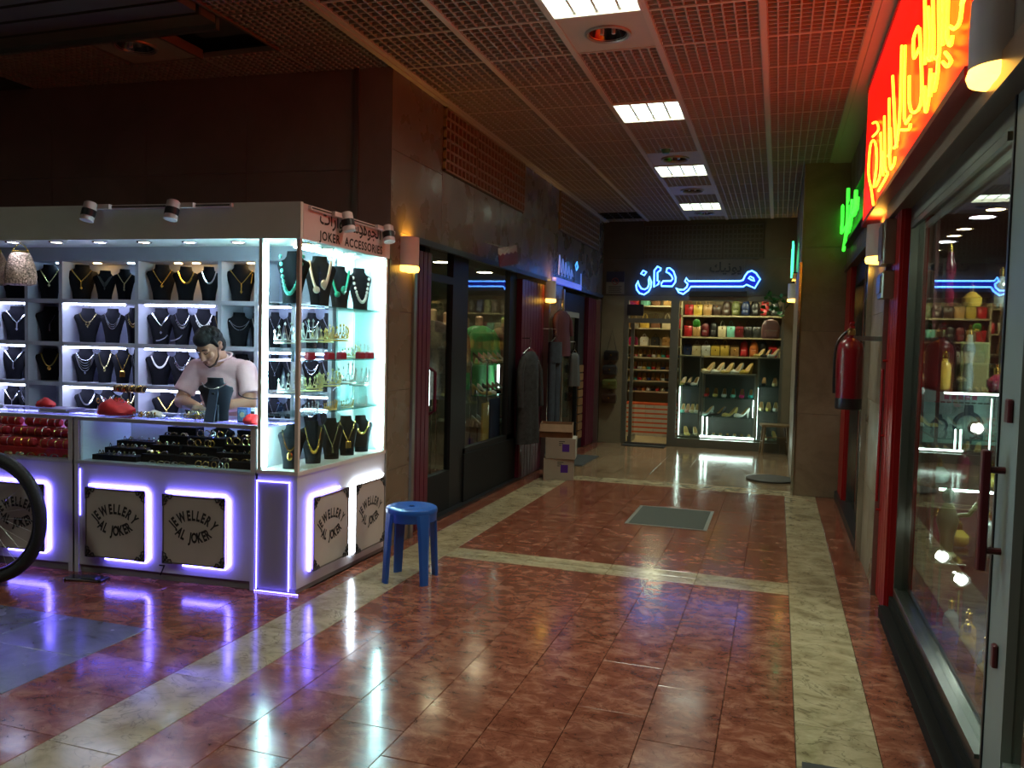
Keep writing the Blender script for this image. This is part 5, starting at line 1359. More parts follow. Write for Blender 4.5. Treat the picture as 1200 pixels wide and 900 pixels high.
# goods in the second shop
for k in range(3):
    o = thing('hanging_dress', ['glittering green sequin dress hanging behind the second doorway', 'glittering teal dress hanging behind the second doorway', 'pale glittering dress hanging behind the second doorway'][k], 'dress', (-2.98, 11.0 + .38 * k, .45), R(60), 'dresses behind the second doorway')
    link('garment', garment_mesh(20 + k, 1.25, .13, .06, [mat('seq_green', (.1, .35, .2), .25, .6, var=.6, vscale=70), mat('seq_teal', (.05, .25, .28), .25, .6, var=.6, vscale=70), mat('seq_pale', (.4, .42, .35), .25, .6, var=.6, vscale=70)][k]), o)
    hanger(o, .12, 1.3)
o = thing('clothes_rail', 'chrome clothes rail carrying the glittering dresses', 'clothes rail', (-2.98, 11.38, 0))
MB().tube([(0, -.6, 0), (0, -.6, 1.86), (0, .6, 1.86), (0, .6, 0)], .012, 8).build('rail_frame', M_CHROME, o)
for y in (-.6, .6): MB().box(-.2, .2, y - .02, y + .02, 0, .015).build('rail_foot', M_CHROME, o)
o = thing('recessed_light', 'round recessed light in the ceiling behind the second doorway', 'recessed light', (-3.1, 11.4, 2.314), 0, 'recessed lights of the boutique')
MB().ring([(.09, -.004), (.11, -.004), (.115, .006), (.09, .006)], 20).build('ring', M_CHROME, o, True); MB().lathe([(.001, -.002), (.09, -.002), (.09, .004), (.001, .004)], 20).build('lens', glow('boutique_cool', (.75, 1.0, .9), 30), o)
# clothes hung outside on the posts
def hung(name, lab, cat, loc, rz, mesh, hw, hz, group=None):
    o = thing(name, lab, cat, loc, rz, group); link('garment', mesh, o); hanger(o, hw, hz)
    m = MB(); m.tube([(0, -.0, hz + .1), (0, (loc[0] + 2.655) / math.sin(rz), hz + .1)], .006, 6); m.build('hook', M_CHROME, o); return o
hung('hanging_coat', 'dark flowered coat hanging on the burgundy post', 'coat', (-2.56, 8.42, .42), R(75), garment_mesh(31, 1.0, .17, .07, mat('dark_floral', (.012, .012, .014), .7, var=.8, vscale=25), .5), .13, 1.04, 'clothes hung outside the boutique')
hung('hanging_jeans', 'blue-grey jeans hanging beside the cardboard boxes', 'jeans', (-2.5, 9.25, .58), R(75), garment_mesh(32, .95, .14, .06, mat('denim', (.02, .028, .042), .8, var=.25, vscale=20, bump=.3, bscale=200), legs=True), .11, 1.0, 'clothes hung outside the boutique')
hung('hanging_shirt', 'dark red shirt hanging above the jeans', 'shirt', (-2.52, 9.6, 1.36), R(75), garment_mesh(33, .55, .16, .06, mat('shirt_red', (.06, .006, .01), .7, var=.15), .25), .13, .59, 'clothes hung outside the boutique')
o = hung('striped_blouse', 'black and white striped blouse hanging by the jeans', 'blouse', (-2.44, 9.98, .98), R(75), garment_mesh(34, .42, .1, .05, mat('striped_knit', (.05, .05, .05), .7), .0), .09, .46, 'clothes hung outside the boutique')
# small flag on a stick
fl = thing('wall_flag', 'small maroon and white serrated flag on a stick over the boutique', 'flag', (-2.62, 7.05, 2.4), 0)
p0 = Vector((0, 0, .03)); p1 = P(590, 290, X=-2.45) - fl.location
MB().tube([p0, p1 + (p1 - p0) * .25], .006, 6).build('stick', M_ALU, fl)
def flag_pt(u, v): return P(583 + 22 * u + 2 * v, 291 + 22 * v - 4 * u, X=-2.43 + .02 * math.sin(u * 5)) - fl.location
cl = MB(); NU = 14
for part, (ua, ub) in (('m', (0, 1)),):
    pass
zig = []
for k in range(10): zig.append((.30 if k % 2 == 0 else .42, k / 9))
def cloth(poly, mt, nm):
    m = MB(); m.loft([[flag_pt(u, v) for v, u in poly], [flag_pt(u, v) + Vector((.004, 0, 0)) for v, u in poly]]); m.build(nm, mt, fl)
cloth([(0, 0)] + [(0, 1)] + [(z, u) for z, u in reversed(zig)], mat('flag_white', (.3, .28, .26), .7), 'white_band')
cloth([(z, u) for z, u in zig] + [(1, 1), (1, 0)], mat('flag_maroon', (.09, .006, .02), .7), 'maroon_field')
# cardboard boxes
def carton(loc, rz, w, d, h, mt, lab, open_=False, patch=True):
    o = thing('cardboard_box', lab, 'box', loc, rz, 'cartons stacked by the wall')
    if open_:
        for a in ((-w, w, -d, -d + .006), (-w, w, d - .006, d), (-w, -w + .006, -d + .006, d - .006), (w - .006, w, -d + .006, d - .006)): MB().box(*a, .006, h).build('side', mt, o)
        MB().box(-w, w, -d, d, 0, .006).build('bottom', mt, o)
        m = MB(); m.hexa([(-w, -d, h), (w, -d, h), (w, -d + .006, h), (-w, -d + .006, h), (-w * 1.02, -d - .05, h - .08), (w * 1.02, -d - .05, h - .08), (w * 1.02, -d - .044, h - .08), (-w * 1.02, -d - .044, h - .08)]); m.build('flap', mt, o)
    else:
        MB().bbox(-w, w, -d, d, 0, h, .003).build('carton', mt, o)
        MB().box(-.03, .03, -d - .001, d + .001, h - .001, h + .0015).build('tape', mat('packing_tape', (.45, .4, .3), .25), o)
        if patch:
            MB().box(.02, w * .6, -d - .0015, -d, h * .35, h * .72).build('purple_label', mat('purple_label', (.07, .015, .25), .5), o)
            m = MB()
            for k in range(3): m.box(-w * .1, w * .3 - .02 * k, -d - .0012, -d, h * .82 - k * .02, h * .82 - k * .02 + .008)
            m.build('print_lines', M_INK, o)
M_WBOX = mat('white_carton', (.32, .29, .235), .6, var=.05)
carton((-2.3, 8.8, 0), R(15), .17, .15, .235, M_WBOX, 'white carton with purple label at the bottom of the stack')
carton((-2.27, 8.79, .237), R(10), .165, .15, .23, M_WBOX, 'white carton with purple label resting on another carton')
carton((-2.33, 8.8, .469), R(12), .18, .16, .15, M_CARD, 'open brown cardboard box on top of the white cartons', True)
# ================================================================ FAR SHOE AND BAG SHOP
M_SHOPCREAM = mat('shop_cream_wall', (.4, .33, .2), .6, var=.05)
m = MB(); m.box(-2.6, -2.5, YF + .2, 14.6, 0, 2.6); m.box(-2.6, .3, 14.5, 14.6, 0, 2.6); m.box(.2, .3, YF + .2, 14.6, 0, 2.6); struct('wall_shoe_shop', m, M_SHOPCREAM)
m = MB(); m.box(-2.6, .3, YF + .2, 14.6, 2.45, 2.52); struct('ceiling_shoe_shop', m, mat('shop_ceiling', (.5, .45, .32), .6))
m = MB(); m.box(-2.5, .2, YF + .1, 14.5, -.018, .002); struct('floor_shoe_shop', m, mat('shop_floor_sand', (.35, .26, .13), .35, var=.08))
# front: door and window frames
d3 = thing('door_3', None, None, (-1.9, YF, 0)); d3['kind'] = 'structure'; d3['label'] = 'open doorway of the shoe shop with aluminium frame'
W = lambda m, n, mt, p: m.build(n, mt, p, world=True)
M_FRM = mat('olive_aluminium', (.2, .2, .16), .35, .7)
m = MB(); m.box(-2.27, -2.2, YF, YF + .08, 0, 2.27); m.box(-1.56, -1.44, YF, YF + .08, 0, 2.27); m.box(-2.2, -1.56, YF, YF + .08, 1.86, 1.93); m.box(-2.2, -1.56, YF, YF + .08, 2.2, 2.27); W(m, 'frame', M_FRM, d3)
m = MB(); m.box(-2.2, -1.56, YF + .03, YF + .036, 1.93, 2.2); W(m, 'transom_pane', M_GLASS, d3)
m = MB(); m.box(-2.2, -1.56, YF - .02, YF + .1, 0, .02); W(m, 'threshold', M_BLACK, d3)
m = MB(); m.box(-2.17, -2.12, YF + .09, YF + .13, .02, 1.86); m.box(-2.19, -2.14, YF + .13, YF + .6, .02, .1); m.box(-2.19, -2.14, YF + .13, YF + .6, 1.78, 1.86); W(m, 'open_leaf_frame', M_FRM, d3)
m = MB(); m.box(-2.17, -2.163, YF + .13, YF + .6, .1, 1.78); W(m, 'open_leaf_pane', M_GLASS, d3)
m = MB(); m.box(-2.22, -1.97, YF - .02, YF - .002, 1.97, 2.14); W(m, 'black_notice', M_BLACK, d3)
w2 = thing('window_2', None, None, (-.7, YF, 0)); w2['kind'] = 'structure'; w2['label'] = 'display window of the shoe shop'
m = MB(); m.box(-1.44, .07, YF, YF + .08, 0, .13); m.box(-1.44, .07, YF, YF + .08, 2.2, 2.27); m.box(.03, .07, YF, YF + .08, .13, 2.2); W(m, 'frame', M_FRM, w2)
m = MB(); m.box(-1.44, .03, YF + .03, YF + .036, .13, 2.2); W(m, 'pane', M_GLASS, w2)
# ceiling lamps in the shop
M_SHOPL = glow('shop_lamp', (1.0, .93, .58), 60)
for i, (x, y, l) in enumerate(((-1.95, 12.9, 'over the doorway'), (-1.25, 12.85, 'over the red handbag'), (-.75, 12.85, 'over the window middle'), (-.2, 12.85, 'over the backpacks'), (-1.9, 13.7, 'over the shoe boxes'), (-.8, 13.7, 'deep over the bag shelves'))):
    o = thing('shop_ceiling_lamp', 'bright white lamp in the shoe shop ceiling ' + l, 'ceiling lamp', (x, y, 2.45), 0, 'lamps of the shoe shop')
    MB().bbox(-.16, .16, -.05, .05, -.03, 0, .006).build('housing', M_WHITE, o); MB().box(-.14, .14, -.035, .035, -.036, -.03).build('diffuser', M_SHOPL, o)
# bag shelves across the window
YB = 13.35
bs = thing('bag_shelving', 'cream shelving with rows of handbags in the shoe shop', 'shelving', (-.6, YB, 0))
W = lambda m, n, mt: m.build(n, mt, bs, world=True)
BZ = [1.38, 1.68, 2.02]
for z in BZ: m = MB(); m.box(-1.5, .18, YB - .12, YB + .16, z - .025, z); W(m, 'shelf_board', M_SHOPCREAM)
m = MB(); m.box(-1.5, .18, YB + .16, YB + .18, 0, 2.42); W(m, 'back_board', mat('bag_shelf_back', (.2, .15, .08), .6))
for x in (-1.5, .16): m = MB(); m.box(x, x + .02, YB - .12, YB + .16, 0, 2.42); W(m, 'side_board', M_SHOPCREAM)
RN = ['lowest', 'middle', 'top']
ROWS = [
 [('navy', 'satchel'), ('cream', 'satchel'), ('silver', 'satchel'), ('yellow', 'satchel'), ('yellow', 'tote bag'), ('tan', 'satchel'), ('red', 'backpack'), ('orange', 'backpack'), ('black', 'backpack'), ('red', 'satchel'), ('cream', 'satchel')],
 [('red', 'tote bag'), ('tan', 'tote bag'), ('maroon', 'backpack'), ('black', 'backpack'), ('cream', 'tote bag'), ('mint', 'tote bag'), ('maroon', 'satchel'), ('black', 'tote bag'), ('charcoal', 'tote bag'), ('maroon', 'tote bag'), ('lime green', 'backpack'), ('charcoal', 'backpack')],
 [('red', 'tote bag'), ('yellow', 'tote bag'), ('tan', 'tote bag'), ('dark brown', 'tote bag'), ('dark brown', 'backpack'), ('olive', 'backpack'), ('navy', 'backpack'), ('black', 'backpack'), ('red', 'backpack'), ('charcoal', 'backpack'), ('black', 'satchel')]]
def row_label(row, k, where):
    c, t = row[k]; nb = []
    if k > 0: nb.append(row[k - 1][0])
    if k < len(row) - 1: nb.append(row[k + 1][0])
    if len(nb) == 2: s = f'between the {nb[0]} and {nb[1]} bags'
    else: s = f'at the end beside the {nb[0]} bag'
    return f'{c} {t} {s}, {where}'
for r_, row in enumerate(ROWS):
    n = len(row)
    for k, (c, t) in enumerate(row):
        x = -1.39 + (1.46 / (n - 1)) * k; rr = random.Random(k * 7 + r_)
        sc = {'tote bag': (.44, .8, .84), 'satchel': (.5, .85, .95), 'backpack': (.54, .75, .85)}[t]; sc = (sc[0] * 11 / n, sc[1], sc[2])
        handbag((x, YB + rr.uniform(-.03, .02), BZ[r_] + .0008), rr.uniform(-.06, .06), t, c, row_label(row, k, f'{RN[r_]} bag shelf'), f'bags on the {RN[r_]} shelf', sc)
handbag((-.12, 12.6, 1.66), .2, 'backpack', 'dusty rose', 'dusty rose backpack hanging at the window above the glass cabinet', None, (1.1, .8, 1.0))
o = thing('hanging_bag', 'bright lime green mini bag hanging in the shop window', 'bag', (-1.2, 12.66, 1.82)); 
omat(link('bag_body', BAGS['backpack'][0], o), M_LEATHER['lime green']); o.scale = (.45, .45, .4)
m = MB(); m.tube([(0, 0, .28), (0, 0, .5)], .01, 5); m.build('cord', M_LEATHER['yellow'], o)
# back wall of the doorway: bag rows, shoe rows, shoe boxes
YD = 14.05
ds = thing('shoe_shelving', 'tall shelving with rows of shoes seen through the doorway', 'shelving', (-2.0, YD, 0))
W = lambda m, n, mt: m.build(n, mt, ds, world=True)
DZ = [.74, .92, 1.11, 1.32, 1.52, 1.82, 2.2]
for z in DZ: m = MB(); m.box(-2.49, -1.52, YD - .16, YD + .14, z - .02, z); W(m, 'shelf_board', M_SHOPCREAM)
m = MB(); m.box(-2.49, -1.52, YD + .14, YD + .16, 0, 2.42); W(m, 'back_board', mat('shoe_shelf_back', (.25, .19, .1), .6))
m = MB(); m.box(-1.54, -1.52, YD - .16, YD + .14, 0, 2.42); W(m, 'side_board', M_SHOPCREAM)
DR = [[('tan', 'tote bag'), ('yellow', 'tote bag'), ('brown', 'tote bag'), ('cream', 'tote bag'), ('red', 'tote bag')], [('red', 'tote bag'), ('mint', 'tote bag'), ('brown', 'satchel'), ('tan', 'satchel'), ('brown', 'tote bag')], [('magenta', 'satchel'), ('white', 'satchel'), ('black', 'satchel'), ('tan', 'satchel'), ('brown', 'satchel')]]
for r_, (z, nm) in enumerate(((1.82, 'second'), (2.2, 'top'), (1.52, 'third'))):
    for k, (c, t) in enumerate(DR[r_]):
        handbag((-2.39 + .19 * k, YD - .03, z + .0008), .1 * ((k * 3) % 3 - 1), t, c, row_label(DR[r_], k, f'{nm} shelf seen through the doorway'), f'bags on the {nm} doorway shelf', (.52, .7, .8))
SHC = ['tan', 'black', 'silver', 'navy', 'red', 'gold', 'brown', 'cream', 'teal', 'orange', 'black', 'red', 'white', 'maroon']
for r_, z in enumerate((.74, .92, 1.11, 1.32)):
    for k in range(11):
        c = SHC[(k * 3 + r_ * 5) % len(SHC)]; l = SHC[((k - 1) * 3 + r_ * 5) % len(SHC)]
        shoe((-2.44 + .08 * k, YD + .08, z + .0008), R(-82), c, f'{c} court shoe beside the {l} one, {["lowest", "second", "third", "highest"][r_]} doorway shoe shelf', 'shoes on the doorway shelves', flat=(r_ == 0), sc=.95)
bw = MB(); bw.box(-.066, .066, -.14, .14, 0, .05); ME_SB = bw.mesh('box_base', mat('shoebox_cream', (.5, .42, .32), .5, rnd=.05, var=.05))
bl = MB(); bl.box(-.068, .068, -.142, .142, .05, .078); ME_SL = bl.mesh('box_lid', mat('shoebox_orange', (.55, .08, .02), .5))
RW = ['floor', 'second', 'third', 'fourth', 'fifth', 'sixth', 'top']
for r_ in range(7):
    for k in range(7):
        o = thing('shoe_box', f'cream and orange shoe box, {RW[r_]} layer, column {["one", "two", "three", "four", "five", "six", "seven"][k]} from the open door leaf', 'shoe box', (-2.42 + .1375 * k, 13.74, .003 + .0785 * r_ + .0), 0, 'stacked shoe boxes in the doorway')
        link('box_base', ME_SB, o); link('box_lid', ME_SL, o)
# glass cabinets in the window
def cabinet(x0, x1, zt, shelves, lab, lit):
    t = thing('glass_cabinet', lab, 'display cabinet', ((x0 + x1) / 2, 12.75, 0), 0, 'shoe cabinets in the shop window')
    W = lambda m, n, mt: m.build(n, mt, t, world=True)
    m = MB(); m.box(x0, x1, 12.56, 12.95, 0.003, .15); W(m, 'plinth', M_FRM)
    m = MB(); m.box(x0, x1, 12.94, 12.95, .15, zt); W(m, 'back_panel', mat('cabinet_back', (.05, .05, .04), .5))
    for x in (x0, x1 - .02):
        for y in (12.56, 12.93): m = MB(); m.box(x, x + .02, y, y + .02, .15, zt); W(m, 'post', M_FRM)
    m = MB(); m.box(x0, x1, 12.56, 12.95, zt, zt + .02); W(m, 'top', M_FRM)
    for z in shelves: m = MB(); m.box(x0 + .005, x1 - .005, 12.57, 12.94, z - .008, z); W(m, 'glass_shelf', M_SHELFGLASS)
    for (xa, za, zb) in lit: m = MB(); m.tube([(xa, 12.585, za), (xa, 12.585, zb)], .007, 6); W(m, 'led_strip', glow('cabinet_led', (.75, 1.0, .9), 16))
    return t
cabinet(-1.43, -1.1, 1.36, [.5, .92], 'narrow dark glass cabinet of shoes beside the shop doorway', [(-1.41, .16, .9)])
c_ = cabinet(-1.08, -.3, 1.1, [.47, .76], 'wide glass cabinet of court shoes with a bright lit base', [(-1.05, .16, .46), (-.985, .16, .46), (-.32, .48, .74)])
m = MB(); m.box(-1.08, -.3, 12.55, 12.56, .15, .175); m.build('led_base', glow('cabinet_led2', (.8, 1.0, .92), 13), c_, world=True)
cabinet(-.28, .06, 1.36, [.58, .95], 'narrow glass cabinet by the wooden stool', [(-.265, .16, .93)])
def shoes_row(x0, x1, n, z, cols, y, rz, lab, sc=.95, flat=False):
    for k in range(n):
        x = x0 + (x1 - x0) * (k + .5) / n; c = cols[k % len(cols)]; nb = cols[(k + 1) % len(cols)]
        shoe((x, y, z + .0008), rz, c, f'{c} {"flat" if flat else "court"} shoe next to a {nb} one, {lab}', 'shoes in the window cabinets', flat, sc)
shoes_row(-1.0, -.3, 5, 1.12, ['cream', 'white', 'gold', 'silver', 'yellow'], 12.78, R(232), 'top of the wide lit cabinet', 1.1)
shoes_row(-1.02, -.3, 5, 1.12 + 0 * 1, ['gold', 'cream', 'silver', 'white', 'yellow'], 13.1, R(228), 'rear of the wide cabinet top', 1.2)
shoes_row(-1.08, -.3, 6, .76, ['red', 'gold', 'silver', 'mint', 'magenta', 'teal'], 12.86, R(-92), 'upper shelf of the wide cabinet')
shoes_row(-1.0, -.3, 4, .47, ['silver', 'black', 'gold', 'white'], 12.75, R(215), 'lower shelf of the wide cabinet', 1.1)
shoes_row(-1.05, -.32, 7, .15, ['navy', 'silver', 'white', 'black', 'silver', 'charcoal', 'silver'], 12.75, R(-90), 'floor of the wide cabinet', .8, True)
shoes_row(-1.4, -1.12, 3, .92, ['gold', 'black', 'silver'], 12.84, R(-110), 'upper shelf, doorway cabinet')
shoes_row(-1.4, -1.12, 4, .5, ['mint', 'blush pink', 'cream', 'white'], 12.84, R(-92), 'lower shelf, doorway cabinet')
shoes_row(-1.4, -1.12, 2, .15, ['gold', 'cream'], 12.8, R(-70), 'floor of doorway cabinet')
shoes_row(-.26, .05, 3, .58, ['cream', 'gold', 'white'], 12.84, R(-92), 'lower shelf of the cabinet by the stool')
shoes_row(-.26, .05, 2, .95, ['black', 'cream'], 12.84, R(-92), 'upper shelf of the cabinet by the stool')
shoes_row(-.26, .05, 2, .15, ['cream', 'olive'], 12.8, R(-70), 'floor of the cabinet by the stool')
shoes_row(-.25, .05, 3, 1.38, ['gold', 'black', 'silver'], 12.75, R(228), 'top of the cabinet by the stool')
# bags on the cream post beside the doorway
def strap_bag(px, z, col, lab, strap):
    t = thing('shoulder_bag', lab, 'bag', (P(px, 400, Y=YF - .06).x, YF - .065, z), 0, 'bags hung beside the shop doorway'); t.scale = (.8, .8, .8)
    omat(link('bag_body', BAGS['satchel'][0], t), M_LEATHER[col]); omat(link('flap', BAGS['satchel'][1][1], t), M_LEATHER[col]); link('clasp', BAGS['satchel'][2], t)
    m = MB(); m.tube([(-.1, 0, .15), (0, .04, .15 + strap), (.1, 0, .15)], .006, 5); m.build('strap', M_LEATHER[col], t)
strap_bag(717, 1.28, 'black', 'black shoulder bag hung by a long strap beside the shop doorway', .42)
strap_bag(716, 1.06, 'charcoal', 'dark grey shoulder bag hung under the black bag', .09)
strap_bag(716, .84, 'olive', 'olive shoulder bag hung second from the floor by the doorway', .09)
strap_bag(716, .62, 'dark brown', 'brown shoulder bag hung lowest beside the shop doorway', .09)
# notice on the far wall
n_ = thing('wall_notice', 'notice board with a no smoking mark beside the blue neon sign', 'notice', (-2.42, YF - .012, 2.3))
MB().box(-.14, .14, 0, .012, 0, .34).build('board', mat('notice_paper', (.22, .2, .17), .6), n_)
MB().box(-.14, .14, -.002, 0, .18, .34).build('blue_header', mat('notice_blue', (.015, .02, .05), .5), n_)
m = MB(); m.tube([(.05 * math.cos(a), -.004, .19 + .05 * math.sin(a)) for a in [2 * PI * k / 20 for k in range(20)]], .006, 5, closed=True); m.tube([(-.035, -.004, .225), (.035, -.004, .155)], .006, 5); m.build('prohibition_mark', mat('notice_red', (.2, .03, .03), .5), n_)
m = MB()
for k in range(5): m.box(-.1, .1 - .02 * (k % 2), -.0015, 0, .02 + .022 * k, .028 + .022 * k)
m.build('print_lines', M_INK, n_)
# wooden stool outside
st = thing('wooden_stool', 'small wooden stool in front of the shoe shop window', 'stool', (.0, 12.2, 0), .15)
M_WOOD = mat('stool_wood', (.2, .13, .06), .5, var=.2, vscale=10)
MB().bbox(-.2, .2, -.13, .13, .4, .435, .008).build('seat', M_WOOD, st)
for x in (-1, 1):
    for y in (-1, 1): MB().tube([(x * .15, y * .09, .4), (x * .19, y * .11, 0)], [.018, .014], 8).build('leg', M_WOOD, st)
    MB().tube([(x * .172, -.1, .18), (x * .172, .1, .18)], .009, 6).build('stretcher', M_WOOD, st)
MB().tube([(-.165, 0, .24), (.165, 0, .24)], .009, 6).build('stretcher', M_WOOD, st)
# artificial greenery over the window corner
gv = thing('artificial_vine', 'artificial green vine hanging at the corner of the shoe shop window', 'plant', (.0, YF - .1, 2.2))
rv = random.Random(5); M_LEAF = mat('vine_leaf', (.02, .12, .03), .5, rnd=.3, var=.2)
lf = MB(); lf.add([(0, 0, 0), (.03, -.008, .02), (.045, 0, .06), (0, .008, .09), (-.03, 0, .05)], [(0, 1, 2, 3), (0, 3, 4)]); ME_LEAF = lf.mesh('leaf', M_LEAF)
for k in range(34):
    l = link('leaf', ME_LEAF, gv, (rv.uniform(-.2, .1), rv.uniform(-.06, .02), rv.uniform(-.22, .1))); l.rotation_euler = (rv.uniform(-2, 2), rv.uniform(-1, 1), rv.uniform(0, 6))
m = MB(); m.tube(smooth_path([(-.2, -.01, .1), (-.05, -.03, .08), (.06, -.02, .0), (.05, -.03, -.2)], 4), .005, 5); m.build('stem', M_LEAF, gv)
# mats on the floor
def floor_mat(name, x0, x1, y0, y1, lab, mt, h=.012, rim=None):
    t = thing(name, lab, 'mat', ((x0 + x1) / 2, (y0 + y1) / 2, .0005))
    w, d = (x1 - x0) / 2, (y1 - y0) / 2
    MB().box(-w + .03, w - .03, -d + .03, d - .03, 0, h).build('pile', mt, t)
    m = MB()
    for a in ((-w, w, -d, -d + .03), (-w, w, d - .03, d), (-w, -w + .03, -d + .03, d - .03), (w - .03, w, -d + .03, d - .03)): m.box(*a, 0, h * .7)
    m.build('border', rim or mt, t)
M_MAT = mat('mat_grey_green', (.05, .055, .045), .85, bump=.5, bscale=150)
floor_mat('entrance_mat', -1.18, -.5, 6.76, 7.6, 'grey-green mat with metal edge set in the arcade floor', M_MAT, .006, mat('mat_edge', (.2, .19, .14), .4, .4))
floor_mat('door_mat', -2.68, -2.25, 9.75, 10.75, 'dark mat in front of the second doorway', mat('mat_dark', (.03, .03, .03), .9))
floor_mat('door_mat', -2.2, -1.56, 12.1, 12.37, 'dark mat at the threshold of the shoe shop', mat('mat_dark2', (.02, .02, .02), .9))
o = MB(); o.lathe([(.001, 0), (.27, 0), (.27, .02), (.25, .026), (.001, .026)], 28); o = o.build('round_mat', mat('mat_brown', (.03, .026, .02), .7), None, True); o.location = (-.03, 9.75, .0005); tag(o, 'dark round mat on the floor beside the pier', 'mat')
# ================================================================ RIGHT-HAND SHOPS
XR_ = .70
w3 = thing('window_3', None, None, (XR_, 4.0, 0)); w3['kind'] = 'structure'; w3['label'] = 'aluminium framed shop window under the red neon sign'
W = lambda m, n, mt, p=None: m.build(n, mt, p or w3, world=True)
M_ALU2 = mat('olive_alu', (.22, .23, .2), .3, 1.0, var=.05, vscale=3)
m = MB(); m.box(XR_ - .03, XR_ + .03, 4.87, 4.98, .12, 2.3); W(m, 'stile', M_ALU2)
m = MB(); m.box(XR_ - .03, XR_ + .03, 2.92, 4.87, .12, .19); W(m, 'bottom_rail', M_ALU2)
m = MB(); m.box(XR_ - .03, XR_ + .03, 2.92, 4.87, 2.22, 2.3); W(m, 'top_rail', M_ALU2)
m = MB(); m.box(XR_ - .045, XR_ - .03, 2.92, 4.87, 2.17, 2.2); m.box(XR_ - .045, XR_ - .03, 2.92, 4.87, .19, .205); m.box(XR_ - .045, XR_ - .03, 4.85, 4.865, .2, 2.18); W(m, 'bead', M_ALU2)
m = MB(); m.box(XR_ - .003, XR_ + .003, 2.92, 4.87, .19, 2.22); W(m, 'pane', M_SHOPGLASS)
m = MB(); m.box(.6, .78, 1.6, 5.0, 0, .06); m.box(.65, .78, 1.6, 5.0, .06, .12); W(m, 'black_sill', mat('sill_black', (.01, .009, .008), .65, spec=.15))
d4 = thing('door_4', None, None, (XR_, 2.5, 0)); d4['kind'] = 'structure'; d4['label'] = 'aluminium shop door with red pull handle'
m = MB(); m.box(XR_ - .03, XR_ + .03, 2.68, 2.92, .12, 2.3); W(m, 'stile', mat('pale_alu', (.3, .345, .31), .45, .4), d4)
m = MB(); m.box(XR_ - .035, XR_ - .03, 2.88, 2.895, .12, 2.3); W(m, 'gasket', M_BLACK, d4)
m = MB(); m.box(XR_ - .025, XR_ + .025, 1.7, 2.68, .12, .3); m.box(XR_ - .025, XR_ + .025, 1.7, 2.68, 2.1, 2.3); m.box(XR_ - .025, XR_ + .025, 1.7, 1.8, .3, 2.1); W(m, 'rail', mat('pale_alu', (.3, .345, .31), .45, .4), d4)
m = MB(); m.box(XR_ - .003, XR_ + .003, 1.8, 2.68, .3, 2.1); W(m, 'pane', M_SHOPGLASS, d4)
m = MB(); m.tube([(XR_ - .03, 2.8, 1.15), (XR_ - .075, 2.8, 1.15)], .011, 8); m.tube([(XR_ - .03, 2.8, .9), (XR_ - .075, 2.8, .9)], .011, 8); m.bbox(XR_ - .095, XR_ - .07, 2.783, 2.817, .84, 1.21, .004); W(m, 'pull_handle', mat('oxblood_paint', (.1, .012, .015), .35), d4)
m = MB(); m.bbox(XR_ - .045, XR_ - .03, 2.74, 2.785, 1.3, 1.37, .004); m.bbox(XR_ - .045, XR_ - .03, 2.76, 2.79, .55, .62, .004); W(m, 'lock_plate', mat('oxblood_paint', (.1, .012, .015), .35), d4)
m = MB(); m.box(.6, .72, .9, 5.42, 2.3, 2.35); lint = struct('trim_10', m, mat('brown_lintel', (.11, .075, .05), .4, .3))
m = MB(); m.box(.595, .6, .9, 5.42, 2.3, 2.4); m.build('bronze_strip', mat('bronze_strip', (.2, .12, .06), .35, .6), lint)
# red post, pilaster metal, brackets
ribbed = MB(); ribbed.box(.64, .76, 4.99, 5.40, 0, 2.3); rp = struct('trim_11', ribbed, M_REDPAINT)
for k in range(4): b = MB(); b.box(.625, .64, 5.0 + .1 * k, 5.09 + .1 * k, .02, 2.3); b.build('rib', M_REDPAINT, rp)
for k in range(3): b = MB(); b.tube([(.63, 5.32, .55 + .45 * k), (.6, 5.32, .55 + .45 * k)], .008, 6); b.tube([(.6, 5.32, .6), (.6, 5.32, 1.4)], .009, 6) if k == 1 else None; b.build('rod', M_REDPAINT, rp)
m = MB(); m.box(.6, .64, 5.40, 5.43, 0, 2.34); struct('trim_12', m, M_ALU)
m = MB(); m.box(.585, .64, 6.27, 6.34, 0, 2.34); struct('trim_13', m, M_CHROME)
for k, (z0, z1) in enumerate(((2.02, 2.28), (1.82, 1.98))):
    m = MB(); m.bbox(.56, .64, 5.2, 5.42, z0, z1, .01); m.box(.552, .56, 5.22, 5.40, z0 + .03, z1 - .03); o = m.build('shutter_box', mat('shutter_metal', (.3, .26, .22), .35, .8)); tag(o, ['upper metal roller box on the post beside the red sign', 'lower metal roller box on the post beside the red sign'][k], 'metal box', 'roller boxes on the red post'); ground_origin(o)
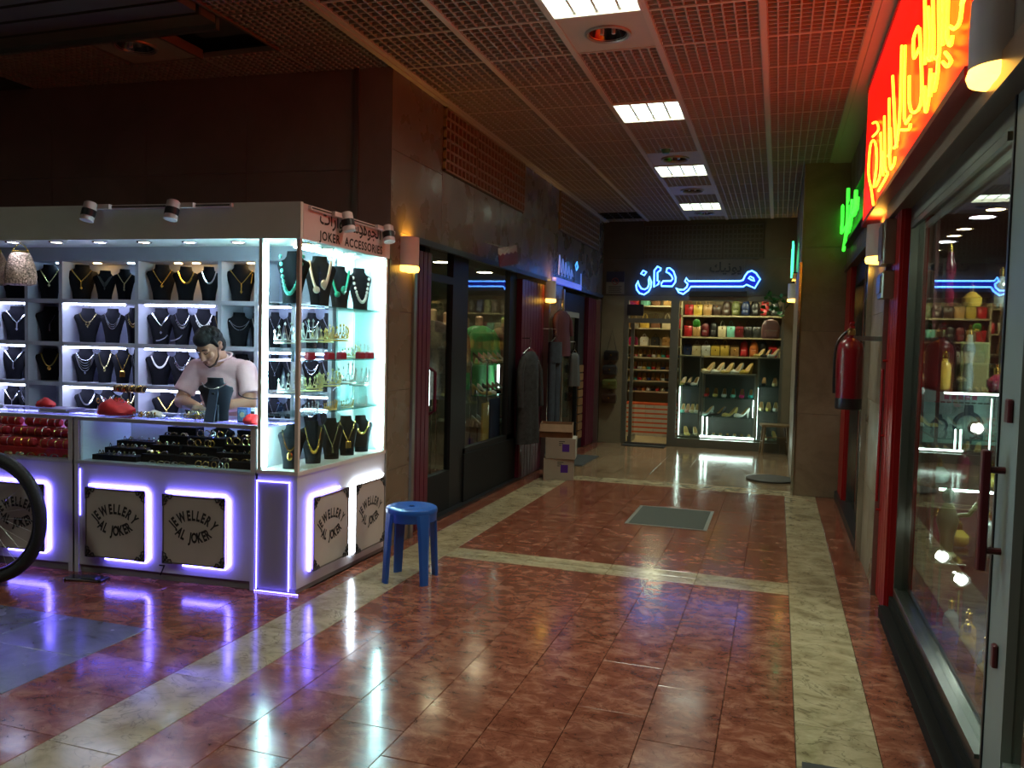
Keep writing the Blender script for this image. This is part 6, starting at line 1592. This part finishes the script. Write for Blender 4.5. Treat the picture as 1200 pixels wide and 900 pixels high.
# room behind window
m = MB(); m.box(.88, 2.3, 5.28, 5.34, 0, 1.45); m.box(3.1, 3.2, .2, 8.7, 0, 2.6); m.box(.88, 3.1, 8.62, 8.7, 0, 2.6); m.box(.87, .89, 5.42, 8.62, 0, 2.44); m.box(.78, 3.2, .2, .3, 0, 2.6); struct('wall_perfume_shop', m, mat('perfume_wall', (.24, .07, .08), .6, var=.1))
m = MB(); m.box(.78, 3.1, .3, 5.28, 2.36, 2.44); m.box(.86, 3.1, 5.28, 8.62, 2.36, 2.44); struct('ceiling_perfume_shop', m, mat('perfume_ceiling', (.3, .24, .2), .6))
for i, (px, py, r_, wm) in enumerate(((1151, 254, .07, 0), (1130, 268, .045, 1), (1118, 276, .045, 1), (1108, 283, .07, 0), (1095, 293, .045, 1), (1085, 301, .04, 1), (1167, 245, .05, 1))):
    p = P(px, py, z=2.355)
    o = thing('recessed_light', ['large cool', 'small warm', 'small warm', 'large cool', 'small warm', 'tiny warm', 'medium warm'][i] + ' round ceiling light of the perfume shop ' + ['over the door end', 'next to a large cool light', 'midway along the window', 'before the end wall', 'close to the end wall', 'at the end wall', 'beside the flat fluorescent panel'][i], 'recessed light', p, 0, 'ceiling lights of the perfume shop')
    MB().ring([(r_, -.004), (r_ + .015, -.004), (r_ + .018, .004), (r_, .004)], 18).build('ring', M_CHROME, o, True)
    MB().lathe([(.001, -.002), (r_, -.002), (r_, .002), (.001, .002)], 18).build('lens', glow('perf_warm', (1.0, .75, .4), 22) if wm else glow('perf_cool', (.85, .85, 1.0), 26), o)
o = thing('ceiling_light', 'flat fluorescent panel in the perfume shop ceiling', 'ceiling light', (1.45, 4.1, 2.36)); MB().bbox(-.3, .3, -.3, .3, -.03, 0, .004).build('frame', M_WHITE, o); MB().box(-.28, .28, -.28, .28, -.034, -.03).build('diffuser', glow('perf_panel', (.9, 1.0, .85), 36), o)
# glass display stand against the end wall
ps = thing('glass_display', 'glass shelves with perfume and gifts inside the window under the red sign', 'glass display', (1.2, 5.0, 0))
for z in (.45, .8, 1.06, 1.31, 1.75):
    MB().box(-.4, .55, -.26, .22, z - .008, z).build('glass_shelf', M_SHELFGLASS, ps)
for x in (-.4, .535):
    for y in (-.26, .205): MB().box(x, x + .015, y, y + .015, 0, 2.0).build('upright', M_CHROME, ps)
MB().tube([(-.36, -.24, .785), (.5, -.24, .785)], .007, 6).build('led_strip', glow('perf_led', (.85, 1.0, .95), 30), ps)
MB().tube([(-.36, -.24, 1.295), (.5, -.24, 1.295)], .006, 6).build('led_strip', glow('perf_led2', (.85, 1.0, .95), 18), ps)
MB().tube([(-.02, -.25, 1.4), (-.02, -.25, 1.68)], .007, 6).build('led_strip', glow('perf_led3', (.7, .8, 1.0), 8), ps)
# poster of watches on the end wall
po = thing('watch_poster', 'pale blue poster with round watches and pink heading on the end wall', 'poster', (1.02, 5.268, .98))
MB().box(-.2, .2, 0, .01, 0, .31).build('sheet', mat('poster_sky', (.42, .55, .55), .4, var=.35, vscale=7), po)
m = MB()
for k in range(5): m.box(-.09 + .036 * k, -.064 + .036 * k, -.0015, 0, .258, .288)
m.build('heading', mat('poster_pink', (.5, .04, .16), .5), po)
m = MB()
for k in range(9): m.box(-.14 + .032 * k, -.116 + .032 * k, -.0012, 0, .236, .244)
m.build('small_print', M_INK, po)
for x, z, r_ in ((.04, .11, .07), (-.11, .1, .04)):
    m = MB(); m.tube([(x + r_ * math.cos(a), -.002, z + r_ * math.sin(a)) for a in [2 * PI * k / 20 for k in range(20)]], r_ * .2, 5, closed=True); m.prism([(x - r_ * .4, -.001, z + r_), (x + r_ * .4, -.001, z + r_), (x + r_ * .3, -.001, z + r_ * 1.7), (x - r_ * .3, -.001, z + r_ * 1.7)], (0, -.003, 0)); m.prism([(x - r_ * .4, -.001, z - r_), (x + r_ * .4, -.001, z - r_), (x + r_ * .3, -.001, z - r_ * 1.5), (x - r_ * .3, -.001, z - r_ * 1.5)], (0, -.003, 0)); m.build('printed_watch', mat('watch_navy', (.03, .04, .09), .4), po)
# spot lamps on the shelves
for k, (x, y, z, l) in enumerate(((1.0, 4.78, 1.0605, 'before the watch poster'), (1.14, 4.78, 1.0605, 'next to the poster lamp'), (.8, 4.42, .45, 'low inside the window by the red post'), (.86, 4.28, .38, 'lowest inside the window'))):
    o = thing('spot_lamp', 'small bright spot lamp ' + l, 'spot lamp', (x, y, z), R(20), 'spot lamps in the perfume window')
    if k > 1: 
        MB().tube([(0, 0, -z + .121), (0, 0, .0)], .006, 6).build('stem', M_CHROME, o); MB().lathe([(.04, -z + .121), (.04, -z + .13), (.01, -z + .135)], 14).build('foot', M_CHROME, o)
    else: MB().lathe([(.03, 0), (.03, .006), (.01, .01)], 14).build('foot', M_CHROME, o); MB().tube([(0, 0, .008), (0, 0, .03)], .006, 6).build('stem', M_CHROME, o)
    MB().ball((0, -.012, .055), .03, .022, .022, 14, 8).build('bulb', glow('spot_bulb', (.95, 1.0, .95), 26), o, True)
    m = MB(); m.ring([(.012, 0), (.035, .0), (.038, .03), (.034, .03), (.032, .004), (.012, .004)], 14); q_ = m.build('reflector', M_CHROME, o, True); q_.location = (0, .02, .055); q_.rotation_euler = (PI / 2, 0, 0)
def bottle_mesh(kind, mt):
    m = MB()
    pr = {'spray': [(.001, 0), (.028, 0), (.03, .01), (.03, .1), (.026, .125), (.012, .14), (.012, .15)], 'round': [(.001, 0), (.03, 0), (.045, .02), (.045, .05), (.02, .075), (.012, .08)], 'tall': [(.001, 0), (.022, 0), (.026, .06), (.018, .13), (.03, .2), (.016, .24), (.014, .27)]}[kind]
    m.lathe(pr, 14); return m.mesh('flask', mt, True)
M_AMB = mat('amber_glass', (.7, .42, .07), .1, coat=.5); M_VASE = mat('crystal', (.45, .5, .5), .08, .3, coat=.5); M_WINE = mat('wine_glass_red', (.2, .012, .04), .15, coat=.4)
BM = {(k, n): bottle_mesh(k, mt) for k in ('spray', 'round', 'tall') for n, mt in (('amber', M_AMB), ('crystal', M_VASE), ('wine red', M_WINE))}
cp = MB(); cp.lathe([(.001, 0), (.013, 0), (.013, .03), (.006, .034), (.006, .045), (.001, .046)], 10); ME_CAP = cp.mesh('cap', M_GOLD, True)
CAPZ = {'spray': .15, 'round': .08, 'tall': .27}
def bottle(loc, kind, col, lab, group, sc=1.0):
    o = thing('perfume_bottle', lab, 'bottle', loc, 0, group); o.scale = (sc,) * 3
    link('flask', BM[(kind, col)], o); link('cap', ME_CAP, o, (0, 0, CAPZ[kind]))
for k in range(7):
    y = 3.25 + .17 * k
    bottle((.83 + .04 * (k % 2), y, .121), 'spray', 'amber' if k % 3 else 'crystal', f'{"amber" if k % 3 else "clear"} spray bottle on the window floor, {["first", "second", "third", "fourth", "fifth", "sixth", "seventh"][k]} from the shop door', 'spray bottles on the window floor', 1.15)
KD = ['tall', 'round', 'spray']; CLN = ['wine red', 'crystal', 'amber']
for r_, z in enumerate((.45, .8, 1.31, 1.75)):
    for k in range(7):
        kd = KD[(k + r_) % 3] if z not in (1.06,) else 'round'; c_ = CLN[(k * 2 + r_) % 3]
        if z == .8 and kd == 'tall': kd = 'round'
        if z == .45 and kd == 'tall': kd = 'spray'
        bottle((.86 + .125 * k, 4.9 + .06 * (k % 2), z + .0008), kd, c_, f'{c_} {kd} bottle, place {["one", "two", "three", "four", "five", "six", "seven"][k]} from the pane, {["lowest", "second", "fourth", "top"][r_]} glass shelf', 'bottles on the perfume shelves', 1.1)
for k in range(4):
    o = thing('gift_bag', ['wine red', 'pale gold', 'dark', 'pink'][k] + ' paper gift bag on the fourth perfume shelf', 'gift bag', (.84 + .2 * k, 5.1, 1.3108), .2 * k - .3, 'gift bags in the perfume window')
    MB().bbox(-.07, .07, -.04, .04, 0, .26, .004).build('bag_body', [M_LEATHER['maroon'], mat('paper_gold', (.35, .26, .12), .5), M_LEATHER['charcoal'], M_LEATHER['dusty rose']][k], o); MB().tube([(-.03, -.035, .26), (-.02, -.035, .31), (.02, -.035, .31), (.03, -.035, .26)], .004, 5).build('handle', M_LEATHER['brown'], o)
o = thing('figurine', 'green and gold figurine inside the window in front of the poster', 'figurine', (.86, 4.62, .45)); 
MB().lathe([(.001, 0), (.05, 0), (.05, .02), (.03, .04), (.035, .12), (.055, .2), (.03, .27), (.02, .29)], 14).build('robe', mat('figure_olive', (.15, .17, .05), .3, .5), o, True); MB().ball((0, 0, .325), .032, .032, .04, 12, 8).build('head', mat('figure_green', (.05, .12, .08), .25), o, True)
MB().tube([(.02, 0, .22), (.09, -.03, .24), (.13, -.02, .3)], .012, 8).build('arm', mat('figure_olive', (.15, .17, .05), .3, .5), o)
o2 = thing('display_plinth', 'wine red plinth carrying the figurine in the window', 'plinth', (.86, 4.62, .121)); MB().bbox(-.07, .07, -.09, .09, 0, .32, .006).build('block', M_WINE, o2); MB().bbox(-.075, .075, -.095, .095, .32, .328, .002).build('top_plate', M_CHROME, o2)
# next shop, under the green neon
w4 = thing('window_4', None, None, (XR_, 7.5, 0)); w4['kind'] = 'structure'; w4['label'] = 'shop door and window under the green neon'
m = MB(); m.box(.6, .76, 6.34, 8.85, 0, .08); W(m, 'black_sill', M_BLACK, w4)
for y in (6.34, 7.25, 8.2): m = MB(); m.box(XR_ - .04, XR_ + .03, y, y + .08, .08, 2.2); W(m, 'stile', M_CHROME, w4)
m = MB(); m.box(XR_ - .03, XR_ + .03, 6.34, 8.3, 2.12, 2.3); W(m, 'top_rail', M_DARKFRAME, w4)
for a, b in ((6.42, 7.25), (7.33, 8.2)): m = MB(); m.box(XR_ - .003, XR_ + .003, a, b, .08, 2.12); W(m, 'pane', M_SHOPGLASS, w4)
m = MB(); m.box(.64, .76, 8.28, 8.84, 0, 2.3); rp2 = struct('trim_14', m, M_REDPAINT)
for k in range(4): b = MB(); b.box(.625, .64, 8.3 + .13 * k, 8.42 + .13 * k, .02, 2.3); b.build('rib', M_REDPAINT, rp2)
m = MB(); m.box(.6, .72, 6.3, 8.85, 2.3, 2.35); struct('trim_15', m, mat('brown_lintel', (.11, .075, .05), .4, .3))
m = MB(); m.box(.76, .86, 8.8, 8.86, 0, 2.3); m.box(.845, .86, 6.34, 8.8, 0, 2.3); struct('wall_next_shop', m, mat('next_shop_wall', (.22, .2, .17), .6))
m = MB(); m.box(.76, .86, 6.34, 8.86, 2.3, 2.33); struct('ceiling_next_shop', m, mat('perfume_ceiling', (.3, .24, .2), .6))
o = thing('recessed_light', 'round white ceiling light inside the shop under the green neon', 'recessed light', (.8, 7.6, 2.296)); MB().ring([(.028, -.004), (.036, -.004), (.036, .004), (.028, .004)], 18).build('ring', M_CHROME, o, True); MB().lathe([(.001, -.002), (.028, -.002), (.028, .002), (.001, .002)], 18).build('lens', glow('next_light', (1.0, .95, .85), 24), o)
# fire extinguisher
pe = P(994, 470, Y=5.62)
fe = thing('fire_extinguisher', 'red fire extinguisher hung on the stone pilaster', 'fire extinguisher', (pe.x, 5.62, 1.13))
MB().lathe([(.001, .05), (.078, .05), (.08, .06), (.08, .38), (.072, .42), (.04, .45), (.024, .46), (.024, .475)], 24).build('cylinder', mat('extinguisher_red', (.18, .004, .01), .28, coat=.2), fe, True)
MB().lathe([(.001, 0), (.076, 0), (.082, .01), (.082, .07), (.079, .072)], 24).build('black_base', M_BLACK, fe, True)
MB().lathe([(.022, .475), (.026, .48), (.026, .51), (.016, .52), (.001, .522)], 14).build('valve', mat('brass', (.4, .28, .1), .35, 1.0), fe, True)
MB().hexa([(-.012, -.1, .52), (.012, -.1, .52), (.012, .02, .515), (-.012, .02, .515), (-.012, -.1, .53), (.012, -.1, .53), (.012, .02, .53), (-.012, .02, .53)]).build('lever', M_REDPAINT, fe)
MB().hexa([(-.012, -.09, .55), (.012, -.09, .55), (.012, .01, .535), (-.012, .01, .535), (-.012, -.09, .56), (.012, -.09, .56), (.012, .01, .547), (-.012, .01, .547)]).build('carry_handle', M_REDPAINT, fe)
MB().tube(smooth_path([(.0, .02, .5), (-.03, .06, .49), (-.085, .03, .4), (-.092, .0, .2), (-.088, 0, .1)], 4), .009, 8).build('hose', M_BLACK, fe, True)
MB().box(.0, .62 - pe.x, -.02, .02, .44, .47).build('bracket', M_ALU, fe)
MB().box(-.0815, -.0795, -.03, .03, .2, .32).build('paper_label', mat('extinguisher_label', (.3, .05, .05), .5), fe)

# ================================================================ BLUE STOOL
ps_ = P(481, 678, z=0)
bst = thing('plastic_stool', 'blue plastic stool standing beside the kiosk showcase', 'stool', (ps_.x, ps_.y, 0), R(8))
MB().lathe([(.001, .452), (.02, .452), (.022, .462), (.09, .466), (.145, .465), (.158, .458), (.163, .445), (.16, .425), (.152, .423), (.15, .44), (.02, .446), (.001, .446)], 36).build('seat', M_BLUEPL, bst, True)
MB().ring([(.148, .38), (.156, .38), (.158, .425), (.15, .425)], 36).build('skirt', M_BLUEPL, bst, True)
M_BLUED = M_BLUEPL
for k in range(4):
    a = PI / 4 + k * PI / 2; rings = []
    for f, z, w_ in ((.178, 0, .03), (.17, .15, .034), (.158, .35, .042), (.15, .43, .05)):
        c, s_ = math.cos(a), math.sin(a); ring = []
        for (du, dr) in ((-w_, .0), (-w_ * .6, .012), (w_ * .6, .012), (w_, .0), (w_ * .8, -.012), (-w_ * .8, -.012)):
            ring.append((c * (f + dr) - s_ * du, s_ * (f + dr) + c * du, z))
        rings.append(ring)
    m = MB(); m.loft(rings); m.build('leg', M_BLUEPL, bst)
MB().lathe([(.001, .4662), (.014, .4662), (.014, .468), (.001, .468)], 12).build('centre_hole', M_BLACK, bst)

# ================================================================ BICYCLE (front wheel in view)
pw = P(-16, 684, z=0)
bk = thing('bicycle', 'black bicycle standing in front of the jewellery counter, wheel edge showing', 'bicycle', (pw.x, pw.y, 0), KROT + R(4))
RW_ = .4; M_TYRE = mat('tyre_rubber', (.012, .012, .014), .6, bump=.4, bscale=60)
def wheel(cx, par):
    m = MB(); m.tube([(cx + (RW_ - .034) * math.cos(a), 0, RW_ + (RW_ - .034) * math.sin(a)) for a in [2 * PI * k / 56 for k in range(56)]], .034, 10, closed=True); t_ = m.build('tyre', M_TYRE, par, True)
    m = MB(); m.tube([(cx + (RW_ - .075) * math.cos(a), 0, RW_ + (RW_ - .075) * math.sin(a)) for a in [2 * PI * k / 56 for k in range(56)]], .011, 8, closed=True); m.build('rim', M_BLACK, par, True)
    m = MB(); m.tube([(cx, -.05, RW_), (cx, .05, RW_)], .022, 12); m.build('hub', M_ALU, par, True)
    for k in range(28):
        a = 2 * PI * k / 28; y = .03 * (1 if k % 2 else -1)
        m = MB(); m.tube([(cx + .02 * math.cos(a + .5), y, RW_ + .02 * math.sin(a + .5)), (cx + (RW_ - .08) * math.cos(a), 0, RW_ + (RW_ - .08) * math.sin(a))], .001, 4); m.build('spoke', M_ALU, par)
wheel(0, bk); wheel(-1.08, bk)
M_BKF = mat('bicycle_frame', (.02, .02, .022), .3, coat=.4)
for nm, pts, r_ in (('fork_blade', [(0, -.06, RW_), (-.05, -.06, .62), (-.12, -.03, .8)], .013), ('fork_blade', [(0, .06, RW_), (-.05, .06, .62), (-.12, .03, .8)], .013), ('head_tube', [(-.12, 0, .78), (-.16, 0, .93)], .022), ('down_tube', [(-.14, 0, .84), (-.62, 0, .32)], .022), ('top_tube', [(-.155, 0, .9), (-.7, 0, .78)], .018),
                    ('seat_tube', [(-.62, 0, .32), (-.73, 0, .9)], .017), ('chain_stay', [(-.62, .05, .32), (-1.08, .06, RW_)], .01), ('chain_stay', [(-.62, -.05, .32), (-1.08, -.06, RW_)], .01), ('seat_stay', [(-.7, .03, .78), (-1.08, .06, RW_)], .009), ('seat_stay', [(-.7, -.03, .78), (-1.08, -.06, RW_)], .009), ('stem', [(-.16, 0, .93), (-.18, 0, 1.0), (-.12, 0, 1.02)], .015), ('handlebar', [(-.16, -.3, 1.03), (-.12, 0, 1.02), (-.16, .3, 1.03)], .013)):
    m = MB(); m.tube(pts, r_, 10); m.build(nm, M_BKF, bk, True)
m = MB(); m.loft([[(-.62, -.02, .92), (-.62, .02, .92), (-.62, .02, .95), (-.62, -.02, .95)], [(-.75, -.04, .93), (-.75, .04, .93), (-.75, .04, .965), (-.75, -.04, .965)], [(-.88, -.075, .94), (-.88, .075, .94), (-.88, .07, .985), (-.88, -.07, .985)]]); m.build('saddle', M_BLACK, bk)
m = MB(); m.tube([(-.62, -.09, .32), (-.62, .09, .32)], .02, 10); m.tube([(-.62, -.09, .32), (-.5, -.09, .2)], .01, 8); m.tube([(-.62, .09, .32), (-.74, .09, .44)], .01, 8); m.build('crank', M_ALU, bk)
# flat black pouch left on the floor by the counter
pp = P(104, 678, z=0)
o = thing('document_pouch', 'flat black plastic pouch lying on the floor against the counter', 'pouch', (pp.x, pp.y - .02, .0005), KROT + .1)
MB().bbox(-.12, .13, -.045, .045, 0, .014, .004).build('sleeve', mat('black_gloss_plastic', (.012, .012, .015), .18), o)
MB().box(-.1, .11, -.047, -.044, .005, .009).build('zip', M_ALU, o); MB().bbox(-.02, .08, -.03, .03, .014, .02, .003).build('raised_pocket', mat('black_gloss_plastic', (.012, .012, .015), .18), o)
# corner of a dark rubber mat at the lower edge of the view
floor_mat('rubber_mat', .14, .62, 2.2, 3.07, 'dark rubber mat on the cream stripe near the shop door', mat('mat_rubber', (.012, .012, .012), .7))
# ================================================================ SHOPKEEPER
M_SKIN = mat('skin', (.36, .17, .105), .5, var=.06, vscale=12)
M_SHIRT = mat('pink_tshirt', (.62, .38, .4), .8, var=.05, vscale=15, bump=.15, bscale=200)
M_HAIR = mat('black_hair', (.005, .0045, .005), .6, spec=.2, bump=.3, bscale=120)
M_TROUS = mat('dark_trousers', (.02, .022, .03), .8)
person = thing('person', 'person in a pale pink T-shirt bending over the counter to sort jewellery', 'person', KW(.955, .63, 0), KROT)
def cap(m, a, b, ra, rb, n=14):
    a, b = Vector(a), Vector(b); d = (b - a).normalized(); pts = []; rs = []
    for k in range(5):
        t = PI / 2 * (1 - k / 4.0); pts.append(a - d * ra * math.sin(t)); rs.append(max(ra * math.cos(t), .0005))
    for k in range(5):
        t = PI / 2 * k / 4.0; pts.append(b + d * rb * math.sin(t)); rs.append(max(rb * math.cos(t), .0005))
    m.tube(pts, rs, n)
def chain(m, pts, rs, n=12):
    for i in range(len(pts) - 1): cap(m, pts[i], pts[i + 1], rs[i], rs[i + 1], n)
def fuse(m, name, mt, parent, vox, smooth=6, post=None):
    me = m.mesh(name, mt, False)
    o = bpy.data.objects.new(name, me); COL.objects.link(o)
    rm = o.modifiers.new('fuse', 'REMESH'); rm.mode = 'VOXEL'; rm.voxel_size = vox; rm.use_smooth_shade = True
    sm = o.modifiers.new('soft', 'SMOOTH'); sm.factor = .5; sm.iterations = smooth
    dg = bpy.context.evaluated_depsgraph_get(); ev = o.evaluated_get(dg)
    out = bpy.data.meshes.new_from_object(ev); out.name = name
    bpy.data.objects.remove(o)
    if post: post(out)
    out.polygons.foreach_set('use_smooth', [True] * len(out.polygons))
    out.materials.clear(); out.materials.append(mt)
    return link(name, out, parent)
def squash_add(m, build, c, sc):
    t = MB(); build(t)
    m.add([(c[0] + x * sc[0], c[1] + y * sc[1], c[2] + z * sc[2]) for x, y, z in t.v], t.f)
# joints (x to the viewer's right, -y towards the counter front)
SHR, ELR, WRR = (-.185, -.02, 1.275), (-.255, -.09, 1.055), (-.02, -.245, 1.035)
SHL, ELL, WRL = (.19, -.02, 1.275), (.265, -.1, 1.06), (.1, -.26, 1.03)
HC = Vector((-.015, -.115, 1.425)); HT = Matrix.Rotation(R(-10), 3, 'Z') @ Matrix.Rotation(R(33), 3, 'X')
def hp(x, y, z): return HC + HT @ Vector((x, y, z))   # head space: face towards -y, z up, centre of the skull
def head_ball(m, c, r, n=16, k=10):
    t = MB(); t.ball((0, 0, 0), r[0], r[1], r[2], n, k); m.add([hp(c[0] + x, c[1] + y, c[2] + z) for x, y, z in t.v], t.f)
def hcap(m, a, b, ra, rb, n=10): cap(m, hp(*a), hp(*b), ra, rb, n)
b = MB()
# trunk
squash_add(b, lambda t: t.ball((0, 0, 0), 1, 1, 1, 20, 12), (0, .03, 1.17), (.165, .105, .2))
squash_add(b, lambda t: t.ball((0, 0, 0), 1, 1, 1, 20, 12), (0, .05, .95), (.155, .11, .17))
squash_add(b, lambda t: t.ball((0, 0, 0), 1, 1, 1, 20, 12), (0, .05, .84), (.16, .12, .13))
cap(b, (-.12, -.005, 1.28), (.12, -.005, 1.28), .07, .07)
chain(b, [(0, -.01, 1.3), (0, -.055, 1.36), hp(0, .02, -.06)], [.075, .06, .058])
# head
head_ball(b, (0, .01, .03), (.076, .094, .092)); head_ball(b, (0, -.02, -.035), (.062, .07, .075)); head_ball(b, (0, -.05, -.085), (.036, .035, .03))
hcap(b, (0, -.088, .01), (0, -.104, -.03), .008, .014); hcap(b, (-.012, -.095, -.034), (.012, -.095, -.034), .009, .009)
hcap(b, (-.045, -.076, .024), (.045, -.076, .024), .012, .012); hcap(b, (-.03, -.074, -.03), (-.045, -.06, -.02), .016, .018); hcap(b, (.03, -.074, -.03), (.045, -.06, -.02), .016, .018)
hcap(b, (-.018, -.09, -.058), (.018, -.09, -.058), .007, .007); hcap(b, (-.015, -.088, -.068), (.015, -.088, -.068), .007, .007)
for sx in (-1, 1):
    hcap(b, (sx * .076, .012, .012), (sx * .082, .02, .025), .012, .012); hcap(b, (sx * .076, .01, -.012), (sx * .08, .014, -.002), .009, .011)
# arms
chain(b, [SHR, (-.235, -.05, 1.16), ELR], [.06, .052, .045]); chain(b, [ELR, (-.16, -.165, 1.05), WRR], [.047, .044, .03])
chain(b, [SHL, (.24, -.055, 1.16), ELL], [.06, .052, .045]); chain(b, [ELL, (.2, -.18, 1.05), WRL], [.047, .044, .03])
# hands
def hand(m, w, d, side):
    """palm from the wrist along d with five fingers curling down; side = +1 puts the thumb towards +x"""
    w = Vector(w); d = Vector(d).normalized(); up = Vector((0, 0, 1)); s = d.cross(up).normalized(); n = s.cross(d).normalized()
    for k in range(4):
        o = (k - 1.5) * .02
        cap(m, w + d * .005 + s * o * .7, w + d * .07 + s * o + n * .004, .016, .0135, 10)
    for k, L in enumerate((.062, .072, .068, .05)):
        o = (k - 1.5) * .0215 * side; f = .35 + .1 * k
        k0 = w + d * .075 + s * o + n * .004; k1 = k0 + (d * math.cos(f) - n * math.sin(f)) * L * .45 + s * o * .12
        k2 = k1 + (d * math.cos(f + .6) - n * math.sin(f + .6)) * L * .32; k3 = k2 + (d * math.cos(f + 1.0) - n * math.sin(f + 1.0)) * L * .25
        chain(m, [k0, k1, k2, k3], [.0098, .0088, .008, .0068], 8)
    t0 = w + d * .02 - s * .026 * side; t1 = t0 + (d * .7 - s * .75 * side - n * .35).normalized() * .034; t2 = t1 + (d * .9 - s * .1 * side - n * .4).normalized() * .028
    chain(m, [t0, t1, t2], [.0135, .0105, .0085], 8)
hand(b, WRR, (.62, -.55, -.2), -1); hand(b, WRL, (-.6, -.55, -.15), 1)
# legs and feet
for sx in (-1, 1):
    chain(b, [(sx * .085, .05, .84), (sx * .1, .02, .46), (sx * .1, .06, .09)], [.09, .058, .042]); chain(b, [(sx * .1, .08, .045), (sx * .11, -.09, .03)], [.042, .03])
body = fuse(b, 'body', M_SKIN, person, .0062, 3)
# T-shirt
s = MB()
squash_add(s, lambda t: t.ball((0, 0, 0), 1, 1, 1, 24, 14), (0, .025, 1.16), (.183, .125, .215)); squash_add(s, lambda t: t.ball((0, 0, 0), 1, 1, 1, 24, 14), (0, .045, .97), (.176, .13, .2))
cap(s, (-.13, -.005, 1.275), (.13, -.005, 1.275), .078, .078); chain(s, [(0, -.01, 1.3), (0, -.032, 1.335)], [.085, .068])
def sleeve(m, a, c, e):
    a, c, e = Vector(a), Vector(c), Vector(e); cap(m, a, c, .07, .068); m.tube([a, c, e], [.07, .069, .073], 16)
sleeve(s, SHR, (-.228, -.045, 1.18), (-.25, -.07, 1.115)); sleeve(s, SHL, (.234, -.05, 1.18), (.257, -.075, 1.115))
for k in range(5): cap(s, (-.1 + .02 * k, -.085, 1.05 - .02 * k), (.06 + .02 * k, -.095, 1.0 - .022 * k), .012, .012, 8)
fuse(s, 'tshirt', M_SHIRT, person, .0085, 3)
m = MB(); m.tube([(.075 * math.cos(a), -.03 + .07 * math.sin(a), 1.362 + .03 * math.sin(a)) for a in [2 * PI * k / 28 for k in range(28)]], .008, 6, closed=True); m.build('collar', M_SHIRT, person, True)
m = MB(); m.tube([Vector((.257, -.075, 1.117)) + Vector((.074 * math.cos(a), .074 * math.sin(a), .012 * math.sin(a) - .018 * math.cos(a))) for a in [2 * PI * k / 24 for k in range(24)]], .004, 5, closed=True); m.build('sleeve_hem', M_TROUS, person, True)
# trousers
t = MB(); squash_add(t, lambda q: q.ball((0, 0, 0), 1, 1, 1, 20, 12), (0, .05, .84), (.172, .132, .14))
for sx in (-1, 1): chain(t, [(sx * .088, .05, .82), (sx * .1, .02, .46), (sx * .1, .06, .12)], [.1, .075, .065])
fuse(t, 'trousers', M_TROUS, person, .012, 3)
# hair, beard, brows
h = MB()
head_ball(h, (0, .022, .05), (.08, .095, .086)); head_ball(h, (0, -.03, .085), (.066, .065, .052)); head_ball(h, (0, .05, .0), (.074, .06, .075))
for sx in (-1, 1): hcap(h, (sx * .072, -.02, .06), (sx * .076, -.008, .015), .014, .008)
rh = random.Random(2)
for k in range(60):
    a = rh.uniform(0, 6.28); e = rh.uniform(.2, 1.4); p = (.078 * math.cos(a) * math.cos(e), .01 + .09 * math.sin(a) * math.cos(e), .055 + .085 * math.sin(e)); head_ball(h, p, (.014, .014, .012), 8, 5)
fuse(h, 'hair', M_HAIR, person, .0055, 2)
M_BEARD = mat('short_beard', (.06, .03, .022), .8)
bd = MB()
for sx in (-1, 1):
    chain(bd, [hp(sx * .0705, -.008, .005), hp(sx * .0655, -.028, -.05), hp(sx * .043, -.062, -.092), hp(0, -.078, -.105)], [.003, .0055, .0085, .0095], 8)
fuse(bd, 'beard', M_BEARD, person, .004, 2)
m = MB()
for sx in (-1, 1): m.tube([hp(sx * .016, -.0905, .03), hp(sx * .034, -.0885, .037), hp(sx * .052, -.077, .03)], [.0035, .0045, .003], 6)
m.build('eyebrows', M_HAIR, person, True)
m = MB()
for sx in (-1, 1): m.tube([hp(sx * .018, -.0865, .006), hp(sx * .031, -.0875, .002), hp(sx * .044, -.0795, .006)], .0028, 6)
m.build('eyelashes', M_HAIR, person, True)
m = MB(); m.tube([hp(-.02, -.0945, -.062), hp(0, -.0975, -.0625), hp(.02, -.0945, -.062)], .0025, 6); m.build('lips', mat('lip', (.22, .07, .055), .5), person, True)
# pale watch on the wrist by the showcase
wd = (Vector(WRL) - Vector((.2, -.18, 1.05))).normalized(); u = wd.cross(Vector((0, 0, 1))).normalized(); v = wd.cross(u); c0 = Vector((.2, -.18, 1.05)) * .45 + Vector(WRL) * .55
o = thing('wrist_watch', 'pale watch worn on the wrist next to the showcase', 'watch', person.location, KROT)
m = MB(); m.tube([c0 + (u * math.cos(a) + v * math.sin(a)) * .041 for a in [2 * PI * k / 20 for k in range(20)]], .006, 6, closed=True); m.build('strap', mat('watch_white', (.6, .58, .5), .4), o, True)
m = MB(); m.ball(c0 - v * .044, .022, .022, .014, 14, 8); m.build('dial', mat('watch_white', (.6, .58, .5), .4), o, True)
